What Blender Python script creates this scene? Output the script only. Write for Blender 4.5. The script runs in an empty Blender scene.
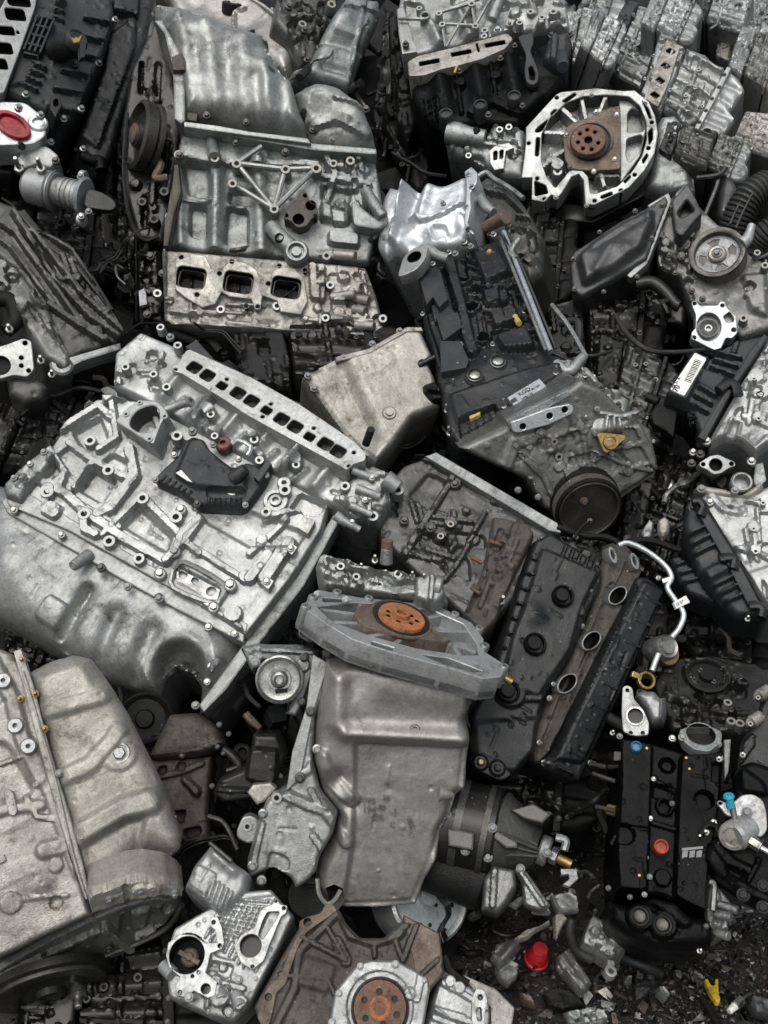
import bpy, math, random
import numpy as np
from mathutils import Vector, Matrix
from mathutils.geometry import delaunay_2d_cdt
S = bpy.context.scene
COL = S.collection
# ------------------------------------------------------------------ camera
FPX, PW, PH = 1000.0, 768, 1024
PITCH = math.radians(25)
CAM = np.array((0.0, 0.0, 1.5))
RT = np.array((1.0, 0, 0)); FW = np.array((0, math.cos(PITCH), -math.sin(PITCH))); UP = np.array((0, math.sin(PITCH), math.cos(PITCH)))
cd = bpy.data.cameras.new('camera'); cam = bpy.data.objects.new('camera', cd); COL.objects.link(cam)
cam.location = CAM; cam.rotation_euler = (math.pi/2 - PITCH, 0, 0)
cd.sensor_fit = 'VERTICAL'; cd.angle = 2*math.atan(PH/2/FPX); cd.clip_end = 500; cd.clip_start = 0.02
S.camera = cam
# ------------------------------------------------------------------ sky and sun (overcast)
wd = bpy.data.worlds.new('World'); S.world = wd; wd.use_nodes = True
nt = wd.node_tree; bg = nt.nodes['Background']
sky = nt.nodes.new('ShaderNodeTexSky'); sky.sky_type = 'NISHITA'; sky.sun_disc = False
SUN_EL, SUN_ROT = math.radians(64), math.radians(200)
sky.sun_elevation = SUN_EL; sky.sun_rotation = SUN_ROT
sky.air_density = 1.6; sky.dust_density = 6; sky.ozone_density = 1
hs = nt.nodes.new('ShaderNodeHueSaturation'); hs.inputs['Saturation'].default_value = 0.34
nt.links.new(sky.outputs[0], hs.inputs['Color']); nt.links.new(hs.outputs[0], bg.inputs['Color'])
bg.inputs['Strength'].default_value = 0.1
sl = bpy.data.lights.new('sun', 'SUN'); sl.energy = .8; sl.angle = math.radians(50); sl.color = (1, .985, .96)
sun = bpy.data.objects.new('sun', sl); COL.objects.link(sun)
sd = Vector((math.sin(SUN_ROT)*math.cos(SUN_EL), math.cos(SUN_ROT)*math.cos(SUN_EL), math.sin(SUN_EL)))
sun.rotation_euler = sd.to_track_quat('Z', 'Y').to_euler()
S.view_settings.view_transform = 'Standard'; S.view_settings.look = 'None'
S.view_settings.exposure = 0.66; S.view_settings.gamma = 1; S.view_settings.use_curve_mapping = False
# ------------------------------------------------------------------ materials
def srgb(h):
    c = [int(h[i:i+2], 16)/255 for i in (0, 2, 4)]
    return tuple((x/12.92 if x < .04045 else ((x+.055)/1.055)**2.4) for x in c) + (1,)
MATS = {}
def ramp(nt, src, a, b, ca=(0, 0, 0, 1), cb=(1, 1, 1, 1)):
    r = nt.nodes.new('ShaderNodeValToRGB'); r.color_ramp.elements[0].position = a; r.color_ramp.elements[1].position = b
    r.color_ramp.elements[0].color = ca; r.color_ramp.elements[1].color = cb
    nt.links.new(src, r.inputs[0]); return r.outputs[0]
def noise(nt, co, sc, det=4, dist=0., rough=.55):
    n = nt.nodes.new('ShaderNodeTexNoise'); n.inputs['Scale'].default_value = sc; n.inputs['Detail'].default_value = det
    n.inputs['Distortion'].default_value = dist; n.inputs['Roughness'].default_value = rough
    nt.links.new(co, n.inputs['Vector']); return n.outputs['Fac']
def mix(nt, fac, a, b, mode='MIX'):
    m = nt.nodes.new('ShaderNodeMix'); m.data_type = 'RGBA'; m.blend_type = mode
    for i, v in ((0, fac), (6, a), (7, b)):
        if hasattr(v, 'links') or hasattr(v, 'is_linked'): nt.links.new(v, m.inputs[i])
        else: m.inputs[i].default_value = v
    return m.outputs[2]
def fmix(nt, fac, a, b):
    m = nt.nodes.new('ShaderNodeMapRange'); nt.links.new(fac, m.inputs[0]); m.inputs[3].default_value = a; m.inputs[4].default_value = b
    return m.outputs[0]
def mat(name, c1, c2, rough=.45, met=.6, grime=.4, gcol='2a2622', gscale=7, bump=.25, nicks=.0, grain=420, wet=.0, drops=0., spec=None, fine_=.55):
    """dirty metal or plastic: two base tones, blotches of grime, fine grain, bright nicks"""
    m = bpy.data.materials.new(name); m.use_nodes = True; nt = m.node_tree; p = nt.nodes['Principled BSDF']
    tc = nt.nodes.new('ShaderNodeTexCoord').outputs['Object']
    oi = nt.nodes.new('ShaderNodeObjectInfo').outputs['Random']
    va = nt.nodes.new('ShaderNodeVectorMath'); va.operation = 'MULTIPLY_ADD'
    nt.links.new(oi, va.inputs[0]); va.inputs[1].default_value = (7.3, 3.1, 5.7); nt.links.new(tc, va.inputs[2]); co = va.outputs[0]
    col = mix(nt, ramp(nt, noise(nt, co, gscale*1.3, 6, .4), .35, .68), srgb(c1), srgb(c2))
    fine = noise(nt, co, 150, 6, 0, .75)
    col = mix(nt, fine_, col, ramp(nt, fine, .3, .7, (.35, .35, .35, 1), (1.5, 1.5, 1.5, 1)), 'MULTIPLY')
    # grime: broken patches with ragged edges, thin runs, and fine specks
    gr = ramp(nt, noise(nt, co, gscale*1.6, 9, .8, .72), .60-.26*grime, .72-.2*grime)
    gm = mix(nt, 1, gr, ramp(nt, noise(nt, co, 70, 6, .3, .75), .36, .62), 'MULTIPLY')
    mp = nt.nodes.new('ShaderNodeMapping'); mp.inputs['Scale'].default_value = (5, .5, 5); nt.links.new(co, mp.inputs['Vector'])
    st = ramp(nt, noise(nt, mp.outputs[0], gscale*3, 6, .6, .65), .56, .72)
    gm = mix(nt, min(1, .25+grime*.6), gm, st, 'ADD')
    sp = ramp(nt, noise(nt, co, 330, 3, 0, .6), .60, .68)
    gm = mix(nt, min(1, .2+grime), gm, sp, 'ADD')
    col = mix(nt, gm, col, srgb(gcol))
    if nicks:
        v = nt.nodes.new('ShaderNodeTexVoronoi'); v.inputs['Scale'].default_value = 75; v.feature = 'F1'; nt.links.new(co, v.inputs['Vector'])
        nk = ramp(nt, v.outputs['Distance'], .05, .16, (1, 1, 1, 1), (0, 0, 0, 1))
        nk = mix(nt, 1, nk, ramp(nt, noise(nt, co, 21, 3), .56, .62), 'MULTIPLY')
        v2 = nt.nodes.new('ShaderNodeMath'); v2.operation = 'MULTIPLY'; nt.links.new(nk, v2.inputs[0]); v2.inputs[1].default_value = nicks
        col = mix(nt, v2.outputs[0], col, srgb('d8dad8'))
    nt.links.new(col, p.inputs['Base Color'])
    rr = noise(nt, co, 16, 6, .6, .7)
    nt.links.new(fmix(nt, ramp(nt, rr, .35, .65), max(.08, rough-.16), min(1, rough+.17)), p.inputs['Roughness'])
    if met:
        nt.links.new(fmix(nt, gm, met, met*.25), p.inputs['Metallic'])
    if spec is not None: p.inputs['Specular IOR Level'].default_value = spec
    if wet: p.inputs['Coat Weight'].default_value = wet; p.inputs['Coat Roughness'].default_value = .18
    b = nt.nodes.new('ShaderNodeBump'); b.inputs['Strength'].default_value = bump; b.inputs['Distance'].default_value = .0045
    hh = nt.nodes.new('ShaderNodeMath'); hh.operation = 'ADD'; nt.links.new(noise(nt, co, grain, 3, 0, .65), hh.inputs[0]); nt.links.new(fine, hh.inputs[1])
    last = hh.outputs[0]
    if drops:
        v = nt.nodes.new('ShaderNodeTexVoronoi'); v.inputs['Scale'].default_value = 110; nt.links.new(co, v.inputs['Vector'])
        dr = ramp(nt, v.outputs['Distance'], .12, .34, (1, 1, 1, 1), (0, 0, 0, 1))
        dr = mix(nt, 1, dr, ramp(nt, noise(nt, co, 30, 2), .5, .56), 'MULTIPLY')
        a2 = nt.nodes.new('ShaderNodeMath'); a2.operation = 'MULTIPLY_ADD'; nt.links.new(dr, a2.inputs[0]); a2.inputs[1].default_value = drops; nt.links.new(last, a2.inputs[2]); last = a2.outputs[0]
    nt.links.new(last, b.inputs['Height'])
    nt.links.new(b.outputs[0], p.inputs['Normal'])
    MATS[name] = m; return m
mat('alu', '979998', '848685', .45, .74, .36, '30302c', 6, .28, .25, fine_=.42, wet=.2)
mat('alu_light', 'a0a2a2', '909292', .47, .68, .3, '3d3b37', 6, .22, .15, fine_=.33, wet=.12)
mat('alu_silver', 'c6cacb', 'aeb2b4', .38, .8, .2, '6a6c6c', 6, .25, .2, fine_=.35)
mat('alu_dirty', '999c9b', '7c7f7f', .43, .75, .47, '252524', 7, .36, .35, fine_=.5, wet=.25)
mat('crusty', '605f5c', '464441', .6, .45, .5, '43382f', 22, .6, .8)
mat('alu_mid', '7c7d7b', '656664', .44, .72, .5, '222120', 7, .36, .3, fine_=.45, wet=.3)
mat('alu_dark', '525351', '3d3d3c', .45, .65, .5, '161514', 7, .42, .3, wet=.35)
mat('alu_beige', '9e9c96', '888681', .44, .7, .5, '453f34', 6, .3, .3, fine_=.42)
mat('alu_cream', '9f9d95', '8b8983', .46, .6, .42, '4f483b', 6, .28, .2, fine_=.42)
mat('pan_grey', '9b9a96', '8c8b87', .42, .68, .28, '55524a', 6, .2, .25, grain=700, fine_=.42)
mat('pan_dark', '4a4b4c', '343536', .38, .5, .4, '1b1a19', 6, .25, .3)
mat('iron_brown', '5b5650', '433f3a', .5, .5, .55, '241f1b', 8, .4, .25)
mat('machined', 'a3a5a4', '8f9190', .4, .6, .26, '615e57', 12, .15, .1)
mat('machined_dirty', '9d9b95', '7f7d78', .42, .5, .5, '38322a', 14, .2, .2)
mat('steel', 'a0a19f', '80817e', .3, .92, .35, '3f3a34', 20, .1, 0)
mat('steel_dark', '5a5957', '43423f', .35, .8, .4, '221f1c', 14, .2, 0)
mat('chrome', 'dcdee0', 'c8cacc', .16, 1, .12, '555555', 20, .05, 0)
mat('zinc_gold', '9c8554', '7f6b43', .35, .8, .4, '3a2f20', 20, .1, 0)
mat('black_plastic', '17191b', '0f1113', .34, 0, .35, '2c2b28', 8, .3, .22, spec=.4)
mat('black_wet', '07080a', '040505', .4, 0, .3, '100f0e', 8, .25, .12, drops=.5, spec=.1)
mat('grey_plastic', '25282b', '1c1f22', .45, 0, .35, '383733', 8, .3, .2, spec=.4)
mat('oily_black', '0e0e0e', '070707', .5, 0, .4, '161412', 14, .4, .12, spec=.25)  # oil black; also colours holes and gap scrap in place of shade
mat('oily_metal', '1f1e1d', '121211', .42, .3, .5, '0a0908', 10, .4, .35, spec=.3, wet=.3)  # oily metal; also darkens port bores in place of shade
mat('rubber', '161616', '202020', .6, 0, .3, '302f2c', 14, .3, 0)
mat('rust', '85583f', '67615b', .65, .35, .55, '43332b', 34, .6, .6)
mat('rust_bright', 'b0642f', '86603f', .8, .05, .6, '604536', 30, .55, .35)
mat('rust_plate', '73675c', '5a4d43', .55, .4, .45, '2f2822', 18, .4, .2)
mat('blue_plastic', '2b678c', '22587a', .45, 0, .25, '24303a', 10, .15, .1)
mat('cyan_plastic', '2b93ae', '237d96', .4, 0, .1, '24384a', 10, .1, 0)
mat('red_plastic', 'a81a22', '8d161d', .42, 0, .35, '3c1a18', 10, .15, .2)
mat('maroon', '93141f', '7a121b', .45, 0, .25, '3a1014', 10, .15, 0)
mat('maroon_dull', '653035', '4f262a', .55, 0, .3, '2a1416', 12, .2, 0)
mat('orange_plastic', 'b4472d', '933822', .5, 0, .3, '4a2418', 10, .15, .1)
mat('yellow_plastic', 'c4a326', 'a88a1e', .5, 0, .35, '5a4a20', 10, .15, .2)
mat('label_white', 'd9d9d4', 'c9cac8', .5, 0, .18, '8a8880', 14, .05, 0)
mat('label_grey', '9fa1a6', '8e9096', .5, 0, .25, '5c5c5c', 14, .05, 0)
mat('ink', '2a2a2c', '222224', .6, 0, .1, '333333', 14, .0, 0)
mat('ink_yellow', 'b39a52', 'a08843', .6, 0, .1, '5a4a20', 14, .0, 0)
mat('ink_grey', '7c7e80', '6c6e70', .6, 0, .1, '444444', 14, .0, 0)
def M(n): return MATS[n]
# ------------------------------------------------------------------ frames: a plane in the world, posed from what the camera saw
def rays(x, y):
    x = np.asarray(x, float); y = np.asarray(y, float)
    return FW + RT*((x-PW/2)/FPX)[..., None] + UP*((PH/2-y)/FPX)[..., None]
def depth_at(y): return 2.0/(1-.675*(PH/2-y)/1000)       # the slope of the heap
class UV(list): pass
class Frame:
    def __init__(s, x, y, n, ang=0, D=None, dd=0., at=None):
        n = np.array(n, float); n /= np.linalg.norm(n)
        s.N = RT*n[0]+UP*n[1]-FW*n[2]
        s.D = (depth_at(y) if D is None else D)+dd
        s.o = CAM+s.D*rays(x, y) if at is None else np.array(at, float)
        if at is not None: s.D = float((s.o-CAM)@FW)
        s.s = s.D/FPX
        a = math.radians(ang); x0, y0 = s.px(s.o)
        q = s.P(x0+math.cos(a)*20, y0+math.sin(a)*20)
        s.U = (q-s.o)/np.linalg.norm(q-s.o); s.V = np.cross(s.N, s.U)
    def px(s, w):
        d = w-CAM; z = d@FW
        return PW/2+(d@RT)/z*FPX, PH/2-(d@UP)/z*FPX
    def P(s, x, y, h=0.):
        r = rays(x, y); num = ((s.o-CAM)@s.N)+np.asarray(h)*s.s
        return CAM+r*(num/(r@s.N))[..., None]
    def uv(s, pts, ref=0.):
        if isinstance(pts, UV): return np.array(pts, float)
        p = np.array(pts, float).reshape(-1, 2); w = s.P(p[:, 0], p[:, 1], np.full(len(p), float(ref)))-s.o
        return np.stack((w@s.U, w@s.V), 1)/s.s
    def W(s, u, v, h):
        u = np.asarray(u, float); v = np.asarray(v, float); h = np.asarray(h, float)
        return s.o+s.s*(u[..., None]*s.U+v[..., None]*s.V+h[..., None]*s.N)
    def circ(s, x, y, r, ref=0., n=28, ry=None, rot=0.):
        c = s.uv([(x, y)], ref)[0]; ry = ry or r; ca, sa = math.cos(math.radians(rot)), math.sin(math.radians(rot))
        out = UV()
        for i in range(n):
            a = i*2*math.pi/n; p, q = r*math.cos(a), ry*math.sin(a)
            out.append((c[0]+p*ca-q*sa, c[1]+p*sa+q*ca))
        return out
    def sub(s, x, y, n, ang=0, h=0.): return Frame(0, 0, n, ang, at=s.P(x, y, h))
    def side(s, x, y, h, a):
        """a frame at a point whose normal lies in this frame's plane, a degrees from its u axis"""
        g = Frame(0, 0, (0, 0, 1), 0, at=s.P(x, y, h)); a = math.radians(a)
        g.N = math.cos(a)*s.U+math.sin(a)*s.V; g.U = s.N.copy(); g.V = np.cross(g.N, g.U); return g
    def mat4(s, o=None):
        o = s.o if o is None else o
        return Matrix(((s.U[0], s.V[0], s.N[0], o[0]), (s.U[1], s.V[1], s.N[1], o[1]), (s.U[2], s.V[2], s.N[2], o[2]), (0, 0, 0, 1)))
# ------------------------------------------------------------------ polygon tools (numpy, 2D)
def area(p): x, y = p[:, 0], p[:, 1]; return .5*np.sum(x*np.roll(y, -1)-np.roll(x, -1)*y)
def ccw(p): return p if area(p) > 0 else p[::-1].copy()
def inset(p, d):
    e = np.roll(p, -1, 0)-p; e /= np.maximum(np.linalg.norm(e, axis=1), 1e-9)[:, None]
    n = np.stack((-e[:, 1], e[:, 0]), 1); a = np.roll(n, 1, 0); m = a+n
    k = np.maximum((m*n).sum(1), .7)
    return p+m*(d/k)[:, None]
def rnd(p, r, k=4):
    """round the corners of a polygon"""
    p = np.array(p, float); out = []; n = len(p)
    for i in range(n):
        a, b, c = p[i-1], p[i], p[(i+1) % n]
        la, lc = np.linalg.norm(a-b), np.linalg.norm(c-b)
        t = min(r, la*.45, lc*.45); s0 = b+(a-b)/max(la, 1e-9)*t; s1 = b+(c-b)/max(lc, 1e-9)*t
        for j in range(k+1):
            q = j/k; out.append((1-q)**2*s0+2*q*(1-q)*b+q*q*s1)
    return np.array(out)
def dens(p, step):
    out = []
    for i in range(len(p)):
        a, b = p[i], p[(i+1) % len(p)]; k = max(1, int(np.linalg.norm(b-a)/step))
        for j in range(k): out.append(a+(b-a)*j/k)
    return np.array(out)
def segd(q, a, b):
    ab = b-a; t = np.clip(((q-a)@ab)/max(ab@ab, 1e-9), 0, 1); d = q-(a+t[:, None]*ab)
    return np.hypot(d[:, 0], d[:, 1])
def polyd(q, p):
    d = np.full(len(q), 1e9)
    for i in range(len(p)): d = np.minimum(d, segd(q, p[i], p[(i+1) % len(p)]))
    return d
def inside(q, p):
    r = np.zeros(len(q), bool); x, y = q[:, 0], q[:, 1]; j = len(p)-1
    for i in range(len(p)):
        if p[i, 1] != p[j, 1]:
            r ^= ((p[i, 1] > y) != (p[j, 1] > y)) & (x < (p[j, 0]-p[i, 0])*(y-p[i, 1])/(p[j, 1]-p[i, 1])+p[i, 0])
        j = i
    return r
def sst(x): x = np.clip(x, 0, 1); return x*x*(3-2*x)
def crom(pts, k=6):
    p = [np.array(q, float) for q in pts]; p = [2*p[0]-p[1]]+p+[2*p[-1]-p[-2]]; out = []
    for i in range(1, len(p)-2):
        for j in range(k):
            t = j/k
            out.append(.5*((2*p[i])+(p[i+1]-p[i-1])*t+(2*p[i-1]-5*p[i]+4*p[i+1]-p[i+2])*t*t+(3*p[i]-p[i-1]-3*p[i+1]+p[i+2])*t**3))
    out.append(p[-2]); return np.array(out)
def vnoise(q, sc, seed):
    rs = np.random.RandomState(seed); g = rs.rand(64, 64); x = q/sc; i = np.floor(x).astype(int); f = x-i; f = f*f*(3-2*f)
    a = g[i[:, 0] % 64, i[:, 1] % 64]; b = g[(i[:, 0]+1) % 64, i[:, 1] % 64]; c = g[i[:, 0] % 64, (i[:, 1]+1) % 64]; d = g[(i[:, 0]+1) % 64, (i[:, 1]+1) % 64]
    return (a*(1-f[:, 0])+b*f[:, 0])*(1-f[:, 1])+(c*(1-f[:, 0])+d*f[:, 0])*f[:, 1]-.5
# ------------------------------------------------------------------ mesh builder (world coordinates)
class MB:
    def __init__(s): s.v = []; s.f = []; s.n = 0
    def add(s, V, Fs):
        V = np.asarray(V, float); s.v.append(V); o = s.n; s.f += [tuple(i+o for i in f) for f in Fs]; s.n += len(V); return s
    def rings(s, rr, closed=True, cap0=False, cap1=False):
        """loft equal-length rings of world points"""
        m = len(rr[0]); V = np.concatenate(rr); Fs = []
        for k in range(len(rr)-1):
            for i in range(m if closed else m-1):
                j = (i+1) % m; Fs.append((k*m+i, k*m+j, (k+1)*m+j, (k+1)*m+i))
        if cap0: Fs.append(tuple(range(m-1, -1, -1)))
        if cap1: Fs.append(tuple((len(rr)-1)*m+i for i in range(m)))
        return s.add(V, Fs)
    def plate(s, F, outer, h0, h1, holes=(), b=1.2, floor=None, ref=None, round_=0, inner=None):
        """slab with bevelled rim and (blind) holes, between heights h0 and h1 over a frame"""
        ref = h1 if ref is None else ref
        def pre(p):
            p = F.uv(p, ref)
            if round_ and len(p) < 24: p = rnd(p, round_)
            return ccw(p)
        o = pre(outer); L = len(o); hz = lambda p, h: F.W(p[:, 0], p[:, 1], np.full(len(p), float(h)))
        top = inset(o, b)
        s.rings([hz(o, h0), hz(o, h1-b), hz(inset(o, b*.3), h1-b*.3), hz(top, h1)])
        loops = [top]
        for h in holes:
            q = ccw(F.uv(h, ref)) if isinstance(h, UV) or len(h) >= 24 else ccw(rnd(F.uv(h, ref), round_ or 3))
            hf = h0 if floor is None else floor
            qo = inset(q, -b*.7); r = [hz(qo, h1), hz(q, h1-b*.7), hz(q, hf)]
            if inner is None: s.rings([x[::-1] for x in r], cap1=floor is not None)
            else:
                s.rings([x[::-1] for x in r[:2]]); q2 = inset(q, .2); inner.rings([x[::-1] for x in (hz(q, h1-b*.7), hz(q2, hf))], cap1=True)  # inner takes hole walls and floor, coloured dark to paint shade
            loops.append(qo)
        al = np.concatenate(loops); ed = []; k = 0
        for l in loops: ed += [(k+i, k+(i+1) % len(l)) for i in range(len(l))]; k += len(l)
        ov, oe, of, _, _, _ = delaunay_2d_cdt([Vector(p) for p in al], ed, [], 0, 1e-6)
        q = np.array([(v.x, v.y) for v in ov]); fa = np.array([f for f in of if len(f) == 3], int).reshape(-1, 3)
        if not len(fa): return s
        c = q[fa].mean(1); ok = inside(c, loops[0])
        for l in loops[1:]: ok &= ~inside(c, l)
        fa = fa[ok]; a_, b_, c_ = q[fa[:, 0]], q[fa[:, 1]], q[fa[:, 2]]
        cr = (b_[:, 0]-a_[:, 0])*(c_[:, 1]-a_[:, 1])-(b_[:, 1]-a_[:, 1])*(c_[:, 0]-a_[:, 0]); fa[cr < 0] = fa[cr < 0][:, ::-1]
        return s.add(hz(q, h1), fa.tolist())
    def bar(s, F, a, b, w, h0, h1, bev=1., w2=None, ref=None):
        ref = h1 if ref is None else ref
        p = F.uv([a, b], ref); d = p[1]-p[0]; L = np.linalg.norm(d); d /= max(L, 1e-9); n = np.array((-d[1], d[0])); w2 = w if w2 is None else w2
        return s.plate(F, UV([tuple(p[0]-n*w/2), tuple(p[1]-n*w2/2), tuple(p[1]+n*w2/2), tuple(p[0]+n*w/2)]), h0, h1, b=min(bev, .3*min(w, w2, L)))
    def turn(s, G, prof, seg=32, k=1.):
        """a turned piece about a frame's own origin"""
        a = np.arange(seg)*2*math.pi/seg
        return s.rings([G.W(r*k*np.cos(a), r*k*np.sin(a), np.full(seg, float(h*k))) for r, h in prof], cap0=True, cap1=True)
    def lathe(s, F, x, y, prof, seg=28, ref=0., cap=True):
        """profile [(radius, height)...] turned about the frame's normal at a point"""
        c = F.uv([(x, y)], ref)[0]; a = np.arange(seg)*2*math.pi/seg
        rr = [F.W(c[0]+r*np.cos(a), c[1]+r*np.sin(a), np.full(seg, float(h))) for r, h in prof]
        return s.rings(rr, cap0=cap, cap1=cap)
    def tube(s, pts, r, seg=8, k=5, flat=1.):
        p = crom(pts, k) if len(pts) > 2 else np.array(pts, float); n = len(p); r = np.atleast_1d(np.array(r, float))
        r = np.interp(np.linspace(0, 1, n), np.linspace(0, 1, len(r)), r)
        t = np.gradient(p, axis=0); t /= np.maximum(np.linalg.norm(t, axis=1), 1e-12)[:, None]
        a = np.cross(t[0], (0.3, .2, 1.)); a /= np.linalg.norm(a); rr = []
        for i in range(n):
            a = a-t[i]*(a@t[i]); a /= max(np.linalg.norm(a), 1e-9); b = np.cross(t[i], a)
            g = np.arange(seg)*2*math.pi/seg
            rr.append(p[i]+r[i]*(np.cos(g)[:, None]*a+np.sin(g)[:, None]*b*flat))
        return s.rings(rr, cap0=True, cap1=True)
    def cyl(s, a, b, r, r2=None, seg=14, bev=.12):
        a = np.array(a, float); b = np.array(b, float); r2 = r if r2 is None else r2; t = (b-a)/max(np.linalg.norm(b-a), 1e-9)
        u = np.cross(t, (0.3, .2, 1.)); u /= np.linalg.norm(u); v = np.cross(t, u); g = np.arange(seg)*2*math.pi/seg
        rg = lambda c, q: c+q*(np.cos(g)[:, None]*u+np.sin(g)[:, None]*v)
        k = bev*min(r, r2)
        return s.rings([rg(a, r-k), rg(a+t*k, r), rg(b-t*k, r2), rg(b, r2-k)], cap0=True, cap1=True)
    def path(s, F, pts, r, seg=8, k=5, flat=1.):
        """tube through (x, y, h) points over a frame, radius in the frame's units"""
        return s.tube([F.P(q[0], q[1], q[2]) for q in pts], np.array(r)*F.s, seg, k, flat)
    def sheet(s, F, outline, H=8., er=5., base=0., depth=60., step=3., feats=(), ref=None, seed=0, rough=.5, holes=(), flare=0., slope=None, rn=3., micro=1.):
        """a casting: a field of heights over an outline with rolled edges, ribs, pockets and bosses, and walls down to its depth"""
        ref = base+H if ref is None else ref
        o = ccw(F.uv(outline, ref)); step *= .74
        if rn and len(o) < 40: o = rnd(o, rn, 3)
        o = dens(o, step*1.15); hl = [dens(ccw(F.uv(h, ref)), step*1.1) for h in holes]
        lo, hi = o.min(0), o.max(0); rs = np.random.RandomState(seed)
        gx, gy = np.meshgrid(np.arange(lo[0], hi[0], step), np.arange(lo[1], hi[1], step*.87)); gx[1::2] += step/2
        g = np.stack((gx.ravel(), gy.ravel()), 1)+rs.uniform(-.12, .12, (gx.size, 2))*step
        g = g[inside(g, o)]; d = polyd(g, o); g = g[d > step*.55]
        for h in hl:
            g = g[~inside(g, h)]; g = g[polyd(g, h) > step*.5]
        allp = np.concatenate([o]+hl+[g]); ed = []; k = 0
        for l in [o]+hl:
            ed += [(k+i, k+(i+1) % len(l)) for i in range(len(l))]; k += len(l)
        ov, oe, of, _, _, _ = delaunay_2d_cdt([Vector(p) for p in allp], ed, [], 0, 1e-5)
        q = np.array([(v.x, v.y) for v in ov]); fa = np.array([f for f in of if len(f) == 3]); c = q[fa].mean(1); ok = inside(c, o)
        for h in hl: ok &= ~inside(c, h)
        fa = fa[ok]; a_, b_, c_ = q[fa[:, 0]], q[fa[:, 1]], q[fa[:, 2]]
        cr = (b_[:, 0]-a_[:, 0])*(c_[:, 1]-a_[:, 1])-(b_[:, 1]-a_[:, 1])*(c_[:, 0]-a_[:, 0]); fa[cr < 0] = fa[cr < 0][:, ::-1]
        d = polyd(q, o); t = np.clip(d/max(er, 1e-6), 0, 1); z = H*np.sqrt(np.maximum(0, 1-(1-t)**2)); z0 = H+0*z
        pos = np.zeros(len(q)); neg = np.zeros(len(q)); add = np.zeros(len(q))
        U1 = lambda x, y: F.uv([(x, y)], ref)[0]
        if micro:
            q_ = (hi-lo); nm = int(min(90, micro*q_[0]*q_[1]/330)); cs = lo+rs.rand(nm, 2)*q_
            for i in range(nm):
                w = rs.rand()
                if w < .8:
                    dist = np.hypot(q[:, 0]-cs[i, 0], q[:, 1]-cs[i, 1]); r = rs.uniform(.6, 2.4); add += rs.choice((-1.3, 1.1, .7))*(1-sst((dist-r)/1.6))
                else:
                    an = rs.choice((0, 1.571))+rs.uniform(-.1, .1); e = cs[i]+np.array((math.cos(an), math.sin(an)))*rs.uniform(6, 18); add += rs.choice((-1.1, 1.2))*(1-sst((segd(q, cs[i], e)-.6)/1.6))
        for f in feats:
            k = f[0]
            if k == 'r': dist = segd(q, U1(f[1], f[2]), U1(f[3], f[4])); w, dh = f[5]/2, f[6]; so = f[7] if len(f) > 7 else 1.8
            elif k == 'b': w, dh = f[3], f[4]; so = f[5] if len(f) > 5 else 1.8; cc = U1(f[1], f[2]); dist = np.hypot(q[:, 0]-cc[0], q[:, 1]-cc[1])
            elif k == 'p':
                pp = F.uv(f[1], ref); pp = rnd(pp, 4, 3) if len(pp) < 20 else pp
                dist = polyd(q, pp)*np.where(inside(q, pp), -1, 1); w, dh = 0, f[2]; so = f[3] if len(f) > 3 else 2.2
            elif k == 'c':
                pp = F.uv(f[1], ref); dist = np.full(len(q), 1e9)
                for i in range(len(pp)-1): dist = np.minimum(dist, segd(q, pp[i], pp[i+1]))
                w, dh = f[2]/2, f[3]; so = f[4] if len(f) > 4 else 1.8
            elif k == 'g':
                cc = U1(f[1], f[2]); dist = np.hypot(q[:, 0]-cc[0], q[:, 1]-cc[1]); add += f[4]*np.exp(-(dist/f[3])**2); continue
            elif k == 'gl':
                dist = segd(q, U1(f[1], f[2]), U1(f[3], f[4])); add += f[6]*np.exp(-(dist/f[5])**2); continue
            pr = dh*(1-sst((dist-w)/so+(.5 if k == 'p' else 0)))
            if dh > 0: pos = np.maximum(pos, pr)
            else: neg = np.minimum(neg, pr)
        z = z+(pos+neg+add)*(sst(d/max(2., min(er, 4))))
        if rough: z = z+rough*(vnoise(q, 16, seed+1)*1.6+vnoise(q, 6, seed+2)*.8+vnoise(q, 50, seed+3)*3)*sst(d/4)
        if slope is not None: z = z+slope(q[:, 0], q[:, 1])
        s.add(F.W(q[:, 0], q[:, 1], base+z), fa.tolist())
        fl = inset(o, -flare*depth) if flare else o
        zb = slope(o[:, 0], o[:, 1]) if slope is not None else np.zeros(len(o))
        s.rings([F.W(fl[:, 0], fl[:, 1], np.full(len(o), base-depth)), F.W(o[:, 0], o[:, 1], base+zb)], cap0=True)
        for h in hl:
            z = np.full(len(h), base+H)
            if slope is not None: z = z+slope(h[:, 0], h[:, 1])
            s.rings([F.W(h[:, 0], h[:, 1], z)[::-1], F.W(h[:, 0], h[:, 1], np.full(len(h), base-depth*.6))[::-1]], cap1=True)
        return s
    def mesh(s, name, mtx=None, sharp=38):
        V = np.concatenate(s.v)
        if mtx is not None: A = np.array(mtx); V = V@A[:3, :3].T+A[:3, 3]
        me = bpy.data.meshes.new(name); me.from_pydata(V.tolist(), [], s.f); me.shade_smooth()
        me.set_sharp_from_angle(angle=math.radians(sharp)); return me
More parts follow.
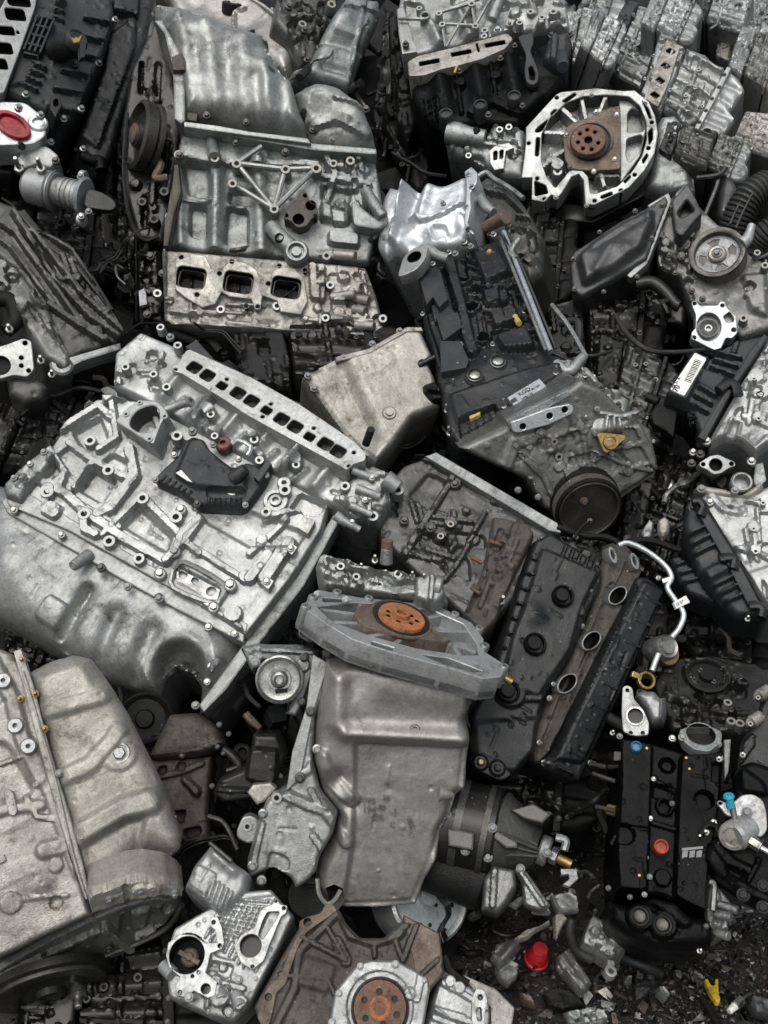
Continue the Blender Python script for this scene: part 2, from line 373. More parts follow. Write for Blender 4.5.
# ------------------------------------------------------------------ shared small hardware (unit size, along +z)
UF = Frame(384, 512, (0, 0, 1), 0, D=1.0); UF.o = np.zeros(3); UF.s = 1.; UF.U, UF.V, UF.N = np.eye(3)
def unit(name, mats, build):
    me = None; vs = []; fs = []; mi = []
    for k, part in enumerate(build):
        b = MB(); part(b); V = np.concatenate(b.v); o = sum(len(x) for x in vs); vs.append(V); fs += [tuple(i+o for i in f) for f in b.f]; mi += [k]*len(b.f)
    me = bpy.data.meshes.new(name); me.from_pydata(np.concatenate(vs).tolist(), [], fs)
    for m in mats: me.materials.append(M(m))
    me.polygons.foreach_set('material_index', mi); me.shade_smooth(); me.set_sharp_from_angle(angle=math.radians(40)); return me
def LP(b, prof, seg=14, cap=True):
    a = np.arange(seg)*2*math.pi/seg
    b.rings([np.stack((r*np.cos(a), r*np.sin(a), np.full(seg, h)), 1) for r, h in prof], cap0=cap, cap1=cap)
def bolt_parts():
    return [lambda b: (LP(b, [(1, -.6), (1, .18), (.92, .26), (.7, .34)], 14), LP(b, [(.62, .25), (.66, .85), (.56, .98)], 6), LP(b, [(.4, .985), (.36, .9)], 8))]
def boss_parts():
    return [lambda b: LP(b, [(1.12, -2.5), (1.0, -.12), (.97, 0)], 16, False), lambda b: LP(b, [(.97, 0), (.93, .05), (.5, .05), (.46, 0)], 16, False),
            lambda b: LP(b, [(.46, 0), (.44, -1.6)], 16, True)]
def stud_parts():
    return [lambda b: LP(b, [(1, -.5), (1, .5), (.8, .6)], 6), lambda b: LP(b, [(.42, .4)]+[(.42+.05*(i % 2), .6+.12*i) for i in range(22)]+[(.34, 3.3)], 9)]
HW = {}
def hw(kind, mt):
    k = (kind, mt)
    if k not in HW:
        if kind == 'bolt': HW[k] = unit('bolt', [mt], bolt_parts())
        elif kind == 'boss': HW[k] = unit('boss', [mt, mt if mt[:4] == 'oily' else 'machined' if mt not in ('alu_dark', 'alu_dirty', 'iron_brown') else 'machined_dirty', 'oily_black'], boss_parts())  # third slot paints the shade of the hole in black
        elif kind == 'stud': HW[k] = unit('stud', [mt, mt], stud_parts())
        elif kind == 'hole': HW[k] = unit('hole_shade_disc', [mt], [lambda b: LP(b, [(1, -.05), (1, .03), (.85, .06)], 12)])  # dark disc standing for the shade in a hole
    return HW[k]
# ------------------------------------------------------------------ things and parts
class Thing:
    def __init__(s, name, F, label, cat, group=None, at=None):
        s.F = F; s.r = bpy.data.objects.new(name, None); COL.objects.link(s.r); s.r.empty_display_size = .05
        s.m = F.mat4(at); s.r.matrix_world = s.m; s.inv = s.m.inverted()
        s.r['label'] = label; s.r['category'] = cat
        if group: s.r['group'] = group
    def part(s, name, mb, mt, parent=None, label=None, sharp=38, kind=None):
        me = mb.mesh(name, s.inv, sharp); me.materials.append(M(mt))
        o = bpy.data.objects.new(name, me); COL.objects.link(o); o.parent = parent or s.r
        if label: o['label'] = label
        if kind: o['kind'] = kind
        return o
    def put(s, kind, mt, F, pts, r, h=0., parent=None, name=None, tilt=None):
        """bolts, bosses, studs: shared meshes set on the frame; points are (x, y[, h])"""
        rs = random.Random(len(pts)*7+int(pts[0][0]))
        for p in pts:
            me = hw(kind, rs.choice(('steel', 'steel', 'alu_dirty', 'steel_dark', 'alu')) if (kind, mt) == ('bolt', 'steel') else mt)
            hh = p[2] if len(p) > 2 else h
            o = bpy.data.objects.new(name or me.name.split('.')[0], me); COL.objects.link(o); o.parent = parent or s.r
            w = F.P(float(p[0]), float(p[1]), hh); k = r*F.s*rs.uniform(.84, 1.04)
            R = F.mat4(w)@Matrix.Rotation(rs.uniform(0, 6.28), 4, 'Z')@Matrix.Rotation(rs.uniform(-.05, .05), 4, 'X')
            o.matrix_basis = s.inv@R@Matrix.Diagonal((k, k, k, 1))
    def text(s, F, txt, x, y, ang, size, h, mt, name='lettering', parent=None, ex=.0003, bold=0):
        cu = bpy.data.curves.new(name, 'FONT'); cu.body = txt; cu.size = size*F.s; cu.extrude = ex; cu.materials.append(M(mt)); cu.offset = bold*F.s
        tmp = bpy.data.objects.new('tmp', cu); COL.objects.link(tmp); dg = bpy.context.evaluated_depsgraph_get(); dg.update()
        me = bpy.data.meshes.new_from_object(tmp.evaluated_get(dg)); bpy.data.objects.remove(tmp); me.name = name
        if not me.materials: me.materials.append(M(mt))
        o = bpy.data.objects.new(name, me); COL.objects.link(o); o.parent = parent or s.r
        a = math.radians(ang); p = F.P(float(x), float(y), h); q = F.P(x+math.cos(a)*20, y+math.sin(a)*20, h); u = (q-p)/np.linalg.norm(q-p); v = np.cross(F.N, u)
        m = Matrix(((u[0], v[0], F.N[0], p[0]), (u[1], v[1], F.N[1], p[1]), (u[2], v[2], F.N[2], p[2]), (0, 0, 0, 1)))
        o.matrix_basis = s.inv@m
def line(a, b, n, j=0., seed=0):
    rs = random.Random(seed); return [(a[0]+(b[0]-a[0])*(i+.5)/n+rs.uniform(-j, j), a[1]+(b[1]-a[1])*(i+.5)/n+rs.uniform(-j, j)) for i in range(n)]
def along(pts, n):
    p = np.array(pts, float); d = np.r_[0, np.cumsum(np.hypot(*(p[1:]-p[:-1]).T))]; t = np.linspace(0, d[-1], n)
    return [(float(np.interp(q, d, p[:, 0])), float(np.interp(q, d, p[:, 1]))) for q in t]
def greeb(quad, n, seed, sc=1., up=1.):
    """random cast detail within a quad of pixels: ribs, pockets and bosses"""
    rs = random.Random(seed); out = []
    a, b, c, d = [np.array(p, float) for p in quad]
    at = lambda s, t: a*(1-s)*(1-t)+b*s*(1-t)+c*s*t+d*(1-s)*t
    for i in range(n):
        s, t = rs.random(), rs.random(); p = at(s, t); k = rs.random()
        if k < .3:
            q = at(s, min(1, t+rs.uniform(.15, .4))) if rs.random() < .5 else at(min(1, s+rs.uniform(.15, .4)), t)
            out.append(('r', p[0], p[1], q[0], q[1], rs.uniform(2, 5)*sc, rs.uniform(3, 7)*up))
        elif k < .55:
            ds, dt = rs.uniform(.05, .14), rs.uniform(.06, .2)
            out.append(('p', [tuple(at(s-ds, t-dt)), tuple(at(s+ds, t-dt)), tuple(at(s+ds, t+dt)), tuple(at(s-ds, t+dt))], -rs.uniform(3, 8)*up))
        elif k < .8: out.append(('b', p[0], p[1], rs.uniform(2.5, 6)*sc, rs.uniform(3, 7)*up))
        elif k < .9: out.append(('b', p[0], p[1], rs.uniform(2, 5)*sc, -rs.uniform(4, 9)*up))
        else: out.append(('g', p[0], p[1], rs.uniform(8, 20)*sc, rs.uniform(-5, 5)*up))
    return out
def Z(x0, y0, k, *pts): return [(x0+p[0]*k, y0+p[1]*k)+tuple(p[2:]) for p in pts]
def rect(F, x, y, hw_, hh, rot=0., ref=0.):
    c = F.uv([(x, y)], ref)[0]; a = math.radians(rot); ca, sa = math.cos(a), math.sin(a)
    return UV([tuple(q) for q in rnd(np.array([(c[0]+p*ca-q*sa, c[1]+p*sa+q*ca) for p, q in ((-hw_, -hh), (hw_, -hh), (hw_, hh), (-hw_, hh))]), min(hw_, hh)*.55)])
# ------------------------------------------------------------------ ground and the dark inside of the heap
def ground():
    me = bpy.data.meshes.new('ground'); n = 60; vs = []; fs = []
    for j in range(n+1):
        for i in range(n+1):
            x = -8+16*i/n; y = -6+16*j/n; vs.append((x*(1 if abs(x) < 7.9 else 30), y*(1 if -5.9 < y < 9.9 else 30), .012*math.sin(x*9+y*5)*math.cos(y*7-x*3)))
    for j in range(n):
        for i in range(n): k = j*(n+1)+i; fs.append((k, k+1, k+n+2, k+n+1))
    me.from_pydata(vs, [], fs); me.shade_smooth()
    m = mat('wet_grit', '2e2b28', '171614', .42, 0, .5, '0e0d0c', 9, .9, .25, grain=160, wet=.35)
    me.materials.append(m); o = bpy.data.objects.new('ground', me); COL.objects.link(o); o['kind'] = 'structure'
ground()
# ------------------------------------------------------------------ big grey engine lying on its side, left
def engine_left():
    F = Frame(170, 480, (.02, .42, .9), 30, dd=-.05)
    t = Thing('car_engine', F, 'big clean grey engine at left showing a row of square ports and small black cover', 'engine', 'scrapped engines in the heap')
    A = lambda *p: Z(100, 310, .2604, *p); B = lambda *p: Z(0, 440, .2604, *p); C = lambda *p: Z(180, 350, .2865, *p); D = lambda *p: Z(120, 510, .2604, *p)
    pan = [(-14, 470), (20, 480), (70, 505), (140, 545), (246, 612), (236, 668), (208, 708), (192, 712), (196, 676), (186, 660), (170, 656), (158, 668), (152, 688), (100, 672), (30, 632), (-30, 600), (-30, 520)]
    f = [('gl', 85, 590, 60, 640, 9, -9), ('gl', 115, 610, 92, 662, 8, -8), ('gl', 150, 628, 130, 670, 9, -9), ('p', B((190, 590), (270, 640), (200, 720), (120, 665)), 3, 2), ('r', 88, 585, 72, 608, 3, -7),
         ('c', B((330, 560), (250, 690), (210, 730)), 5, -4, 4), ('g', 15, 560, 26, 10), ('g', 215, 672, 14, 10), ('b', 176, 662, 16, -16, 10), ('b', 180, 668, 12, -22, 6), ('p', D((330, 600), (380, 560), (400, 570), (350, 640)), 6, 3)]
    f += [('r', 70+i*8, 600+i*5, 64+i*8, 612+i*5, 1.2, .8, 2) for i in range(0, 12, 3)]
    t.part('oil_pan', MB().sheet(F, pan, H=40, er=38, base=-42, depth=90, step=2.6, feats=f, seed=4, rough=.8, ref=0, micro=.3), 'alu')
    t.part('pan_flange', MB().plate(F, [(2, 502), (20, 492), (70, 522), (138, 562), (190, 590), (246, 628), (244, 644), (180, 612), (128, 584), (60, 544), (8, 514)], -16, 4, b=1.5, ref=0).plate(F, [(6, 500), (22, 489), (72, 519), (140, 559), (192, 587), (248, 624), (246, 632), (188, 598), (136, 568), (68, 530), (10, 506)], 4.6, 9, b=1.2), 'alu')
    blk = [(4, 498), (8, 484), (28, 466), (50, 448), (66, 424), (96, 398), (150, 400), (277, 471), (330, 502), (322, 530), (290, 580), (246, 636), (190, 600), (100, 550), (30, 510)]
    w = 6
    f = [('c', B((270, 20), (365, 90), (470, 145), (520, 160)), 6, 9), ('c', B((500, 40), (520, 150), (430, 270), (380, 290)), 9, 9), ('c', B((365, 90), (290, 190)), 5, 9), ('c', B((270, 20), (180, 90), (120, 150)), 5, 7),
         ('p', B((350, 110), (450, 160), (385, 240), (300, 190)), -9, 4), ('p', B((430, 50), (500, 90), (480, 130), (390, 85)), -8, 4),
         ('c', B((160, 160), (260, 215), (330, 280), (480, 385), (640, 470)), 8, 8), ('c', B((547, 222), (440, 330), (400, 370)), 5, 8), ('c', B((547, 222), (675, 350), (720, 400)), 6, 8),
         ('p', B((540, 260), (660, 370), (640, 430), (470, 330)), -7, 5), ('c', B((768, 310), (700, 370), (680, 430), (640, 470)), 6, 10), ('c', B((720, 400), (768, 440)), 5, 7),
         ('p', C((60, 560), (240, 560), (440, 640), (400, 700), (250, 690), (90, 600)), -5, 5), ('c', D((240, 120), (470, 265)), 5, 6), ('c', D((310, 40), (260, 110), (210, 160)), 7, 9),
         ('p', D((560, 120), (610, 140), (590, 180), (550, 160)), 8, 3), ('c', D((500, 270), (570, 180)), 9, 9), ('r', *D((560, 270))[0], *D((650, 130))[0], 11, 11, 3), ('r', *C((410, 560))[0], *C((300, 590))[0], 5, 7),
         ('p', C((420, 500), (510, 540), (480, 580), (380, 560)), -9, 3), ('b', *B((200, 280))[0], 9, 8), ('b', *B((190, 200))[0], 6, 9), ('c', B((180, 200), (180, 280)), 6, 7), ('c', B((322, 283), (330, 350), (370, 370)), 7, 9),
         ('b', *D((435, 405))[0], 8, 8), ('c', D((330, 380), (450, 460)), 9, 5), ('p', D((220, 210), (390, 300), (370, 350), (190, 270)), -4, 3), ('p', B((10, 190), (60, 140), (110, 160), (60, 220)), 5, 4)]
    f += [('c', [(62, 432), (100, 408), (112, 420)], 6, 9), ('c', [(112, 400), (118, 440), (100, 452)], 5, 9), ('p', [(72, 432), (100, 416), (108, 438), (84, 450)], -9, 4), ('p', [(30, 474), (52, 456), (62, 470), (42, 486)], -7, 4), ('c', [(50, 450), (66, 474), (60, 492)], 5, 8), ('c', [(150, 402), (160, 430), (200, 452)], 5, 7), ('p', [(178, 440), (205, 455), (196, 470), (172, 456)], -8, 4), ('b', 122, 396, 7, 9), ('b', 86, 404, 6, 10), ('p', [(100, 392), (116, 384), (122, 400), (106, 408)], 12, 3), ('r', 70, 500, 120, 528, 5, 6), ('r', 250, 555, 286, 520, 5, 7), ('b', 262, 540, 5, 8), ('b', 246, 578, 6, 7)]
    f += [('r', *B((150+i*14, 150+i*8))[0], *B((175+i*14, 120+i*8))[0], 1.5, 1.2, 2) for i in range(3)]
    f += [('r', *B((500, 60+i*12))[0], *B((410-i*8, 250))[0], 1., .7, 1.5) for i in range(2)]
    t.part('engine_block', MB().sheet(F, blk, H=8, er=3, base=0, depth=170, step=1.75, feats=f, seed=5, rough=.15), 'alu_light')
    head = [(114, 352), (140, 330), (176, 345), (184, 356), (360, 462), (388, 474), (394, 496), (372, 522), (330, 504), (277, 474), (150, 404), (112, 384)]
    run = [(186, 372), (201, 381), (216, 390), (231, 399), (246, 408), (262, 417), (277, 426), (292, 434), (307, 443), (322, 452), (337, 461)]
    f = [('gl', x, y, x-22, y+26, 6, 9) for x, y in run[::2]]+[('gl', x-16, y+19, x-30, y+30, 3, 6) for x, y in run[1::2]]+greeb([(118, 352), (170, 350), (160, 390), (118, 382)], 16, 3)+greeb([(350, 470), (386, 478), (372, 515), (330, 498)], 12, 5)
    f += [('c', A((440, 340), (390, 400), (350, 460)), 4, 12), ('c', C((420, 360), (370, 420), (340, 450)), 5, 12), ('b', *A((420, 400))[0], 6, 13), ('b', *A((440, 485))[0], 8, 8), ('b', *A((590, 500))[0], 5, 14), ('b', *A((610, 580))[0], 6, 8), ('b', *C((405, 400))[0], 6, 14), ('b', *C((275, 385))[0], 6, 9), ('r', *C((330, 430))[0], *C((500, 525))[0], 3, 5)]
    t.part('cylinder_head', MB().sheet(F, head, H=10, er=5, base=6, depth=170, step=1.9, feats=f, seed=6, rough=.2), 'alu_light')
    G = F.sub(270, 412, (.02, .5, .86), 30, h=36)
    ports = A((362, 220), (413, 250), (530, 318), (582, 348))+C((355, 240), (402, 267), (508, 327), (552, 353)); sm = A((468, 290))+C((302, 210), (452, 302))
    fl = A((330, 155), (345, 150))+C((250, 95), (420, 190), (610, 318), (650, 360), (648, 385), (600, 400), (585, 420), (560, 405))+A((560, 400), (480, 345), (310, 240), (278, 235), (272, 215), (300, 200))
    pi = MB(); ti = MB(); t.part('port_flange', MB().plate(G, fl, -46, 0, inner=pi, holes=[rect(G, x, y, 7.2, 6.6, 0) for x, y in ports]+[rect(G, x, y, 5.4, 4.6, 0) for x, y in sm]+[G.circ(x, y, 2, n=10) for x, y in A((487, 265), (655, 360), (290, 228))+C((318, 187), (288, 232), (467, 272), (607, 357), (590, 405))], b=1, floor=-13, round_=3), 'machined'); t.part('port_bores', pi, 'alu_dark')
    t.part('valve_cover', MB().plate(G, A((325, 140), (370, 110))+C((120, 30), (240, 85), (330, 150), (430, 185), (425, 210), (530, 280), (640, 340), (640, 355), (420, 225), (200, 95), (60, 25)), -60, -4, b=2, ref=-4), 'grey_plastic')
    t.part('cover_spigot', MB().cyl(G.P(*C((648, 330))[0], -10), G.P(*C((668, 275))[0], 10), 4*F.s), 'black_plastic')
    t.part('cover_spigot', MB().cyl(G.P(*A((535, 225))[0], -10), G.P(*A((560, 215))[0], 8), 3.4*F.s), 'black_plastic')
    # thermostat and throttle flange
    H = F.sub(145, 420, (-.12, .5, .86), 28, h=34)
    t.part('throttle_flange', MB().plate(H, A((110, 370), (150, 345), (215, 345), (245, 370), (262, 400), (235, 430), (205, 515), (180, 505), (55, 425)), -40, 0, holes=[A((118, 410), (150, 378), (205, 362), (228, 385), (226, 435), (200, 470), (150, 470), (112, 445))], floor=-34, b=1.5, round_=5, inner=ti), 'alu_light'); t.part('throttle_bore', ti, 'alu_dark')
    t.put('boss', 'alu_light', H, A((152, 355), (248, 408), (190, 495), (100, 400)), 3.4, 1.)
    t.part('water_pipe', MB().path(F, [(*A((225, 395))[0], 28), (*A((290, 370))[0], 30), (*A((345, 352))[0], 38)], [5, 4.5, 4.2], 12).lathe(F.sub(*A((345, 354))[0], (.7, .3, .5), 0, h=38), *A((345, 354))[0], [(4, -2), (5.2, -1), (5.2, 2), (3.2, 2), (3.2, -6)], 14), 'alu')
    # black breather cover
    br = A((318, 500), (355, 478), (400, 492), (420, 530), (470, 570), (510, 600), (560, 580), (615, 590), (655, 615), (640, 655), (575, 745), (540, 760), (375, 752), (300, 700), (215, 662), (205, 640), (245, 600), (300, 550))
    f = [('g', *A((400, 640))[0], 16, 5), ('p', A((350, 500), (400, 500), (460, 580), (560, 650), (560, 700), (370, 690), (290, 640)), 5, 6), ('r', *A((430, 705))[0], *A((540, 705))[0], 8, -3)]+[('r', *A((420+i*20, 725))[0], *A((416+i*20, 752))[0], 1.5, 3, 1.2) for i in range(7)]+[('r', *A((235+i*20, 655+i*12))[0], *A((250+i*20, 640+i*12))[0], 1.2, 2.2, 1.2) for i in range(6)]
    cv = t.part('breather_cover', MB().sheet(F, br, H=9, er=4, base=12, depth=14, step=1.8, feats=f, seed=8, rough=.2), 'grey_plastic')
    t.part('breather_cap', MB().cyl(F.P(*A((510, 650))[0], 26), F.P(*A((560, 610))[0], 34), 7.5*F.s, 6*F.s).plate(F, A((590, 640), (640, 575), (660, 590), (610, 660)), 14, 30, b=1), 'grey_plastic', cv)
    t.part('sticker', MB().plate(F, A((290, 625), (312, 614), (355, 662), (335, 655)), 27.6, 28.6, b=.2), 'label_white', cv)
    t.put('bolt', 'steel', F, A((285, 556), (213, 652), (373, 744), (558, 748), (638, 633), (532, 572), (435, 516), (355, 468)), 3.8, 23)
    t.part('seal_plug', MB().lathe(F, *A((483, 550))[0], [(8, 12), (8, 21), (6.5, 22.5), (3, 22.5), (2.5, 18)], 18), 'maroon_dull')
    t.part('wire_bracket', MB().path(F, [(*p, 32) for p in A((505, 515), (530, 498), (580, 525), (565, 560))], 2.2, 6, 2, 1), 'alu_silver')
    # bosses, studs and bolts
    t.put('boss', 'alu_light', F, B((180, 198), (322, 283), (418, 388), (533, 455), (547, 222), (675, 295), (345, 2)), 6.7, 17)
    t.put('boss', 'alu_light', F, A((295, 482), (163, 722), (710, 690))+[(232, 490), (108, 470)], 6.2, 19)
    t.put('boss', 'alu', F, A((232, 66), (298, 135), (97, 218), (205, 246), (255, 295), (425, 400), (592, 497), (612, 576), (440, 483))+C((405, 400), (275, 385)), 4.6, 30)
    t.put('bolt', 'steel', F, B((670, 430), (615, 515))+D((424, 290), (360, 375), (235, 0)), 6.2, 14)
    t.put('bolt', 'steel', F, A((270, 104), (355, 466)), 5, 30)
    t.put('bolt', 'steel', F, B((55, 270), (237, 365), (388, 490), (490, 562), (610, 605))+D((150, 340), (340, 450), (440, 475)), 4.4, 9)
    t.put('bolt', 'steel', F, D((655, 148), (563, 275)), 4.4, 20)
    for q in (D((632, 150), (655, 125), (682, 142), (660, 172)), D((540, 280), (560, 252), (592, 272), (570, 305)), D((678, 65), (705, 20), (750, 42), (722, 92))): t.part('boss_pad', MB().plate(F, q, 5, 20, b=.6), 'machined')
    t.part('crankcase_plug', MB().lathe(F, *C((337, 547))[0], [(12.5, 0), (12.5, 14), (11.5, 15.2), (8, 15.2), (7.6, 12), (6, 12), (5.6, 16), (3.2, 16.4), (3, 12)], 26).lathe(F, *C((305, 588))[0], [(6, 0), (6, 15), (5, 16), (2.4, 16), (2.2, 9)], 16).lathe(F, *C((367, 488))[0], [(7, 0), (7, 15), (6, 16), (2.8, 16), (2.6, 9)], 16), 'machined')
    t.part('sensor_plate', MB().plate(F, D((215, 235), (240, 232), (385, 305), (375, 345), (340, 345), (215, 285)), 2, 9, holes=[D((222, 210), (265, 222), (255, 262), (228, 262)), F.circ(*D((288, 270))[0], 3.4, 9, 14), F.circ(*D((350, 312))[0], 4.6, 9, 16)], floor=3, b=.6), 'machined')
    t.part('plate_frame', MB().path(F, [(*p, 11) for p in D((205, 225), (250, 200), (400, 285), (385, 345), (355, 360), (205, 300), (205, 230))], 2.6, 6, 3), 'alu')
    t.part('dipstick_boss', MB().cyl(F.P(*B((280, 485))[0], 16), F.P(*B((345, 440))[0], 4), 5.4*F.s, 6.5*F.s).cyl(F.P(*B((279, 486))[0], 17), F.P(*B((284, 483))[0], 15), 3*F.s), 'alu')
    # end housings
    f = greeb([(345, 470), (395, 475), (385, 520), (345, 515)], 14, 21)
    t.part('outlet_housing', MB().sheet(F, [(348, 478), (372, 462), (392, 470), (392, 500), (378, 520), (352, 515), (340, 500)], H=16, er=7, base=10, depth=60, step=2.2, feats=f, seed=9), 'alu')
    o = MB()
    for (x, y), (x2, y2), r in (((352, 470), (372, 478), 4), ((356, 488), (380, 497), 4.5), ((350, 505), (372, 515), 4), ((342, 520), (360, 530), 4), ((385, 478), (398, 488), 9), ((335, 515), (348, 524), 5)): o.cyl(F.P(x, y, 32), F.P(x2, y2, 28), r*F.s, r*.9*F.s)
    t.part('outlet_pipe', o, 'alu_light')
    t.put('boss', 'alu', F, [(398, 490, 24), (373, 516, 26), (345, 486, 30)], 6, 30); t.put('bolt', 'steel', F, [(360, 462), (372, 478), (365, 500), (352, 522)], 3.6, 32)
    P = F.sub(34, 470, (-.75, .35, .55), 30, h=-20)
    t.part('crank_pulley', MB().lathe(P, 34, 470, [(36, -14)]+[(36-(i % 2)*2.5, -12+i*1.6) for i in range(10)]+[(33, 4), (26, 2), (12, 3), (11, 8), (3, 8)], 40), 'oily_metal')
    t.part('timing_cover', MB().sheet(F, [(4, 496), (2, 484), (24, 462), (46, 446), (60, 452), (46, 470), (30, 488), (20, 502)], H=8, er=5, base=8, depth=60, step=2.2, feats=greeb([(8, 488), (50, 450), (56, 460), (20, 495)], 12, 31, .7, .7), seed=3), 'alu')
    t.put('bolt', 'steel', F, [(14, 478), (30, 464), (44, 452)], 3.6, 18)
    # flywheel side edge
    t.part('rear_plate', MB().plate(F, [(246, 640), (252, 628), (296, 576), (334, 512), (340, 520), (304, 586), (262, 640), (226, 690), (204, 712), (198, 706)], -34, -6, b=2, ref=-6), 'alu_dirty')
    t.part('flywheel', MB().turn(F.side(292, 586, -75, 0), [(70, -10), (70, 2), (60, 4), (58, 1), (20, 2), (18, 8), (4, 8)], 48), 'rust_plate')
    t.put('bolt', 'steel', F, D((335, 660), (290, 750), (350, 600)), 4, -2)
engine_left()
G0 = 'scrapped engines in the heap'
v1 = lambda *p: Z(0, 0, .3385, *p)
v2 = lambda *p: Z(130, 0, .3417, *p)
v3 = lambda *p: Z(370, 0, .518, *p)
v4 = lambda *p: Z(360, 180, .4167, *p)
v5 = lambda *p: Z(540, 160, .469, *p)
v6 = lambda *p: Z(0, 200, .2733, *p)
w1 = lambda *p: Z(200, 530, .4427, *p)
w2 = lambda *p: Z(380, 440, .4036, *p)
w3 = lambda *p: Z(580, 630, .3225, *p)
w4 = lambda *p: Z(0, 640, .375, *p)
w5 = lambda *p: Z(140, 820, .46875, *p)
w6 = lambda *p: Z(420, 760, .4531, *p)
def seg(k, pts, w, dh, *so): return ('c', pts, w, dh)+so
# ------------------------------------------------------------------ tall upright engine, upper left
def engine_upright():
    F = Frame(260, 190, (.06, .16, .98), 5)
    t = Thing('car_engine', F, 'tall upside-down grey engine with its oil pan on top and three oval ports below', 'engine', G0)
    pan = v2((66, 14), (105, 22), (185, 42), (300, 84), (402, 112), (410, 170), (450, 225), (478, 255), (500, 330), (520, 372), (520, 412), (400, 398), (200, 366), (160, 362), (120, 190), (80, 90))
    f = [('gl', *v2((150, 80))[0], *v2((185, 340))[0], 9, 7), ('gl', *v2((235, 110))[0], *v2((255, 345))[0], 12, 8), ('gl', *v2((330, 150))[0], *v2((345, 360))[0], 12, 8), ('g', *v2((200, 130))[0], 14, 5), ('g', *v2((370, 230))[0], 12, 5), ('gl', *v2((400, 180))[0], *v2((410, 380))[0], 8, 9), ('gl', *v2((470, 270))[0], *v2((480, 390))[0], 6, 7),
         ('r', *v2((410, 175))[0], *v2((470, 250))[0], 5, 5), ('b', *v2((418, 245))[0], 2, -5), ('p', v2((60, 0), (400, 100), (405, 125), (300, 95), (110, 35)), 4, 4)]
    t.part('oil_pan', MB().sheet(F, pan, H=30, er=24, base=0, depth=150, step=2.4, feats=f, seed=11, rough=1.4, ref=10, micro=.4), 'alu')
    t.part('pan_rim', MB().sheet(F, v2((72, 8), (160, 24), (290, 70), (402, 108), (404, 122), (300, 96), (180, 54), (76, 24)), H=5, er=3, base=14, depth=120, step=2.2, feats=[], seed=12, rough=1.), 'alu_cream')
    f = [('p', v2((490, 320), (515, 318), (510, 352), (495, 355)), -16, 2), ('g', *v2((560, 280))[0], 14, 8), ('g', *v2((640, 340))[0], 22, 12), ('r', *v2((520, 350))[0], *v2((700, 390))[0], 6, 5), ('r', *v2((600, 300))[0], *v2((690, 330))[0], 3, 5), ('c', v2((540, 370), (600, 360), (690, 400)), 8, 8)]
    t.part('lower_pan', MB().sheet(F, v2((470, 262), (540, 225), (620, 245), (680, 300), (715, 370), (726, 425), (640, 440), (530, 415), (500, 360)), H=22, er=14, base=-6, depth=120, step=2.3, feats=f, seed=13, rough=1.), 'alu')
    t.part('block_flange', MB().plate(F, v2((160, 362), (340, 392), (540, 425), (720, 440), (722, 458), (540, 446), (340, 412), (158, 382)), -10, 24, b=1.5, ref=20).plate(F, v2((158, 355), (250, 366), (350, 384), (520, 404), (530, 420), (340, 396), (158, 370)), 24.5, 29, b=1), 'alu_dirty')
    blk = v2((150, 372), (345, 400), (540, 432), (715, 446), (730, 520), (742, 610), (725, 680), (700, 770), (430, 752), (210, 738), (105, 722), (100, 640), (130, 470))
    f = [('p', v2((175, 600), (225, 605), (225, 700), (175, 690)), -10, 3), ('p', v2((285, 605), (345, 615), (345, 725), (275, 715)), -10, 3), ('p', v2((150, 470), (235, 490), (235, 580), (170, 570)), -6, 4), ('p', v2((290, 560), (380, 560), (375, 600), (290, 595)), -7, 4),
         ('gl', *v2((255, 500))[0], *v2((250, 730))[0], 7, 9), ('gl', *v2((375, 450))[0], *v2((385, 750))[0], 8, 8), ('gl', *v2((145, 500))[0], *v2((150, 720))[0], 5, 5), ('r', *v2((150, 590))[0], *v2((235, 595))[0], 2, 4), ('c', v2((140, 470), (250, 480), (450, 490), (545, 492)), 6, 9),
         ('c', v2((560, 440), (600, 520), (570, 600)), 5, 8), ('r', *v2((540, 520))[0], *v2((700, 545))[0], 4, 7), ('p', v2((560, 600), (640, 620), (640, 660), (560, 650)), 9, 6), ('p', v2((560, 545), (650, 560), (640, 610), (560, 590)), -7, 4), ('p', v2((580, 680), (670, 690), (670, 730), (580, 720)), 9, 3), ('c', v2((640, 590), (690, 660), (660, 640)), 8, 10), ('g', *v2((500, 550))[0], 25, 5)]
    f += greeb(v2((540, 440), (710, 455), (715, 660), (560, 640)), 18, 41)
    t.part('engine_block', MB().sheet(F, blk, H=8, er=5, base=0, depth=170, step=2.2, feats=f, seed=14, rough=.5), 'alu_dirty')
    J = [(312, 478), (455, 495), (545, 492), (300, 537), (422, 612), (385, 428)]
    for a, b in ((0, 1), (1, 2), (0, 5), (0, 4), (3, 4), (1, 4), (2, 4)):
        t.part('brace_rod', MB().path(F, [(*v2(J[a])[0], 22), (*v2(J[b])[0], 22)], 2.6, 8), 'alu')
    t.put('boss', 'alu_dirty', F, v2(*[j + (25,) for j in J[:5]]), 5.4)
    t.put('boss', 'alu_dirty', F, v2((248, 462, 28), (595, 478, 20), (645, 470, 20), (575, 748, 22), (142, 452, 26), (115, 632, 20)), 5)
    t.part('pipe_stub', MB().path(F, [(*v2((238, 405))[0], 12), (*v2((240, 430))[0], 18), (*v2((248, 462))[0], 28)], [5, 6, 6.5], 12), 'alu_dirty')
    of = v2((455, 620), (485, 590), (495, 560), (515, 555), (525, 590), (548, 600), (550, 628), (530, 640), (520, 660), (490, 668), (470, 645), (448, 640))
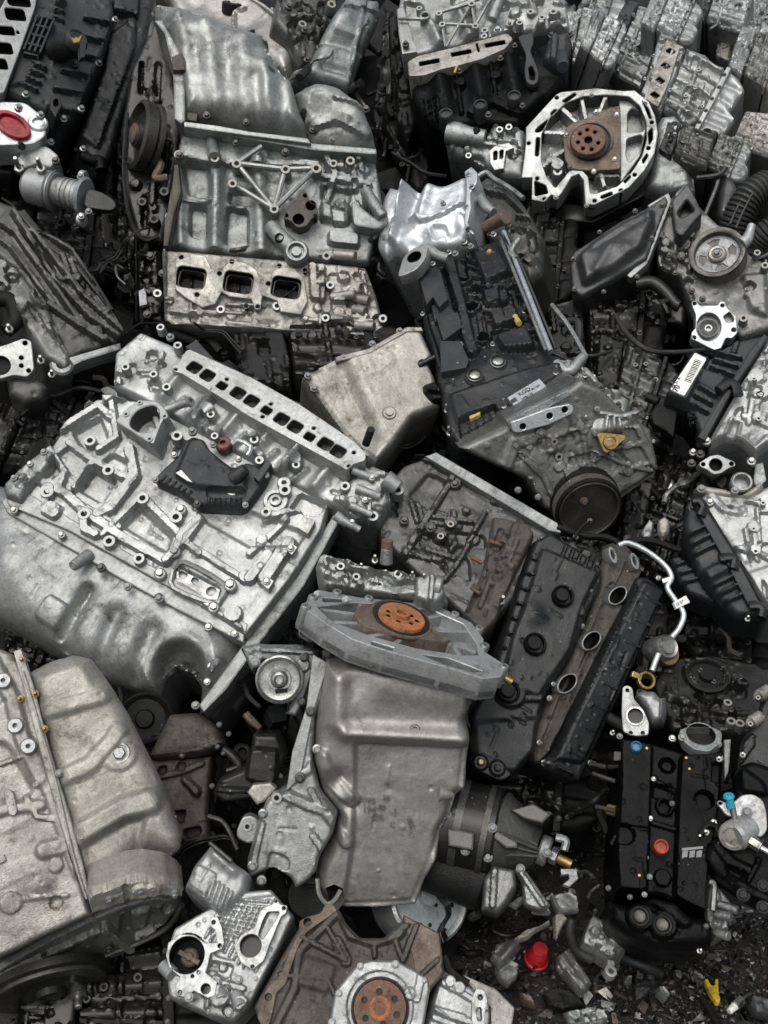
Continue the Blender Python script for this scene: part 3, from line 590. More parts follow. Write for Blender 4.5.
    pi = MB(); t.part('filter_flange', MB().plate(F, of, 6, 24, holes=[F.circ(*v2((493, 641))[0], 5.5, 24), F.circ(*v2((529, 601))[0], 5, 24), F.circ(*v2((458, 630))[0], 2, 24, 10), F.circ(*v2((543, 632))[0], 2, 24, 10), F.circ(*v2((512, 572))[0], 2, 24, 10)], floor=12, b=.8, round_=4, inner=pi), 'iron_brown')
    t.part('filter_bores', pi, 'oily_black')
    t.part('coolant_outlet', MB().path(F, [(*v2((415, 665))[0], 14), (*v2((440, 695))[0], 22), (*v2((470, 725))[0], 24)], [8, 8, 9], 12).lathe(F, *v2((487, 737))[0], [(12, 4), (12, 30), (10, 33), (8, 33), (7.5, 28), (5, 28), (4.5, 32), (2, 32)], 24, ref=30), 'alu_dirty')
    t.part('outlet_hole', MB().lathe(F, *v2((437, 697))[0], [(4.5, 20), (4.5, 32), (3.6, 33), (3.4, 29)], 14, ref=30), 'oily_metal')
    t.part('engine_mount', MB().plate(F, v2((648, 590), (660, 590), (720, 640), (755, 625), (758, 650), (725, 672), (690, 665), (655, 660)), 0, 26, b=2, round_=5).path(F, [(*v2((690, 560))[0], 20), (*v2((715, 600))[0], 26), (*v2((740, 635))[0], 28)], 6, 10), 'alu_dirty')
    # cylinder head with ports
    ph = v2((178, 812), (317, 826), (457, 841))
    head = v2((90, 725), (250, 740), (430, 755), (690, 776), (722, 860), (752, 975), (700, 995), (560, 985), (200, 965), (98, 945))
    f = [('p', [(x-14, y-10), (x+14, y-9), (x+14, y+11), (x-14, y+10)], -26, 2) for x, y in ph]+greeb(v2((560, 790), (700, 790), (735, 970), (570, 970)), 26, 51)+greeb(v2((100, 880), (560, 900), (560, 970), (100, 940)), 22, 52, .8, .7)+[('c', v2((535, 785), (540, 870), (560, 870), (560, 790)), 6, 9), ('r', *v2((100, 740))[0], *v2((98, 940))[0], 3, 6), ('r', *v2((110, 955))[0], *v2((700, 988))[0], 6, 5), ('p', v2((580, 800), (640, 805), (640, 840), (580, 830)), -3, 2)]
    t.part('cylinder_head', MB().sheet(F, head, H=8, er=4, base=10, depth=170, step=2.1, feats=f, seed=15, rough=.7), 'alu_beige')
    fl = v2((135, 752), (160, 738), (222, 748), (238, 785), (268, 790), (292, 762), (340, 768), (372, 790), (378, 810), (410, 808), (432, 778), (480, 785), (510, 812), (520, 880), (500, 920), (440, 912), (430, 880), (388, 865), (382, 905), (365, 905), (355, 875), (290, 868), (268, 855), (250, 890), (210, 900), (160, 870), (130, 845))
    ph = v2((178, 812), (317, 826), (457, 841))
    pi = MB(); t.part('exhaust_flange', MB().plate(F, fl, 10, 25, holes=[rect(F, x, y, 14, 10.5, -4, 25) for x, y in ph]+[F.circ(x, y, 2.2, 25, n=10) for x, y in v2((150, 752), (298, 765), (437, 778), (196, 862), (340, 895), (374, 898), (512, 790), (262, 800), (405, 830))], b=1, floor=-12, round_=4, inner=pi), 'machined_dirty')
    t.part('port_bores', pi, 'oily_black')
    for x, y in ph: t.part('port_liner', MB().plate(F, rect(F, x, y, 13.6, 10.2, -4, 25), 11.5, 19, holes=[rect(F, x, y, 11.2, 8, -4, 25)], b=.8).bar(F, (x+1, y-8), (x, y+8), 2, -8, 4), 'oily_metal')
    t.put('boss', 'alu_beige', F, v2((586, 834, 22), (572, 930, 22), (740, 932, 20), (265, 905, 24), (80, 858, 20), (430, 895, 22)), 4.6)
    for (x, y), (x2, y2), r in ((v2((655, 872))[0], v2((700, 880))[0], 4.5), (v2((655, 905))[0], v2((690, 912))[0], 5), (v2((660, 950))[0], v2((715, 955))[0], 4.5), (v2((600, 745))[0], v2((660, 750))[0], 5), (v2((590, 870))[0], v2((660, 860))[0], 4.5)):
        t.part('pipe_stub', MB().cyl(F.P(x, y, 18), F.P(x2, y2, 26), r*F.s), 'alu_beige')
    # timing end, left
    tc = v2((62, 20), (100, 95), (135, 230), (158, 370), (140, 470), (120, 600), (100, 715), (20, 700), (-20, 560), (-30, 380), (0, 200), (40, 120))
    t.part('timing_cover', MB().sheet(F, tc, H=6, er=6, base=-30, depth=140, step=2.6, feats=greeb(v2((20, 200), (120, 230), (100, 690), (0, 600)), 24, 61), seed=16, ref=-24), 'oily_metal')
    P = F.sub(*v2((42, 400))[0], (-.82, .1, .56), 90, h=-8)
    t.part('crank_pulley', MB().turn(P, [(34, -10), (34, -6), (31, -4), (34, -2), (34, 8), (30, 10), (27, 3), (20, 2), (14, 3), (13, 9), (5, 10)], 40), 'steel_dark')
    t.part('pulley_hub', MB().turn(P, [(10, 2), (10, 12), (8, 13)], 20), 'rust_plate')
    t.part('cover_edge', MB().plate(F, v2((70, 62), (95, 60), (150, 160), (162, 190), (162, 355), (150, 365), (130, 350), (125, 200), (100, 100)), -20, 30, b=2.5, ref=28), 'alu_dirty')
    t.part('cover_edge', MB().plate(F, v2((128, 480), (142, 480), (150, 560), (128, 630), (112, 720), (96, 720), (100, 640), (118, 590)), -20, 26, b=2.5, ref=26), 'iron_brown')
    t.part('cover_bracket', MB().plate(F, v2((122, 165), (150, 152), (162, 175), (160, 205), (125, 205)), 10, 36, b=1.5).plate(F, v2((162, 262), (200, 270), (205, 300), (195, 355), (165, 350)), 0, 24, b=2), 'iron_brown')
    t.part('cover_seal', MB().path(F, [(*p, -18) for p in v2((-8, 330), (-18, 500), (0, 640), (40, 700), (85, 690))], 2, 6), 'black_plastic')
    t.put('bolt', 'steel_dark', F, v2((225, 338, 28), (340, 358, 30), (145, 455, 28), (310, 418, 20), (455, 445, 22), (595, 412, 12), (535, 380, 16), (690, 400, 12), (690, 320, 12), (30, 590, -14), (88, 480, -10)), 4.2)
    t.put('boss', 'oily_metal', F, v2((35, 590), (60, 760), (100, 560), (70, 640)), 5, -8)
    t.part('bracket_arm', MB().path(F, [(*p, -4) for p in v2((60, 460), (90, 480), (75, 520), (110, 520))], 4, 8), 'rust_plate')
    t.part('head_side', MB().sheet(F, v2((20, 730), (88, 728), (98, 945), (60, 940), (25, 900)), H=6, er=4, base=-10, depth=120, step=2.5, feats=greeb(v2((20, 730), (88, 730), (95, 940), (25, 900)), 22, 71), seed=17), 'oily_metal')
    t.part('tag_plate', MB().plate(F, v2((25, 850), (45, 842), (50, 890), (28, 896)), -6, 0, b=.5), 'label_grey')
    t.put('bolt', 'steel_dark', F, v2((60, 750), (75, 855), (95, 800), (50, 920)), 4.2, 0)
    for x0, x1 in ((120, 200), (330, 345), (455, 470), (560, 640)):
        t.part('hose_stub', MB().cyl(F.P(*v2((x0, 975))[0], 4), F.P(*v2((x1, 1005))[0], -4), 6*F.s), 'oily_black')
    t.put('bolt', 'zinc_gold', F, v2((330, 985), (458, 988)), 3, -2)
engine_upright()
# ------------------------------------------------------------------ black-covered engine, top left corner
def engine_corner():
    F = Frame(60, 80, (.42, .3, .86), 14, dd=-.12)
    t = Thing('car_engine', F, 'black covered engine in the top left corner with a red plug and white port flange', 'engine', G0)
    body = v1((-60, -40), (60, -60), (470, -30), (455, 60), (400, 250), (330, 460), (290, 500), (180, 430), (0, 300))
    f = [('r', *v1((385, 50))[0], *v1((285, 430))[0], 3, 4), ('p', v1((300, 120), (400, 50), (400, 140), (290, 440), (235, 400)), 5, 4), ('p', v1((330, -20), (410, -10), (405, 60), (325, 40)), 10, 4)]
    t.part('timing_case', MB().sheet(F, v1((330, -40), (470, -30), (452, 70), (395, 260), (330, 470), (290, 505), (230, 400), (300, 200)), H=10, er=8, base=-12, depth=120, step=2.4, feats=f, seed=21, ref=0), 'black_plastic')
    cov = v1((100, -40), (330, -40), (345, 40), (300, 200), (240, 330), (200, 372), (170, 345), (70, 300), (10, 270), (40, 160))
    f = [('p', v1((110, -20), (180, -20), (130, 150), (80, 250), (20, 262), (60, 120)), 4, 3), ('r', *v1((340, 60))[0], *v1((235, 320))[0], 4, 5)]
    f += [('r', *v1((250+i*0-22*i, 60+i*52))[0], *v1((330-i*22, 75+i*52))[0], 2.5, 7) for i in range(6)]+[('r', *v1((95-i*8, 190+i*22))[0], *v1((130-i*8, 205+i*22))[0], 2.5, 6) for i in range(4)]+[('r', *v1((155, 0+i*26))[0], *v1((185, 14+i*26))[0], 2, 5) for i in range(3)]
    t.part('valve_cover', MB().sheet(F, cov, H=14, er=7, base=0, depth=90, step=2.1, feats=f, seed=22), 'grey_plastic')
    o = MB()
    for i in range(5): o.bar(F, v1((118-12*i+48*0, 45+27*i))[0], v1((158-12*i, 55+27*i))[0], 2.2, 10, 24)
    for i in range(4): o.bar(F, v1((112+16*i, 40+4*i))[0], v1((70+16*i, 145+3*i))[0], 2.2, 10, 23.6)
    t.part('cover_grille', o, 'grey_plastic', kind='stuff')
    fl = v1((30, -30), (112, -30), (105, 20), (70, 120), (35, 215), (12, 275), (-60, 275), (-40, 100))
    pi = MB(); hl = [rect(F, x, y, a, b, 14, 26) for x, y, a, b in v1((55, -2, 11, 8), (46, 42, 9.5, 7), (20, 90, 7.5, 5), (12, 142, 8, 6.5), (0, 188, 7, 6))]
    t.part('port_flange', MB().plate(F, fl, 0, 26, holes=hl+[F.circ(*v1((53, 95))[0], 1.8, 26, 10)], b=1, floor=14, round_=3, inner=pi), 'machined'); t.part('port_bores', pi, 'oily_metal')
    c0, c1 = v1((165, 150), (228, 118))
    t.part('filler_neck', MB().cyl(F.P(*c0, 16), F.P(*c1, 52), 12*F.s, 11*F.s, 20), 'black_plastic')
    K = F.sub(*c1, (.6, .45, .66), 20, h=52)
    cap = t.part('filler_cap', MB().turn(K, [(11, -6), (11.5, -2)]+[(10.2, 2), (9, 3.4), (3, 3.6)], 28).plate(K, v1((236, 100), (256, 108), (252, 168), (238, 172)), -2, 4, b=.6), 'grey_plastic')
    t.part('oil_symbol', MB().plate(K, Z(*c1, .3385, (-16, -8), (-8, -4), (-4, -10), (2, -6), (14, -16), (6, 6), (-8, 8)), 3, 4.1, b=.1), 'ink_yellow', cap)
    # red plugged outlet and pump
    H = F.sub(*v1((50, 370))[0], (.25, .35, .9), 20, h=26)
    t.part('outlet_flange', MB().plate(H, v1((-40, 310), (0, 298), (75, 300), (130, 345), (138, 400), (100, 425), (-40, 430)), -30, 0, holes=[], b=2, round_=6), 'alu_silver')
    t.part('red_plug', MB().plate(H, H.circ(*v1((38, 375))[0], 20, 0, 30, 13, -22), -6, 5, holes=[H.circ(*v1((38, 375))[0], 15, 0, 26, 9, -22)], floor=1, b=1), 'maroon')
    t.part('boss_ring', MB().lathe(H, *v1((112, 365))[0], [(10, -8), (10, 1), (8.5, 2.4), (5.5, 2.4), (5, -4)], 22), 'alu_silver')
    Q = F.sub(*v1((150, 560))[0], (.1, .3, .95), 12, h=10)
    pm = v1((60, 560), (75, 500), (100, 470), (140, 500), (230, 520), (255, 520), (250, 640), (205, 610), (150, 618), (95, 605), (60, 585))
    ca, cb, cc_ = Q.P(*v1((78, 545))[0], 0), Q.P(*v1((165, 565))[0], 6), Q.P(*v1((246, 582))[0], 12)
    t.part('pump_body', MB().cyl(ca, cb, 17.5*Q.s, 18.5*Q.s, 28, .3), 'alu_light'); t.part('pump_barrel', MB().cyl(cb, cc_, 14*Q.s, 15*Q.s, 28, .1), 'alu_light')
    for k in range(3): t.part('barrel_rib', MB().cyl(cb+(cc_-cb)*(.35+k*.18), cb+(cc_-cb)*(.4+k*.18), 15.4*Q.s, seg=28), 'alu_light')
    t.part('body_seam', MB().cyl(ca+(cb-ca)*.93, ca+(cb-ca)*1.03, 20*Q.s, seg=28), 'alu_light')
    ax = (cc_-cb)/np.linalg.norm(cc_-cb); t.part('pump_flange', MB().cyl(cc_-ax*.004, cc_+ax*.008, 20*Q.s, seg=28), 'alu_silver')
    for e in ((244, 524), (240, 650)): p = Q.P(*v1(e)[0], 14); t.part('flange_ear', MB().cyl(p-ax*.006, p+ax*.009, 7*Q.s, seg=16), 'alu_silver')
    t.part('pump_foot', MB().plate(Q, v1((40, 480), (75, 430), (140, 430), (175, 460), (150, 495), (110, 480), (60, 500)), -10, 16, b=2, round_=4), 'alu_light')
    t.part('black_tongue', MB().plate(Q, v1((255, 555), (300, 565), (338, 590), (345, 608), (330, 622), (245, 612)), 14, 20, b=1.2, round_=8), 'black_plastic')
    t.put('stud', 'steel', Q, v1((58, 500, 14), (122, 500, 24)), 5.5)
    t.put('bolt', 'steel', Q, v1((165, 475), (240, 640), (262, 625), (238, 522)), 4, 26)
    t.put('bolt', 'steel', F, v1((340, 58, 18), (292, 188, 18), (240, 322, 18), (188, 352, 14), (222, 190, 18), (75, 280, 16), (245, 440, 12), (120, 340, 40), (55, 318, 36), (150, 420, 16)), 3.8)
    t.part('cable_plug', MB().plate(F, v1((150, 290), (178, 278), (184, 310), (165, 345), (148, 320)), 10, 34, holes=[v1((158, 295), (172, 290), (174, 310), (160, 316))], floor=26, b=1), 'black_plastic')
    t.part('hose_elbow', MB().path(F, [(*p, 8) for p in v1((240, 460), (270, 475), (295, 480), (300, 505))], [5, 6, 7, 6], 10), 'black_wet')
    t.part('under_body', MB().sheet(F, v1((-40, 420), (60, 440), (70, 480), (40, 520), (-40, 500)), H=8, er=5, base=-20, depth=60, step=2.6, feats=[], seed=24), 'oily_metal')
engine_corner()
# ------------------------------------------------------------------ tilted plain pan and grey engine behind, top
def pan_plain():
    F = Frame(250, 30, (-.1, .45, .89), 30, dd=.22)
    t = Thing('oil_pan', F, 'smooth pale oil pan leaning behind the tall upright engine at the top', 'oil pan')
    o = v2((70, -60), (330, -60), (400, 5), (488, 95), (492, 120), (455, 205), (400, 170), (300, 90), (140, 40))
    t.part('pan_shell', MB().sheet(F, o, H=14, er=12, base=0, depth=90, step=3, feats=[('r', *v2((300, 20))[0], *v2((300, 80))[0], 2, 4), ('r', *v2((300, 20))[0], *v2((335, 15))[0], 2, 4), ('gl', *v2((200, 0))[0], *v2((330, 60))[0], 24, -8)], seed=25, rough=.8, micro=.1), 'pan_grey')
    t.part('pan_ridge', MB().path(F, [(*p, 12) for p in v2((342, -10), (400, 25), (488, 100), (490, 118))], 2, 6), 'alu_beige')
pan_plain()
def engine_behind():
    F = Frame(340, 40, (.3, .25, .9), 18, dd=.15)
    t = Thing('car_engine', F, 'dark grey engine with boxy ribbed oil pan behind the tall upright engine', 'engine', G0)
    o = v2((555, 110), (590, 40), (640, -30), (740, -10), (742, 30), (690, 150), (650, 262), (600, 240), (480, 212), (475, 190), (530, 175))
    f = [('gl', *v2((560, 110))[0], *v2((690, 145))[0], 6, -6), ('gl', *v2((570, 190))[0], *v2((660, 215))[0], 5, -5), ('r', *v2((690, -20))[0], *v2((640, 240))[0], 3, 4), ('g', *v2((620, 60))[0], 16, 8), ('r', *v2((610, 20))[0], *v2((720, 40))[0], 5, -4), ('c', v2((600, 90), (660, 110), (690, 60)), 4, 3)]
    t.part('oil_pan', MB().sheet(F, o, H=20, er=10, base=0, depth=90, step=2.3, feats=f, seed=26, rough=.9, micro=.4), 'alu_dirty')
    b = v2((440, -40), (620, -40), (600, 40), (560, 120), (540, 180), (500, 190), (470, 130), (420, 60))
    t.part('engine_block', MB().sheet(F, b, H=6, er=5, base=-6, depth=120, step=2.3, feats=greeb(v2((430, -40), (610, -40), (550, 170), (480, 170)), 36, 81), seed=27), 'alu_dark')
    t.put('bolt', 'steel_dark', F, v2((510, 88), (555, 140), (518, 175), (465, 20), (535, 200)), 4, 10)
    t.put('boss', 'alu_dirty', F, v2((505, 70), (590, 12)), 5, 10)
    t.part('pan_pipe', MB().path(F, [(*p, 6) for p in v2((530, 210), (600, 225), (650, 262), (690, 318))], 2.5, 8), 'steel_dark')
engine_behind()
x1 = lambda *p: Z(540, 0, .297, *p)
x2 = lambda *p: Z(480, 70, .2865, *p)
x3 = lambda *p: Z(370, 0, .2865, *p)
x4 = lambda *p: Z(370, 160, .2474, *p)
x5 = lambda *p: Z(640, 150, .1954, *p)
def lerpq(q, s, t): a, b, c, d = [np.array(p, float) for p in q]; p = a*(1-s)*(1-t)+b*s*(1-t)+c*s*t+d*(1-s)*t; return (float(p[0]), float(p[1]))
def generic(label, q, n, ang, seed, mt='alu', mh='alu', mp='alu', dd=0., pan=True, ports=4, headside=True, depth=110, dens_=1., name='car_engine', black=False, step=2.3):
    """an engine seen on one side: block between a head (start of the quad) and a pan (end), q = four pixels"""
    rs = random.Random(seed); c = lerpq(q, .5, .5); F = Frame(c[0], c[1], n, ang, dd=dd); L = lambda s, t: lerpq(q, s, t)
    size = (math.dist(q[0], q[1])+math.dist(q[0], q[3]))/2; k = size/150
    t = Thing(name, F, label, 'engine', G0)
    t0, t1 = (.3 if headside else 0.02), (.72 if pan else .98)
    jag = lambda: rs.uniform(-.03, .03)
    blk = [L(.02, t0), L(.25, t0), L(.98, t0), L(1+jag(), .5), L(.98, t1), L(.5, t1), L(.03, t1), L(jag(), .5)]
    f = [seg('c', [L((i+.5)/5, t0), L((i+.5)/5+jag(), t1)], 4*k, 7*k) for i in range(5)]+[seg('c', [L(0, .5+jag()), L(1, .5+jag())], 4*k, 6*k)]+greeb((L(0, t0), L(1, t0), L(1, t1), L(0, t1)), int(16*dens_), seed, k, k)
    f += [('gl', *L((i+.5)/4, t0), *L((i+.5)/4, t1), 9*k, 7*k) for i in range(4)]
    t.part('engine_block', MB().sheet(F, blk, H=8*k, er=4*k, base=0, depth=depth, step=step, feats=f, seed=seed, rough=.3, micro=.35), mt)
    if headside:
        h = [L(.03, 0), L(.5, jag()), L(.97, 0), L(1.02, t0-.02), L(.5, t0), L(-.02, t0-.02)]
        t.part('cylinder_head' if not black else 'valve_cover', MB().sheet(F, h, H=10*k, er=5*k, base=5*k, depth=depth, step=step, feats=greeb((L(0, 0), L(1, 0), L(1, t0), L(0, t0)), int(18*dens_), seed+1, k*.9, k), seed=seed+1, rough=.3, micro=.35), mh)
        if ports:
            hh = 22*k; pi = MB(); hl = [rect(F, *L((i+.7)/(ports+.4), t0*.55), 8*k, 5*k, ang*0, hh) for i in range(ports)]
            t.part('port_flange', MB().plate(F, [L(.03, t0*.3), L(.3, t0*.22), L(.96, t0*.28), L(.98, t0*.8), L(.6, t0*.86), L(.02, t0*.78)], 4, hh, holes=hl, floor=hh-8*k, b=.8, round_=4*k, inner=pi), 'machined_dirty'); t.part('port_bores', pi, 'oily_metal')
    if pan:
        p = [L(-.02, t1+.02), L(.5, t1+.02), L(1.02, t1+.02), L(1, .88), L(.9, 1), L(.55, 1.02), L(.5, .93), L(.1, .95), L(0, .85)]
        t.part('oil_pan', MB().sheet(F, p, H=14*k, er=12*k, base=-2, depth=depth, step=step, feats=[('gl', *L(s, t1), *L(s+jag(), 1), 6*k, -6*k) for s in (.2, .4, .62, .8)], seed=seed+2, rough=.5, micro=.2), mp)
        t.part('pan_rail', MB().plate(F, [L(-.04, t1-.015), L(.5, t1-.02), L(1.04, t1-.015), L(1.04, t1+.03), L(.5, t1+.035), L(-.04, t1+.03)], -4, 12*k, b=1), mp)
        t.put('bolt', 'steel_dark', F, [L((i+.5)/5, t1+.01+jag()*.3) for i in range(5)], 4*k, 12*k)
    t.put('boss', mt, F, [L(rs.random(), rs.uniform(t0, t1)) for i in range(int(6*dens_))], 4.6*k, 14*k)
    t.put('bolt', 'steel' if mt[:4] != 'oily' else 'steel_dark', F, [L(rs.random(), rs.uniform(0, .9)) for i in range(int(5*dens_))], 3.6*k, 14*k)
    for i in range(int(3*dens_)):
        a = L(rs.random(), rs.uniform(.1, .8)); b = (a[0]+rs.uniform(-25, 25)*k, a[1]+rs.uniform(-22, 22)*k)
        t.part('pipe_stub', MB().cyl(F.P(*a, 6*k), F.P(*b, 20*k), rs.uniform(3.5, 6)*k*F.s), mt)
    return t, F
# ------------------------------------------------------------------ engine with black intake manifold, top centre
def engine_manifold():
    F = Frame(480, 60, (-.12, .4, .91), -12)
    t = Thing('car_engine', F, 'silver engine above a dirty black plastic manifold with three round caps, top centre', 'engine', G0)
    b = x3((95, 30), (110, -60), (560, -80), (690, 20), (700, 90), (520, 110), (300, 160), (120, 200), (110, 120))
    f = greeb(x3((420, -40), (680, 0), (690, 90), (480, 130)), 26, 91)+[('gl', *x3((210, 90))[0], *x3((250, 170))[0], 6, 9), ('gl', *x3((310, 50))[0], *x3((350, 140))[0], 6, 9), ('gl', *x3((420, -20))[0], *x3((430, 60))[0], 6, 8), ('p', x3((120, 0), (180, 10), (200, 60), (120, 70)), -6), ('b', *x3((320, 0))[0], 10, -6)]
    t.part('engine_block', MB().sheet(F, b, H=8, er=4, base=0, depth=140, step=2.1, feats=f, seed=31), 'alu')
    t.part('end_face', MB().plate(F, x3((92, 30), (118, 20), (165, 180), (112, 188), (100, 120)), -20, 14, b=1.5), 'alu')
    J = x3((240, 45), (355, 12), (368, 90), (252, 84), (430, -20), (265, 165), (100, 65), (190, 68))
    for i, j in ((0, 1), (1, 2), (2, 3), (0, 4), (3, 5), (2, 4), (6, 7), (1, 5)): t.part('brace_rod', MB().path(F, [(*J[i], 18), (*J[j], 18)], 1.7, 6), 'alu')
    t.put('boss', 'alu_light', F, [j+(21,) for j in J[:4]]+x3((400, 105, 18), (522, 78, 20), (398, 125, 18), (172, 28, 16), (240, 46, 21)), 3.8)
    t.part('breather_ring', MB().lathe(F, *x3((192, 52))[0], [(5.5, 2), (5.5, 19), (3.6, 19), (3.4, 10)], 18, ref=19), 'alu')
    t.part('coolant_ring', MB().lathe(F, *x3((445, 102))[0], [(6.5, 2), (6.5, 18), (5, 20), (4, 18), (2.6, 18), (2.2, 21), (1, 21)], 20, ref=19), 'alu_light')
    t.part('solenoid', MB().cyl(F.P(*x3((425, 70))[0], 18), F.P(*x3((455, -10))[0], 26), 5.5*F.s), 'alu_dirty')
    pi = MB(); fl = x3((130, 215), (165, 195), (270, 170), (385, 140), (480, 115), (500, 135), (470, 170), (390, 205), (300, 230), (250, 240), (190, 262), (135, 265))
    t.part('port_flange', MB().plate(F, fl, -10, 20, holes=[rect(F, x, y, 10, 3, -2, 20) for x, y in x3((207, 216), (318, 184), (437, 152))]+[rect(F, *x3((376, 165))[0], 1, 6, 0, 20)], floor=10, b=.8, round_=3, inner=pi), 'machined_dirty'); t.part('port_bores', pi, 'oily_black')
    m = x3((140, 290), (170, 270), (240, 255), (330, 235), (430, 205), (520, 180), (590, 160), (650, 140), (705, 110), (712, 135), (690, 250), (680, 290), (560, 400), (520, 440), (380, 430), (240, 450), (190, 430), (150, 360))
    f = [('gl', *x3((x, y))[0], *x3((x+25, y+120))[0], 9, 9) for x, y in ((240, 270), (365, 240), (480, 210))]+[('c', x3((360, 400), (430, 360), (520, 400), (600, 350)), 9, 6), ('r', *x3((300, 250))[0], *x3((320, 400))[0], 2, 4), ('r', *x3((420, 220))[0], *x3((440, 340))[0], 2, 4), ('b', *x3((315, 305))[0], 5, 7), ('b', *x3((440, 280))[0], 5, 6), ('g', *x3((640, 200))[0], 16, 10)]+[('r', *x3((190, 360+i*22))[0], *x3((240, 345+i*22))[0], 1.5, 3, 1.5) for i in range(4)]+[('r', *x3((195+i*20, 350))[0], *x3((205+i*20, 430))[0], 1.5, 3, 1.5) for i in range(3)]
    t.part('intake_manifold', MB().sheet(F, m, H=16, er=8, base=-8, depth=100, step=2.1, feats=f, seed=32), 'black_wet')
    for x, y in x3((265, 403), (385, 372), (503, 341)): t.part('round_cap', MB().lathe(F, x, y, [(7, 4), (7, 22), (6, 23.4), (5.2, 23), (4.8, 21), (2, 21.4)], 22, ref=20), 'grey_plastic')
    pi = MB(); t.part('lifting_strap', MB().plate(F, x3((515, 125), (570, 112), (572, 150), (560, 175), (590, 250), (588, 285), (565, 298), (545, 285), (538, 250), (545, 190), (530, 160)), 12, 18, holes=[x3((553, 235), (566, 228), (578, 255), (574, 280), (558, 278))], b=1, round_=4), 'grey_plastic')
    t.part('bracket_cap', MB().sheet(F, x3((600, 200), (620, 120), (640, 110), (690, 100), (706, 115), (690, 220), (650, 230)), H=14, er=6, base=8, depth=24, step=2., feats=[('r', *x3((645, 130))[0], *x3((640, 210))[0], 4, 4)], seed=33), 'grey_plastic')
    t.part('bracket_peg', MB().cyl(F.P(*x3((665, 190))[0], 16), F.P(*x3((672, 235))[0], 34), 6*F.s), 'grey_plastic')
    t.put('bolt', 'steel_dark', F, x3((633, 125), (697, 120), (455, 205), (505, 160), (125, 155), (413, 402), (532, 370), (312, 250)), 3.4, 18)
    t.put('boss', 'alu', F, x3((487, 82), (600, 60), (560, 40), (640, 40)), 4, 14)
    t.part('yellow_clip', MB().path(F, [(*p, 22) for p in x3((295, 255), (300, 240), (305, 228))], 1.2, 6), 'ink_yellow')
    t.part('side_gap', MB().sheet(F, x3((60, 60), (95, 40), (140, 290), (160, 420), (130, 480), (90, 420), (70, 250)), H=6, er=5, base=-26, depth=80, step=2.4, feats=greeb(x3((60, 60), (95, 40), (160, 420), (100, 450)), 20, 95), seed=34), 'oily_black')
engine_manifold()
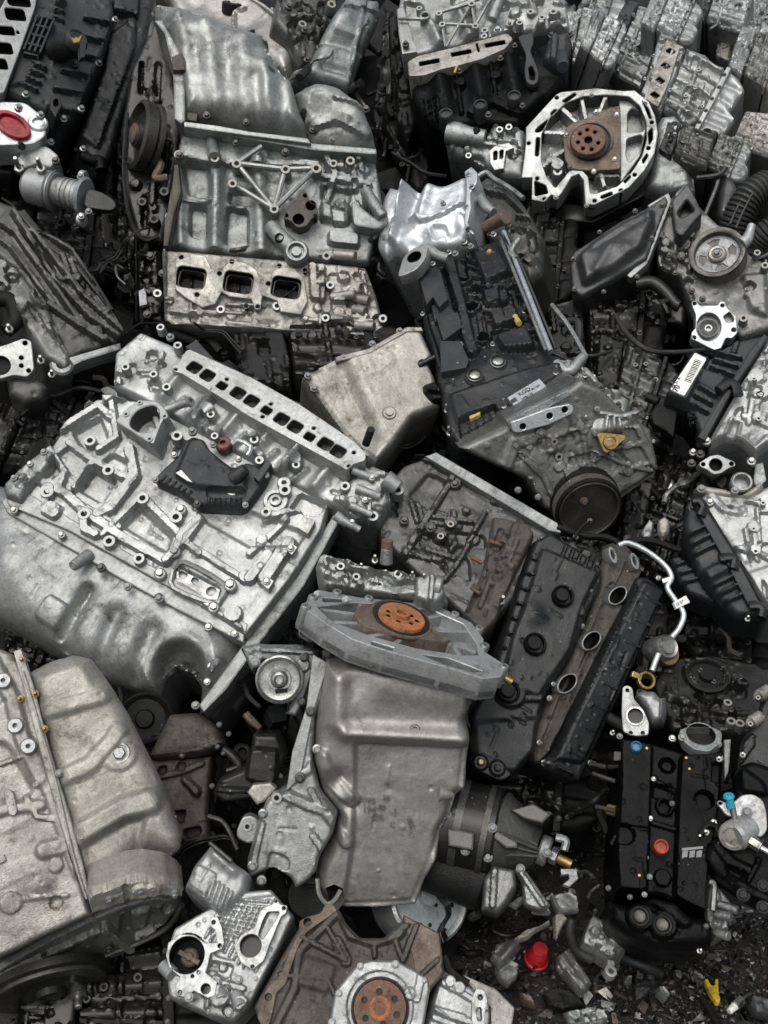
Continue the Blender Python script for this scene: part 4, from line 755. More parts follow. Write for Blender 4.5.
# ------------------------------------------------------------------ engine with round bell flange
def engine_bell():
    F = Frame(595, 145, (-.16, .22, .96), -14, dd=-.04)
    t = Thing('car_engine', F, 'engine end with big bright slotted ring around a rusty crank flange on brown plate', 'engine', G0)
    web = x2((210, 180), (270, 110), (350, 80), (480, 75), (500, 90), (495, 400), (370, 460), (355, 370), (320, 360), (280, 430), (220, 390), (190, 300))
    f = [seg('c', x2((380, 240), p), 4, 16) for p in ((350, 90), (285, 145), (230, 232), (220, 350), (445, 90), (440, 440))]+[('g', *x2((260, 300))[0], 12, 5), ('b', *x2((270, 352))[0], 6, 22), ('r', *x2((405, 380))[0], *x2((490, 378))[0], 3, 14)]
    t.part('bell_web', MB().sheet(F, web, H=3, er=3, base=-22, depth=90, step=2., feats=f, seed=41, ref=-10), 'alu_light')
    # the bright rim: an open band with slots
    out = x2((160, 200), (265, 85), (285, 75), (345, 70), (400, 62), (500, 72), (540, 70), (590, 110), (612, 160), (622, 220), (610, 290), (575, 350), (520, 410), (400, 470), (368, 468), (362, 385), (345, 362), (320, 372), (285, 430), (270, 445), (250, 435), (222, 460), (180, 452), (182, 375), (145, 375), (155, 300), (160, 240))
    inn = x2((215, 225), (245, 165), (300, 115), (360, 92), (440, 86), (520, 92), (558, 125), (580, 180), (582, 240), (565, 300), (530, 355), (480, 405), (400, 432), (385, 430), (378, 372), (350, 342), (318, 342), (296, 372), (262, 412), (232, 372), (215, 320))
    slots = [x2((190, 215), (200, 200), (238, 170), (225, 205), (205, 218)), x2((245, 150), (262, 135), (272, 140), (250, 162)), x2((285, 108), (330, 78), (338, 86), (298, 114)), x2((190, 385), (230, 402), (238, 430), (192, 440)), x2((500, 385), (520, 365), (528, 372), (506, 396)), x2((420, 440), (460, 424), (464, 434), (424, 450)), x2((586, 215), (602, 200), (604, 240), (590, 262)), x2((565, 315), (582, 290), (588, 298), (570, 328)), x2((565, 105), (590, 135), (600, 170), (590, 168)), x2((196, 235), (210, 235), (205, 300), (192, 300))]
    si = MB(); t.part('bell_ring', MB().plate(F, out, -24, 0, inner=si, holes=[inn]+slots+[F.circ(x, y, 2, 0, 10) for x, y in x2((268, 96), (200, 378), (225, 450), (400, 456), (492, 420), (540, 365), (588, 272), (600, 182), (575, 118), (170, 255))], b=1, round_=2), 'alu_light'); t.part('ring_walls', si, 'alu_dark')
    t.part('side_cover', MB().plate(F, x2((485, 92), (540, 88), (570, 140), (580, 210), (560, 300), (490, 395)), -24, -8, holes=[x2((515, 150), (530, 132), (560, 145), (572, 190), (570, 215), (515, 220)), x2((512, 240), (560, 225), (570, 235), (555, 290), (520, 325), (510, 300))], floor=-20, b=1.2, round_=3), 'alu')
    plt = x2((290, 230), (300, 200), (330, 180), (390, 160), (425, 140), (490, 122), (494, 300), (490, 345), (400, 352), (315, 345), (296, 310))
    t.part('seal_plate', MB().plate(F, plt, -14, 2, b=1, round_=3).plate(F, F.circ(*x2((385, 245))[0], 23, 2, 36), 0, 4, b=1), 'rust_plate')
    t.part('crank_flange', MB().lathe(F, *x2((385, 248))[0], [(20, 2), (20, 7), (18.5, 8), (18, 7)], 40, ref=6), 'rubber')
    pi = MB(); cx, cy = x2((378, 243))[0]
    t.part('crank_hub', MB().plate(F, F.circ(cx, cy, 17, 12, 36), 2, 13, holes=[F.circ(cx, cy, 4, 13, 18)]+[F.circ(cx+10.5*math.cos(a), cy+10*math.sin(a), 2, 13, 12) for a in (.3, 1.25, 2.1, 2.9, 3.8, 4.6, 5.4)], floor=7, b=1, inner=pi), 'rust'); t.part('hub_bores', pi, 'oily_black')
    t.put('bolt', 'steel', F, x2((405, 147), (477, 157), (302, 228), (313, 340), (397, 355), (470, 312)), 2.8, 2)
    t.part('dowel_boss', MB().lathe(F, *x2((271, 353))[0], [(6, -20), (5, -1), (4.4, 0), (2, 0), (1.8, -6)], 18, ref=0), 'alu_light')
    t.put('bolt', 'steel', F, x2((265, 445), (372, 474), (390, 88)), 2.6, 2)
    # left housings
    b = v3((140, 245), (165, 232), (225, 240), (245, 235), (300, 245), (305, 300), (300, 345), (255, 340), (200, 305), (150, 295))
    t.part('end_housing', MB().sheet(F, b, H=14, er=9, base=-40, depth=60, step=2., feats=greeb(b[:1]+[v3((300, 245))[0], v3((300, 340))[0], v3((150, 295))[0]], 24, 42), seed=43, ref=-26), 'alu_dirty')
    pi = MB(); t.part('valve_plate', MB().plate(F, v3((230, 292), (240, 282), (268, 275), (278, 285), (262, 292), (258, 325), (240, 328), (232, 315)), -30, -20, holes=[v3((238, 292), (246, 290), (246, 308), (238, 310)), v3((250, 290), (258, 288), (257, 306), (250, 308))], floor=-25, b=.6, inner=pi), 'machined'); t.part('plate_holes', pi, 'oily_black')
    t.part('end_pipe', MB().path(F, [(*p, -22) for p in v3((222, 268), (180, 262), (150, 256))], [9, 10, 13, 12], 14), 'alu_dirty')
    t.put('boss', 'alu', F, v3((165, 240), (190, 300), (268, 245), (250, 250)), 4, -22)
    # pan to the right
    p = v3((548, 250), (560, 222), (590, 218), (612, 240), (625, 300), (632, 368), (560, 378), (530, 368), (545, 300))
    t.part('oil_pan', MB().sheet(F, p, H=16, er=10, base=-40, depth=80, step=2.3, feats=[('gl', *v3((605, 230))[0], *v3((622, 360))[0], 4, -5), ('g', *v3((560, 340))[0], 14, 4)], seed=44, rough=.9, ref=-28), 'alu_dirty')
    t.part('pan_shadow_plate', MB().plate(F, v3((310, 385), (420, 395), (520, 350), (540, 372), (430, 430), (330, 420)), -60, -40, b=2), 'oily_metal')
engine_bell()
# ------------------------------------------------------------------ bright silver sump casting
def silver_casting():
    F = Frame(430, 225, (-.35, .5, .79), -25, dd=.02)
    t = Thing('transmission_case', F, 'bright silver ribbed casing with jagged bolted edge and dark open bell', 'transmission case')
    o = x4((40, 140), (75, 88), (110, 100), (170, 95), (200, 108), (240, 90), (300, 85), (380, 45), (410, 60), (400, 160), (395, 270), (375, 310), (300, 340), (200, 345), (150, 380), (90, 340), (50, 370), (15, 330), (20, 240))
    f = [('gl', *x4((150, 110))[0], *x4((90, 320))[0], 4, 9), ('gl', *x4((185, 130))[0], *x4((150, 220))[0], 5, -8), ('gl', *x4((240, 110))[0], *x4((200, 240))[0], 6, 6), ('c', x4((160, 240), (210, 250), (300, 215), (390, 160)), 3, 5), ('g', *x4((330, 270))[0], 10, -9), ('g', *x4((200, 310))[0], 9, -8), ('g', *x4((120, 230))[0], 9, -7), ('c', x4((60, 310), (110, 250), (140, 120)), 4, 5), ('p', x4((240, 260), (300, 255), (310, 300), (260, 320)), -6, 5)]
    t.part('case_shell', MB().sheet(F, o, H=16, er=12, base=0, depth=90, step=1.9, feats=f, seed=45, rough=.7, micro=.2), 'alu_silver')
    t.part('case_flange', MB().plate(F, x4((380, 45), (410, 25), (435, 50), (432, 90), (405, 130), (408, 190), (395, 250), (420, 300), (398, 290), (378, 260), (385, 170), (388, 90)), -20, 22, b=1.4, round_=2), 'alu_silver')
    t.put('bolt', 'steel', F, x4((398, 60), (412, 110), (390, 190), (398, 280), (295, 175)), 3, 22)
    bw = x4((420, 100), (470, 55), (520, 85), (600, 140), (660, 230), (700, 300), (690, 440), (640, 480), (560, 420), (480, 320), (430, 220))
    t.part('bell_inside', MB().sheet(F, bw, H=10, er=9, base=-40, depth=60, step=2.3, feats=[seg('c', x4((430, 120), (560, 150), (650, 240)), 6, 8), seg('c', x4((600, 240), (690, 250)), 3, 7), ('g', *x4((600, 330))[0], 16, 10), ('p', x4((640, 330), (670, 300), (680, 360), (650, 400)), -9)]+greeb(x4((540, 280), (690, 280), (680, 450), (580, 400)), 14, 46), seed=46, rough=1, ref=-30), 'alu_dark')
    t.part('bell_lip', MB().path(F, [(*p, -16) for p in x4((430, 70), (470, 50), (500, 75), (560, 110), (620, 155))], 2.6, 8), 'alu_dirty')
    t.part('rusty_spout', MB().path(F, [(*x4((470, 270))[0], 6), (*x4((510, 250))[0], 14), (*x4((548, 232))[0], 22)], [5.5, 6, 6.5], 14), 'rust')
    t.part('spout_ring', MB().cyl(F.P(*x4((535, 240))[0], 19), F.P(*x4((552, 230))[0], 23), 7*F.s), 'rust_plate')
    t.part('lever_arm', MB().path(F, [(*p, 4) for p in x4((410, 135), (440, 150), (470, 190), (500, 210))], [4, 4.5, 5.5, 4], 10), 'alu')
    t.part('link_rod', MB().path(F, [(*p, 0) for p in x4((600, 320), (570, 370), (590, 400))], 3, 8), 'alu_dirty')
    # lower outlet flange
    pi = MB(); t.part('outlet_flange', MB().plate(F, x4((115, 455), (130, 400), (160, 365), (215, 335), (235, 345), (225, 395), (190, 440), (140, 465), (112, 470)), 20, 32, holes=[F.circ(*x4((178, 390))[0], 7, 32, 24)], floor=22, b=.8, round_=3, inner=pi), 'alu'); t.part('outlet_bore', pi, 'oily_black')
    t.part('outlet_arm', MB().path(F, [(*p, 20) for p in x4((230, 360), (270, 385), (320, 400))], [6, 5, 5], 10), 'alu')
    t.put('bolt', 'steel', F, x4((255, 420), (345, 380), (382, 333), (408, 350), (320, 375), (500, 302)), 3.2, 24)
silver_casting()
# ------------------------------------------------------------------ dark pan and pulley engine, right
def engine_pulley():
    F = Frame(690, 265, (-.25, .3, .92), -20)
    t = Thing('car_engine', F, 'dark oily engine on the right with spoked crank pulley and shiny black pan', 'engine', G0)
    pan = v4((502, 205), (508, 172), (560, 138), (620, 98), (690, 62), (735, 32), (742, 50), (722, 100), (690, 190), (650, 215), (600, 245), (530, 284), (505, 265))
    f = [('p', v4((525, 190), (560, 155), (640, 105), (700, 75), (700, 110), (675, 175), (610, 220), (540, 255)), 10, 9), ('gl', *v4((560, 170))[0], *v4((680, 100))[0], 6, -4), ('g', *v4((640, 175))[0], 8, 3), ('gl', *v4((570, 225))[0], *v4((600, 170))[0], 5, 3)]
    t.part('oil_pan', MB().sheet(F, pan, H=6, er=4, base=6, depth=80, step=1.9, feats=f, seed=51, rough=.8, micro=.2), 'pan_dark')
    t.put('bolt', 'steel_dark', F, v4((515, 262), (585, 268), (665, 232), (700, 140), (725, 60), (660, 75), (575, 125), (512, 190)), 3, 12)
    t.part('pan_lip', MB().plate(F, v4((690, 60), (740, 30), (748, 48), (725, 110), (690, 200), (650, 235), (640, 228), (690, 180), (715, 100)), -4, 9, b=1), 'alu_dirty')
    b = x5((60, 300), (150, 240), (240, 170), (290, 260), (380, 350), (500, 450), (560, 520), (700, 600), (700, 900), (520, 960), (380, 800), (260, 790), (200, 640), (90, 580), (80, 450))
    f = greeb(x5((90, 440), (260, 430), (250, 720), (120, 580)), 18, 52)+[('p', x5((170, 250), (240, 190), (310, 330), (200, 430)), 10, 4), ('b', *x5((150, 538))[0], 4, 6), ('b', *x5((210, 550))[0], 4, 6), ('r', *x5((190, 440))[0], *x5((170, 620))[0], 3, 4), ('p', x5((520, 650), (640, 640), (650, 860), (560, 820)), 6, 6), ('r', *x5((540, 760))[0], *x5((640, 720))[0], 3, 5), ('b', *x5((560, 712))[0], 4, -7), ('g', *x5((480, 760))[0], 12, 6)]
    t.part('engine_block', MB().sheet(F, b, H=8, er=6, base=-12, depth=110, step=2.1, feats=f, seed=52, rough=.8), 'alu_mid')
    t.part('mount_bracket', MB().plate(F, x5((160, 260), (240, 165), (260, 190), (320, 320), (290, 350), (215, 440), (180, 420)), -4, 22, holes=[x5((190, 320), (240, 250), (280, 310), (210, 350))], floor=6, b=2, round_=3), 'pan_dark')
    P = F.sub(*x5((395, 530))[0], (-.42, .26, .87), 0, h=10); px, py = x5((405, 530))[0]
    pr = [(27, -16)]+[(27-(i % 2)*1.5, -15+i*1.4) for i in range(12)]+[(27.5, 2), (27, 4), (24, 4.5), (22, 3.5), (21.5, -4)]
    t.part('crank_pulley', MB().turn(P, pr, 44), 'steel_dark')
    cc = lambda r, a: (P.uv([P.px(P.o)], 0)[0]+np.array((r*math.cos(a), r*math.sin(a))))
    hs_ = []
    for i in range(4):
        a0 = i*math.pi/2+.4; hs_.append(UV([tuple(cc(11, a0-.25)), tuple(cc(17.5, a0-.38)), tuple(cc(18.5, a0)), tuple(cc(17.5, a0+.38)), tuple(cc(11, a0+.25))]))
    pi = MB(); t.part('pulley_spokes', MB().plate(P, UV([tuple(cc(21.6, i*2*math.pi/36)) for i in range(36)]), -8, -3, holes=hs_, floor=-7.5, b=.3, inner=pi), 'alu_dirty'); t.part('spoke_gaps', pi, 'oily_black')
    t.part('pulley_hub', MB().turn(P, [(9, -4), (9, 0), (7.5, 1.5), (5.6, 1.2), (5.2, 0)], 24), 'machined_dirty'); t.put('bolt', 'steel', P, [P.px(P.o)], 4.6, 1)
    H = F.sub(*x5((370, 890))[0], (-.2, .2, .96), 0, h=14)
    pi = MB(); wf = x5((262, 775), (285, 768), (305, 795), (400, 795), (410, 775), (435, 775), (442, 805), (490, 850), (500, 935), (470, 965), (440, 960), (415, 1015), (380, 1024), (330, 1000), (265, 965), (262, 935), (285, 910), (285, 840), (268, 800))
    t.part('water_pump_flange', MB().plate(H, wf, -20, 0, holes=[x5((425, 850), (460, 825), (482, 860), (480, 880), (440, 885)), H.circ(*x5((278, 785))[0], 2, 0, 10), H.circ(*x5((422, 795))[0], 2, 0, 10), H.circ(*x5((480, 920))[0], 2.4, 0, 10), H.circ(*x5((276, 960))[0], 2.2, 0, 10), H.circ(*x5((352, 905))[0], 12, 0, 30, 15, 0)], floor=-8, b=.8, round_=2, inner=pi), 'alu_silver'); t.part('pump_bores', pi, 'alu_dirty')
    t.part('pump_rings', MB().lathe(H, *x5((352, 905))[0], [(10, -9), (10, -3), (8.6, -2), (7.6, -5), (6.6, -2.5), (5.6, -6), (3.6, -3), (2.4, -3), (1.4, -6)], 28), 'machined')
    t.put('bolt', 'steel_dark', F, x5((150, 538), (212, 552), (265, 720), (320, 760), (205, 410), (160, 295), (180, 630)), 3.2, 4)
    t.part('crossover_pipe', MB().path(F, [(*p, 4) for p in x5((-20, 690), (60, 680), (130, 730), (180, 790), (200, 800))], [7, 7, 6, 6], 10), 'oily_metal')
    t.part('brass_fitting', MB().path(F, [(*p, 18) for p in x5((520, 480), (545, 460), (560, 425), (572, 385))], [7, 6, 4.5, 4], 10), 'alu_light')
    t.put('boss', 'alu_dirty', F, x5((600, 525), (530, 860), (640, 590)), 4, 6)
    t.part('lower_arch', MB().sheet(F, x5((-60, 700), (60, 650), (160, 720), (250, 800), (230, 900), (120, 880), (0, 800)), H=6, er=5, base=-40, depth=60, step=2.6, feats=greeb(x5((-60, 690), (160, 720), (230, 880), (0, 800)), 14, 55), seed=53), 'oily_metal')
engine_pulley()
# ------------------------------------------------------------------ black ribbed hoses and air box
def air_hose():
    F = Frame(745, 200, (-.3, .3, .9), -30, dd=-.04)
    t = Thing('air_hose', F, 'black ribbed air intake hose beside the spoked pulley at right edge', 'hose')
    def rib(pts, r, n):
        p = crom(pts, 14); w = [F.P(q[0], q[1], q[2]) for q in p]; m = len(w)
        return MB().tube(np.array(w), [r*F.s*(1.0 if i % 3 else .88) for i in range(m)], 16, 1)
    t.part('hose', rib([(*x5((470, 420))[0], 0), (*x5((510, 320))[0], 10), (*x5((570, 230))[0], 14), (*x5((660, 170))[0], 10)], 15, 3), 'rubber')
    t.part('hose_mesh', MB().path(F, [(*p, 24) for p in x5((460, 380), (500, 290), (550, 200))], 1.2, 6).path(F, [(*p, 27) for p in x5((490, 400), (530, 310), (580, 215))], 1.2, 6), 'grey_plastic', kind='stuff')
    t.part('hose_branch', rib([(*x5((590, 480))[0], 0), (*x5((650, 420))[0], 8), (*x5((720, 380))[0], 8)], 13, 3), 'rubber')
    t2 = Thing('air_box', F, 'dusty dark plastic air duct standing behind the ribbed hose', 'air duct')
    o = x5((385, 330), (395, 200), (410, 130), (440, 115), (490, 140), (510, 190), (490, 260), (440, 360), (420, 370))
    t2.part('duct', MB().sheet(F, o, H=16, er=9, base=-40, depth=60, step=2.4, feats=[], seed=56, rough=.8), 'pan_dark')
    t2.part('duct_strap', MB().path(F, [(*p, -18) for p in x5((290, 145), (400, 130), (440, 90))], 3, 8), 'black_plastic')
    t2.part('duct_edge', MB().path(F, [(*p, -22) for p in x5((330, 340), (390, 190), (400, 140))], 2.4, 6), 'pan_dark')
air_hose()
# ------------------------------------------------------------------ the far jumble, top right
generic('grey engine lying open with long ribs on its block, far top right', x1((330, 60), (560, 140), (700, 300), (470, 20))[:0] or [x1((400, 110))[0], x1((330, 330))[0], x1((600, 470))[0], x1((720, 280))[0]], (-.25, .4, .88), 35, 101, 'alu', 'alu', 'alu_light', dd=.0, step=1.5, dens_=1.6)
generic('dark covered engine leaning beside the ribbed block, far top right', [x1((290, -10))[0], x1((180, 210))[0], x1((340, 300))[0], x1((450, 60))[0]], (-.2, .45, .87), 30, 102, 'alu_dirty', 'grey_plastic', 'alu', dd=.1, pan=False, ports=0, black=True, step=1.5)
generic('small pale engine behind the black manifold engine at the top', [x1((90, 30))[0], x1((70, 190))[0], x1((190, 240))[0], x1((260, 60))[0]], (.1, .4, .9), 20, 103, 'alu', 'alu', 'alu', dd=.15, ports=0, step=1.5)
generic('creamy engine remains at the top edge near the right corner', [x1((420, 60))[0], x1((440, 130))[0], x1((640, 150))[0], x1((640, 10))[0]], (-.1, .6, .8), 5, 104, 'alu_beige', 'alu_light', 'alu', dd=.15, ports=0, step=1.5)
generic('silver engine at the right edge below the top right corner', [x1((600, 60))[0], x1((590, 190))[0], x1((760, 250))[0], x1((790, 70))[0]], (-.3, .5, .8), -20, 105, 'alu_light', 'alu', 'alu_dirty', dd=.05, ports=2, step=1.5)
generic('holed timing case leaning at the right edge above the hose', [x1((690, 370))[0], x1((640, 480))[0], x1((790, 540))[0], x1((800, 380))[0]], (-.3, .3, .9), 30, 106, 'alu_beige', 'alu', 'alu', dd=0, pan=False, headside=False, dens_=1.6, step=1.5)
generic('dark block in the very top right corner of the heap', [x1((650, -60))[0], x1((660, 60))[0], x1((800, 110))[0], x1((820, -60))[0]], (-.3, .5, .8), 20, 107, 'alu_dirty', 'alu', 'alu', dd=.2, ports=0, step=1.5)
generic('grey engine top seen above the black manifold at the top edge', [(560, -30), (556, 10), (620, 30), (640, -30)], (0, .6, .8), 0, 108, 'alu_dirty', 'alu', 'alu', dd=.3, ports=0, step=1.5)
generic('dark engine side below the air hose at the right edge', [x5((440, 600))[0], x5((420, 780))[0], x5((700, 900))[0], x5((720, 560))[0]], (-.3, .3, .9), 10, 109, 'alu_dirty', 'alu_dirty', 'alu_dirty', dd=.05, ports=0)
SM = dict(step=1.4, depth=60, ports=0)
generic('small silver engine lying at the top edge right of the dark covered engine', [(655, -14), (640, 24), (690, 44), (708, 6)], (-.2, .5, .84), 25, 121, 'alu_light', 'alu', 'alu', dd=-.08, dens_=1.5, **SM)
generic('small greyish engine with a dark cover jutting at the top edge', [(700, -20), (690, 16), (742, 34), (756, -10)], (-.3, .45, .84), 10, 122, 'alu_dirty', 'grey_plastic', 'alu', dd=-.06, black=True, pan=False, **SM)
generic('small dirty engine wedged above the ribbed pale block at the right edge', [(742, 24), (728, 66), (778, 92), (794, 44)], (-.1, .6, .8), 30, 123, 'alu_mid', 'alu', 'alu_beige', dd=-.06, dens_=1.4, **SM)
generic('small pale engine standing between the black manifold and far ribbed block', [(596, 8), (580, 44), (612, 70), (632, 26)], (.1, .4, .9), 40, 124, 'alu_light', 'alu_dirty', 'alu', dd=-.05, **SM)
generic('small black covered engine right of the round bell ring', [(668, 118), (658, 150), (706, 172), (716, 134)], (-.2, .4, .9), 25, 125, 'alu_dark', 'black_plastic', 'alu_dirty', dd=-.02, black=True, pan=False, **SM)
generic('small oily engine leaning above the ribbed air hose', [(704, 126), (690, 160), (742, 182), (756, 146)], (-.25, .5, .83), 20, 126, 'alu_mid', 'oily_metal', 'alu_dirty', dd=.02, **SM)
y1 = lambda *p: Z(440, 350, .1823, *p)
y2 = lambda *p: Z(640, 330, .1667, *p)
y3 = lambda *p: Z(660, 470, .1563, *p)
y4 = lambda *p: Z(330, 770, .15625, *p)
y5 = lambda *p: Z(490, 400, .2344, *p)
# ------------------------------------------------------------------ black cam-cover engine, centre
def engine_centre():
    F = Frame(490, 340, (-.12, .62, .78), -22)
    t = Thing('car_engine', F, 'engine with black cam cover, silver rail and grey timing case in mid heap', 'engine', G0)
    cov = v4((140, 225), (205, 195), (290, 150), (342, 142), (400, 270), (460, 410), (500, 445), (492, 480), (440, 520), (350, 570), (345, 590), (235, 640), (208, 600), (205, 560), (190, 500), (175, 430), (150, 320))
    f = [('p', v4((145, 235), (200, 210), (240, 330), (250, 420), (200, 440), (165, 340)), -6, 4), ('r', *v4((215, 200))[0], *v4((270, 420))[0], 8, 8, 4), ('p', v4((270, 180), (330, 160), (360, 230), (300, 260)), 9, 5), ('p', v4((290, 280), (350, 260), (360, 290), (305, 310)), 8, 4), ('p', v4((310, 330), (375, 310), (395, 345), (325, 365)), 10, 4), ('p', v4((325, 385), (400, 365), (420, 410), (345, 425)), 10, 4),
         ('b', *v4((250, 243))[0], 8, 5), ('b', *v4((270, 310))[0], 8, 5), ('b', *v4((295, 380))[0], 8, 5), ('b', *v4((250, 243))[0], 4.5, -11, 1.5), ('b', *v4((270, 310))[0], 4.5, -11, 1.5), ('b', *v4((295, 380))[0], 4.5, -11, 1.5),
         ('g', *v4((330, 445))[0], 20, 7), ('g', *v4((275, 478))[0], 20, 7), ('p', v4((215, 520), (300, 500), (400, 460), (480, 440), (485, 470), (350, 550), (240, 610)), 5, 6), ('p', v4((235, 580), (320, 545), (345, 570), (245, 625)), -8, 3)]
    f += [('r', *v4((245+i*9, 190+i*22))[0], *v4((285+i*9, 205+i*20))[0], 1.6, 5, 1.5) for i in range(9)]+[('r', *v4((360+i*9, 230+i*22))[0], *v4((395+i*9, 245+i*22))[0], 1.6, 6, 1.5) for i in range(8)]+[('r', *v4((258+i*17, 580-i*8))[0], *v4((266+i*17, 605-i*8))[0], 1.4, 6, 1.4) for i in range(5)]+[('r', *v4((370+i*22, 480-i*9))[0], *v4((378+i*22, 500-i*9))[0], 1.4, 5, 1.4) for i in range(5)]+greeb(v4((230, 200), (380, 220), (440, 430), (260, 430)), 22, 120, .7, .8)
    t.part('cam_cover', MB().sheet(F, cov, H=12, er=5, base=0, depth=130, step=1.9, feats=f, seed=61), 'black_plastic')
    for p, h in ((v4((138, 222), (190, 205), (212, 285), (190, 305), (175, 280), (160, 300)), 20), (v4((182, 330), (235, 315), (248, 350), (200, 385)), 16), (v4((190, 385), (240, 385), (262, 430), (255, 450), (195, 460)), 21), (v4((170, 300), (210, 290), (230, 320), (180, 340)), 12)):
        t.part('side_panel', MB().plate(F, p, -4, h, b=1.2), 'grey_plastic')
    t.part('coil_post', MB().cyl(F.P(*v4((325, 240))[0], 0), F.P(*v4((318, 175))[0], 16), 9*F.s, 8*F.s, 18), 'black_plastic')
    t.part('post_mark', MB().cyl(F.P(*v4((312, 170))[0], 21), F.P(*v4((308, 176))[0], 22), 2.4*F.s), 'ink_yellow')
    for (a, b, r, m) in (((345, 125), (458, 412), 3., 'chrome'), ((336, 138), (446, 410), 2., 'steel'), ((356, 130), (470, 405), 1.5, 'steel_dark')):
        t.part('fuel_rail', MB().path(F, [(*v4(a)[0], 26), (*v4(b)[0], 26)], r, 10), m)
    for c in ((330, 445), (275, 478)):
        K = F.sub(*v4(c)[0], (-.05, .5, .86), 0, h=16)
        t.part('filler_ring', MB().turn(K, [(10, -6), (10, 3), (8.6, 4.4), (7.2, 4), (7, 8), (5.8, 9), (5.2, 2), (2, 1)], 26), 'grey_plastic')
        t.part('ring_seal', MB().turn(K, [(7.6, 3), (7.6, 6.5), (6.9, 7)], 26), 'steel')
    t.part('yellow_boot', MB().cyl(F.P(*v4((372, 328))[0], 16), F.P(*v4((382, 345))[0], 22), 3*F.s), 'ink_yellow')
    L_ = y1((370, 265), (545, 160), (585, 205), (405, 308)); lb = t.part('label', MB().plate(F, L_, 12, 19, b=.3, ref=18), 'label_grey')
    t.part('label_frame', MB().plate(F, y1((350, 265), (545, 148), (600, 210), (400, 325)), 4, 17.4, b=1, ref=17), 'black_plastic')
    t.part('label_code', MB().plate(F, y1((385, 275), (412, 258), (425, 275), (398, 293)), 18.4, 19.5, b=.1), 'ink', lb)
    t.text(F, 'KGD', *y1((438, 252))[0], -30, 6.2, 19.4, 'ink', parent=lb); t.text(F, '244B1 03', *y1((450, 275))[0], -30, 3.4, 19.4, 'ink', parent=lb); t.text(F, 'A1 55 7602', *y1((485, 232))[0], -30, 3., 19.4, 'ink', parent=lb)
    t.part('sticker', MB().plate(F, y1((148, 330), (210, 308), (222, 350), (165, 380)), 3, 13, b=.3), 'ink_yellow')
    t.put('stud', 'steel', F, v4((345, 545, 14), (235, 455, 12), (225, 495, 12), (215, 610, 6), (208, 555, 6), (470, 465, 16), (395, 318, 12), (368, 250, 12), (300, 440, 14)), 3.2)
    t.put('bolt', 'steel', F, v4((290, 438), (360, 480), (318, 395), (240, 320), (220, 250), (242, 395), (262, 392), (150, 322), (310, 130), (275, 275)), 3, 12)
    # front timing case
    T = F.sub(*v4((480, 650))[0], (.1, -.25, .96), -20, h=0)
    tc = v4((238, 645), (350, 592), (352, 575), (505, 500), (530, 480), (580, 500), (640, 560), (700, 600), (718, 680), (712, 710), (640, 760), (600, 810), (500, 825), (440, 790), (400, 720), (330, 690))
    f = [('g', *y5((400, 420))[0], 40, 4), ('c', y5((60, 300), (110, 180), (250, 150)), 6, 3, 6), ('b', *y5((270, 180))[0], 8, 4, 6), ('b', *y5((215, 140))[0], 5, 4), ('b', *y5((290, 115))[0], 9, 4, 6), ('c', y5((480, 230), (590, 280), (700, 300)), 3, 5), ('r', *y5((590, 130))[0], *y5((640, 280))[0], 3, 5), ('r', *y5((630, 110))[0], *y5((690, 270))[0], 3, 5), ('p', y5((560, 110), (640, 100), (710, 270), (620, 290), (560, 230)), 5, 4), ('r', *y5((380, 80))[0], *y5((420, 280))[0], 3, 2.5), ('c', y5((560, 420), (660, 360), (715, 310)), 5, -3, 5), ('g', *y5((180, 260))[0], 14, 3)]+greeb(y5((110, 180), (560, 60), (680, 300), (160, 400)), 30, 117, .9, .6)+[('r', *y5((250, 130))[0], *y5((330, 330))[0], 3, 3), ('c', y5((130, 230), (230, 330), (260, 400)), 4, 3), ('b', *y5((350, 300))[0], 6, 3)]
    t.part('timing_case', MB().sheet(T, tc, H=8, er=6, base=0, depth=120, step=2, feats=f, seed=62, rough=.6), 'alu_mid')
    pi = MB(); t.part('lift_plate', MB().plate(T, y1((385, 395), (420, 385), (600, 318), (715, 295), (735, 318), (725, 350), (600, 410), (430, 455), (400, 450)), 4, 16, holes=[T.circ(*y1(p)[0], 3.2, 16, 16) for p in ((455, 420), (602, 362), (685, 328))], floor=10, b=.8, round_=3, inner=pi), 'alu_silver'); t.part('plate_holes', pi, 'oily_black')
    t.part('chain_cover', MB().plate(T, v4((352, 577), (500, 503), (508, 515), (360, 600)), 2, 13, b=1), 'alu_dirty')
    P = T.sub(*y5((400, 430))[0], (.14, -.5, .85), 0, h=6)
    t.part('crank_pulley', MB().turn(P, [(36, -6), (36, 4), (34, 5)]+[(33-(i % 2)*1.5, 5+i*1.2) for i in range(8)]+[(34, 15), (34, 17), (32, 18), (29, 17), (27.5, 0), (16, -3), (12, 4)], 48), 'oily_black')
    t.part('pulley_grooves', MB().turn(P, [(34.2, 6)]+[(34.6-(i % 2)*1.8, 6+i*1.1) for i in range(8)], 48), 'crusty')
    t.part('pulley_rim', MB().turn(P, [(29, 14), (31, 18.6), (29.6, 19.2), (28.4, 18.4), (28, 12)], 48), 'steel_dark')
    t.part('pulley_hub', MB().turn(P, [(12, 6), (11, 12), (8, 13), (6, 13)], 20), 'rust_plate'); t.put('bolt', 'rust_plate', P, [P.px(P.o)], 5, 14)
    G = T.sub(*y5((520, 190))[0], (.05, .1, .99), 0, h=18)
    t.part('orange_flange', MB().plate(G, y5((455, 145), (480, 138), (575, 148), (582, 165), (500, 228), (485, 220)), -8, 0, b=1, round_=3).lathe(G, *y5((515, 180))[0], [(8, 0), (7.4, 2.4), (5.4, 2.4), (5, 1.2), (2.6, 1.6)], 22, ref=1), 'zinc_gold')
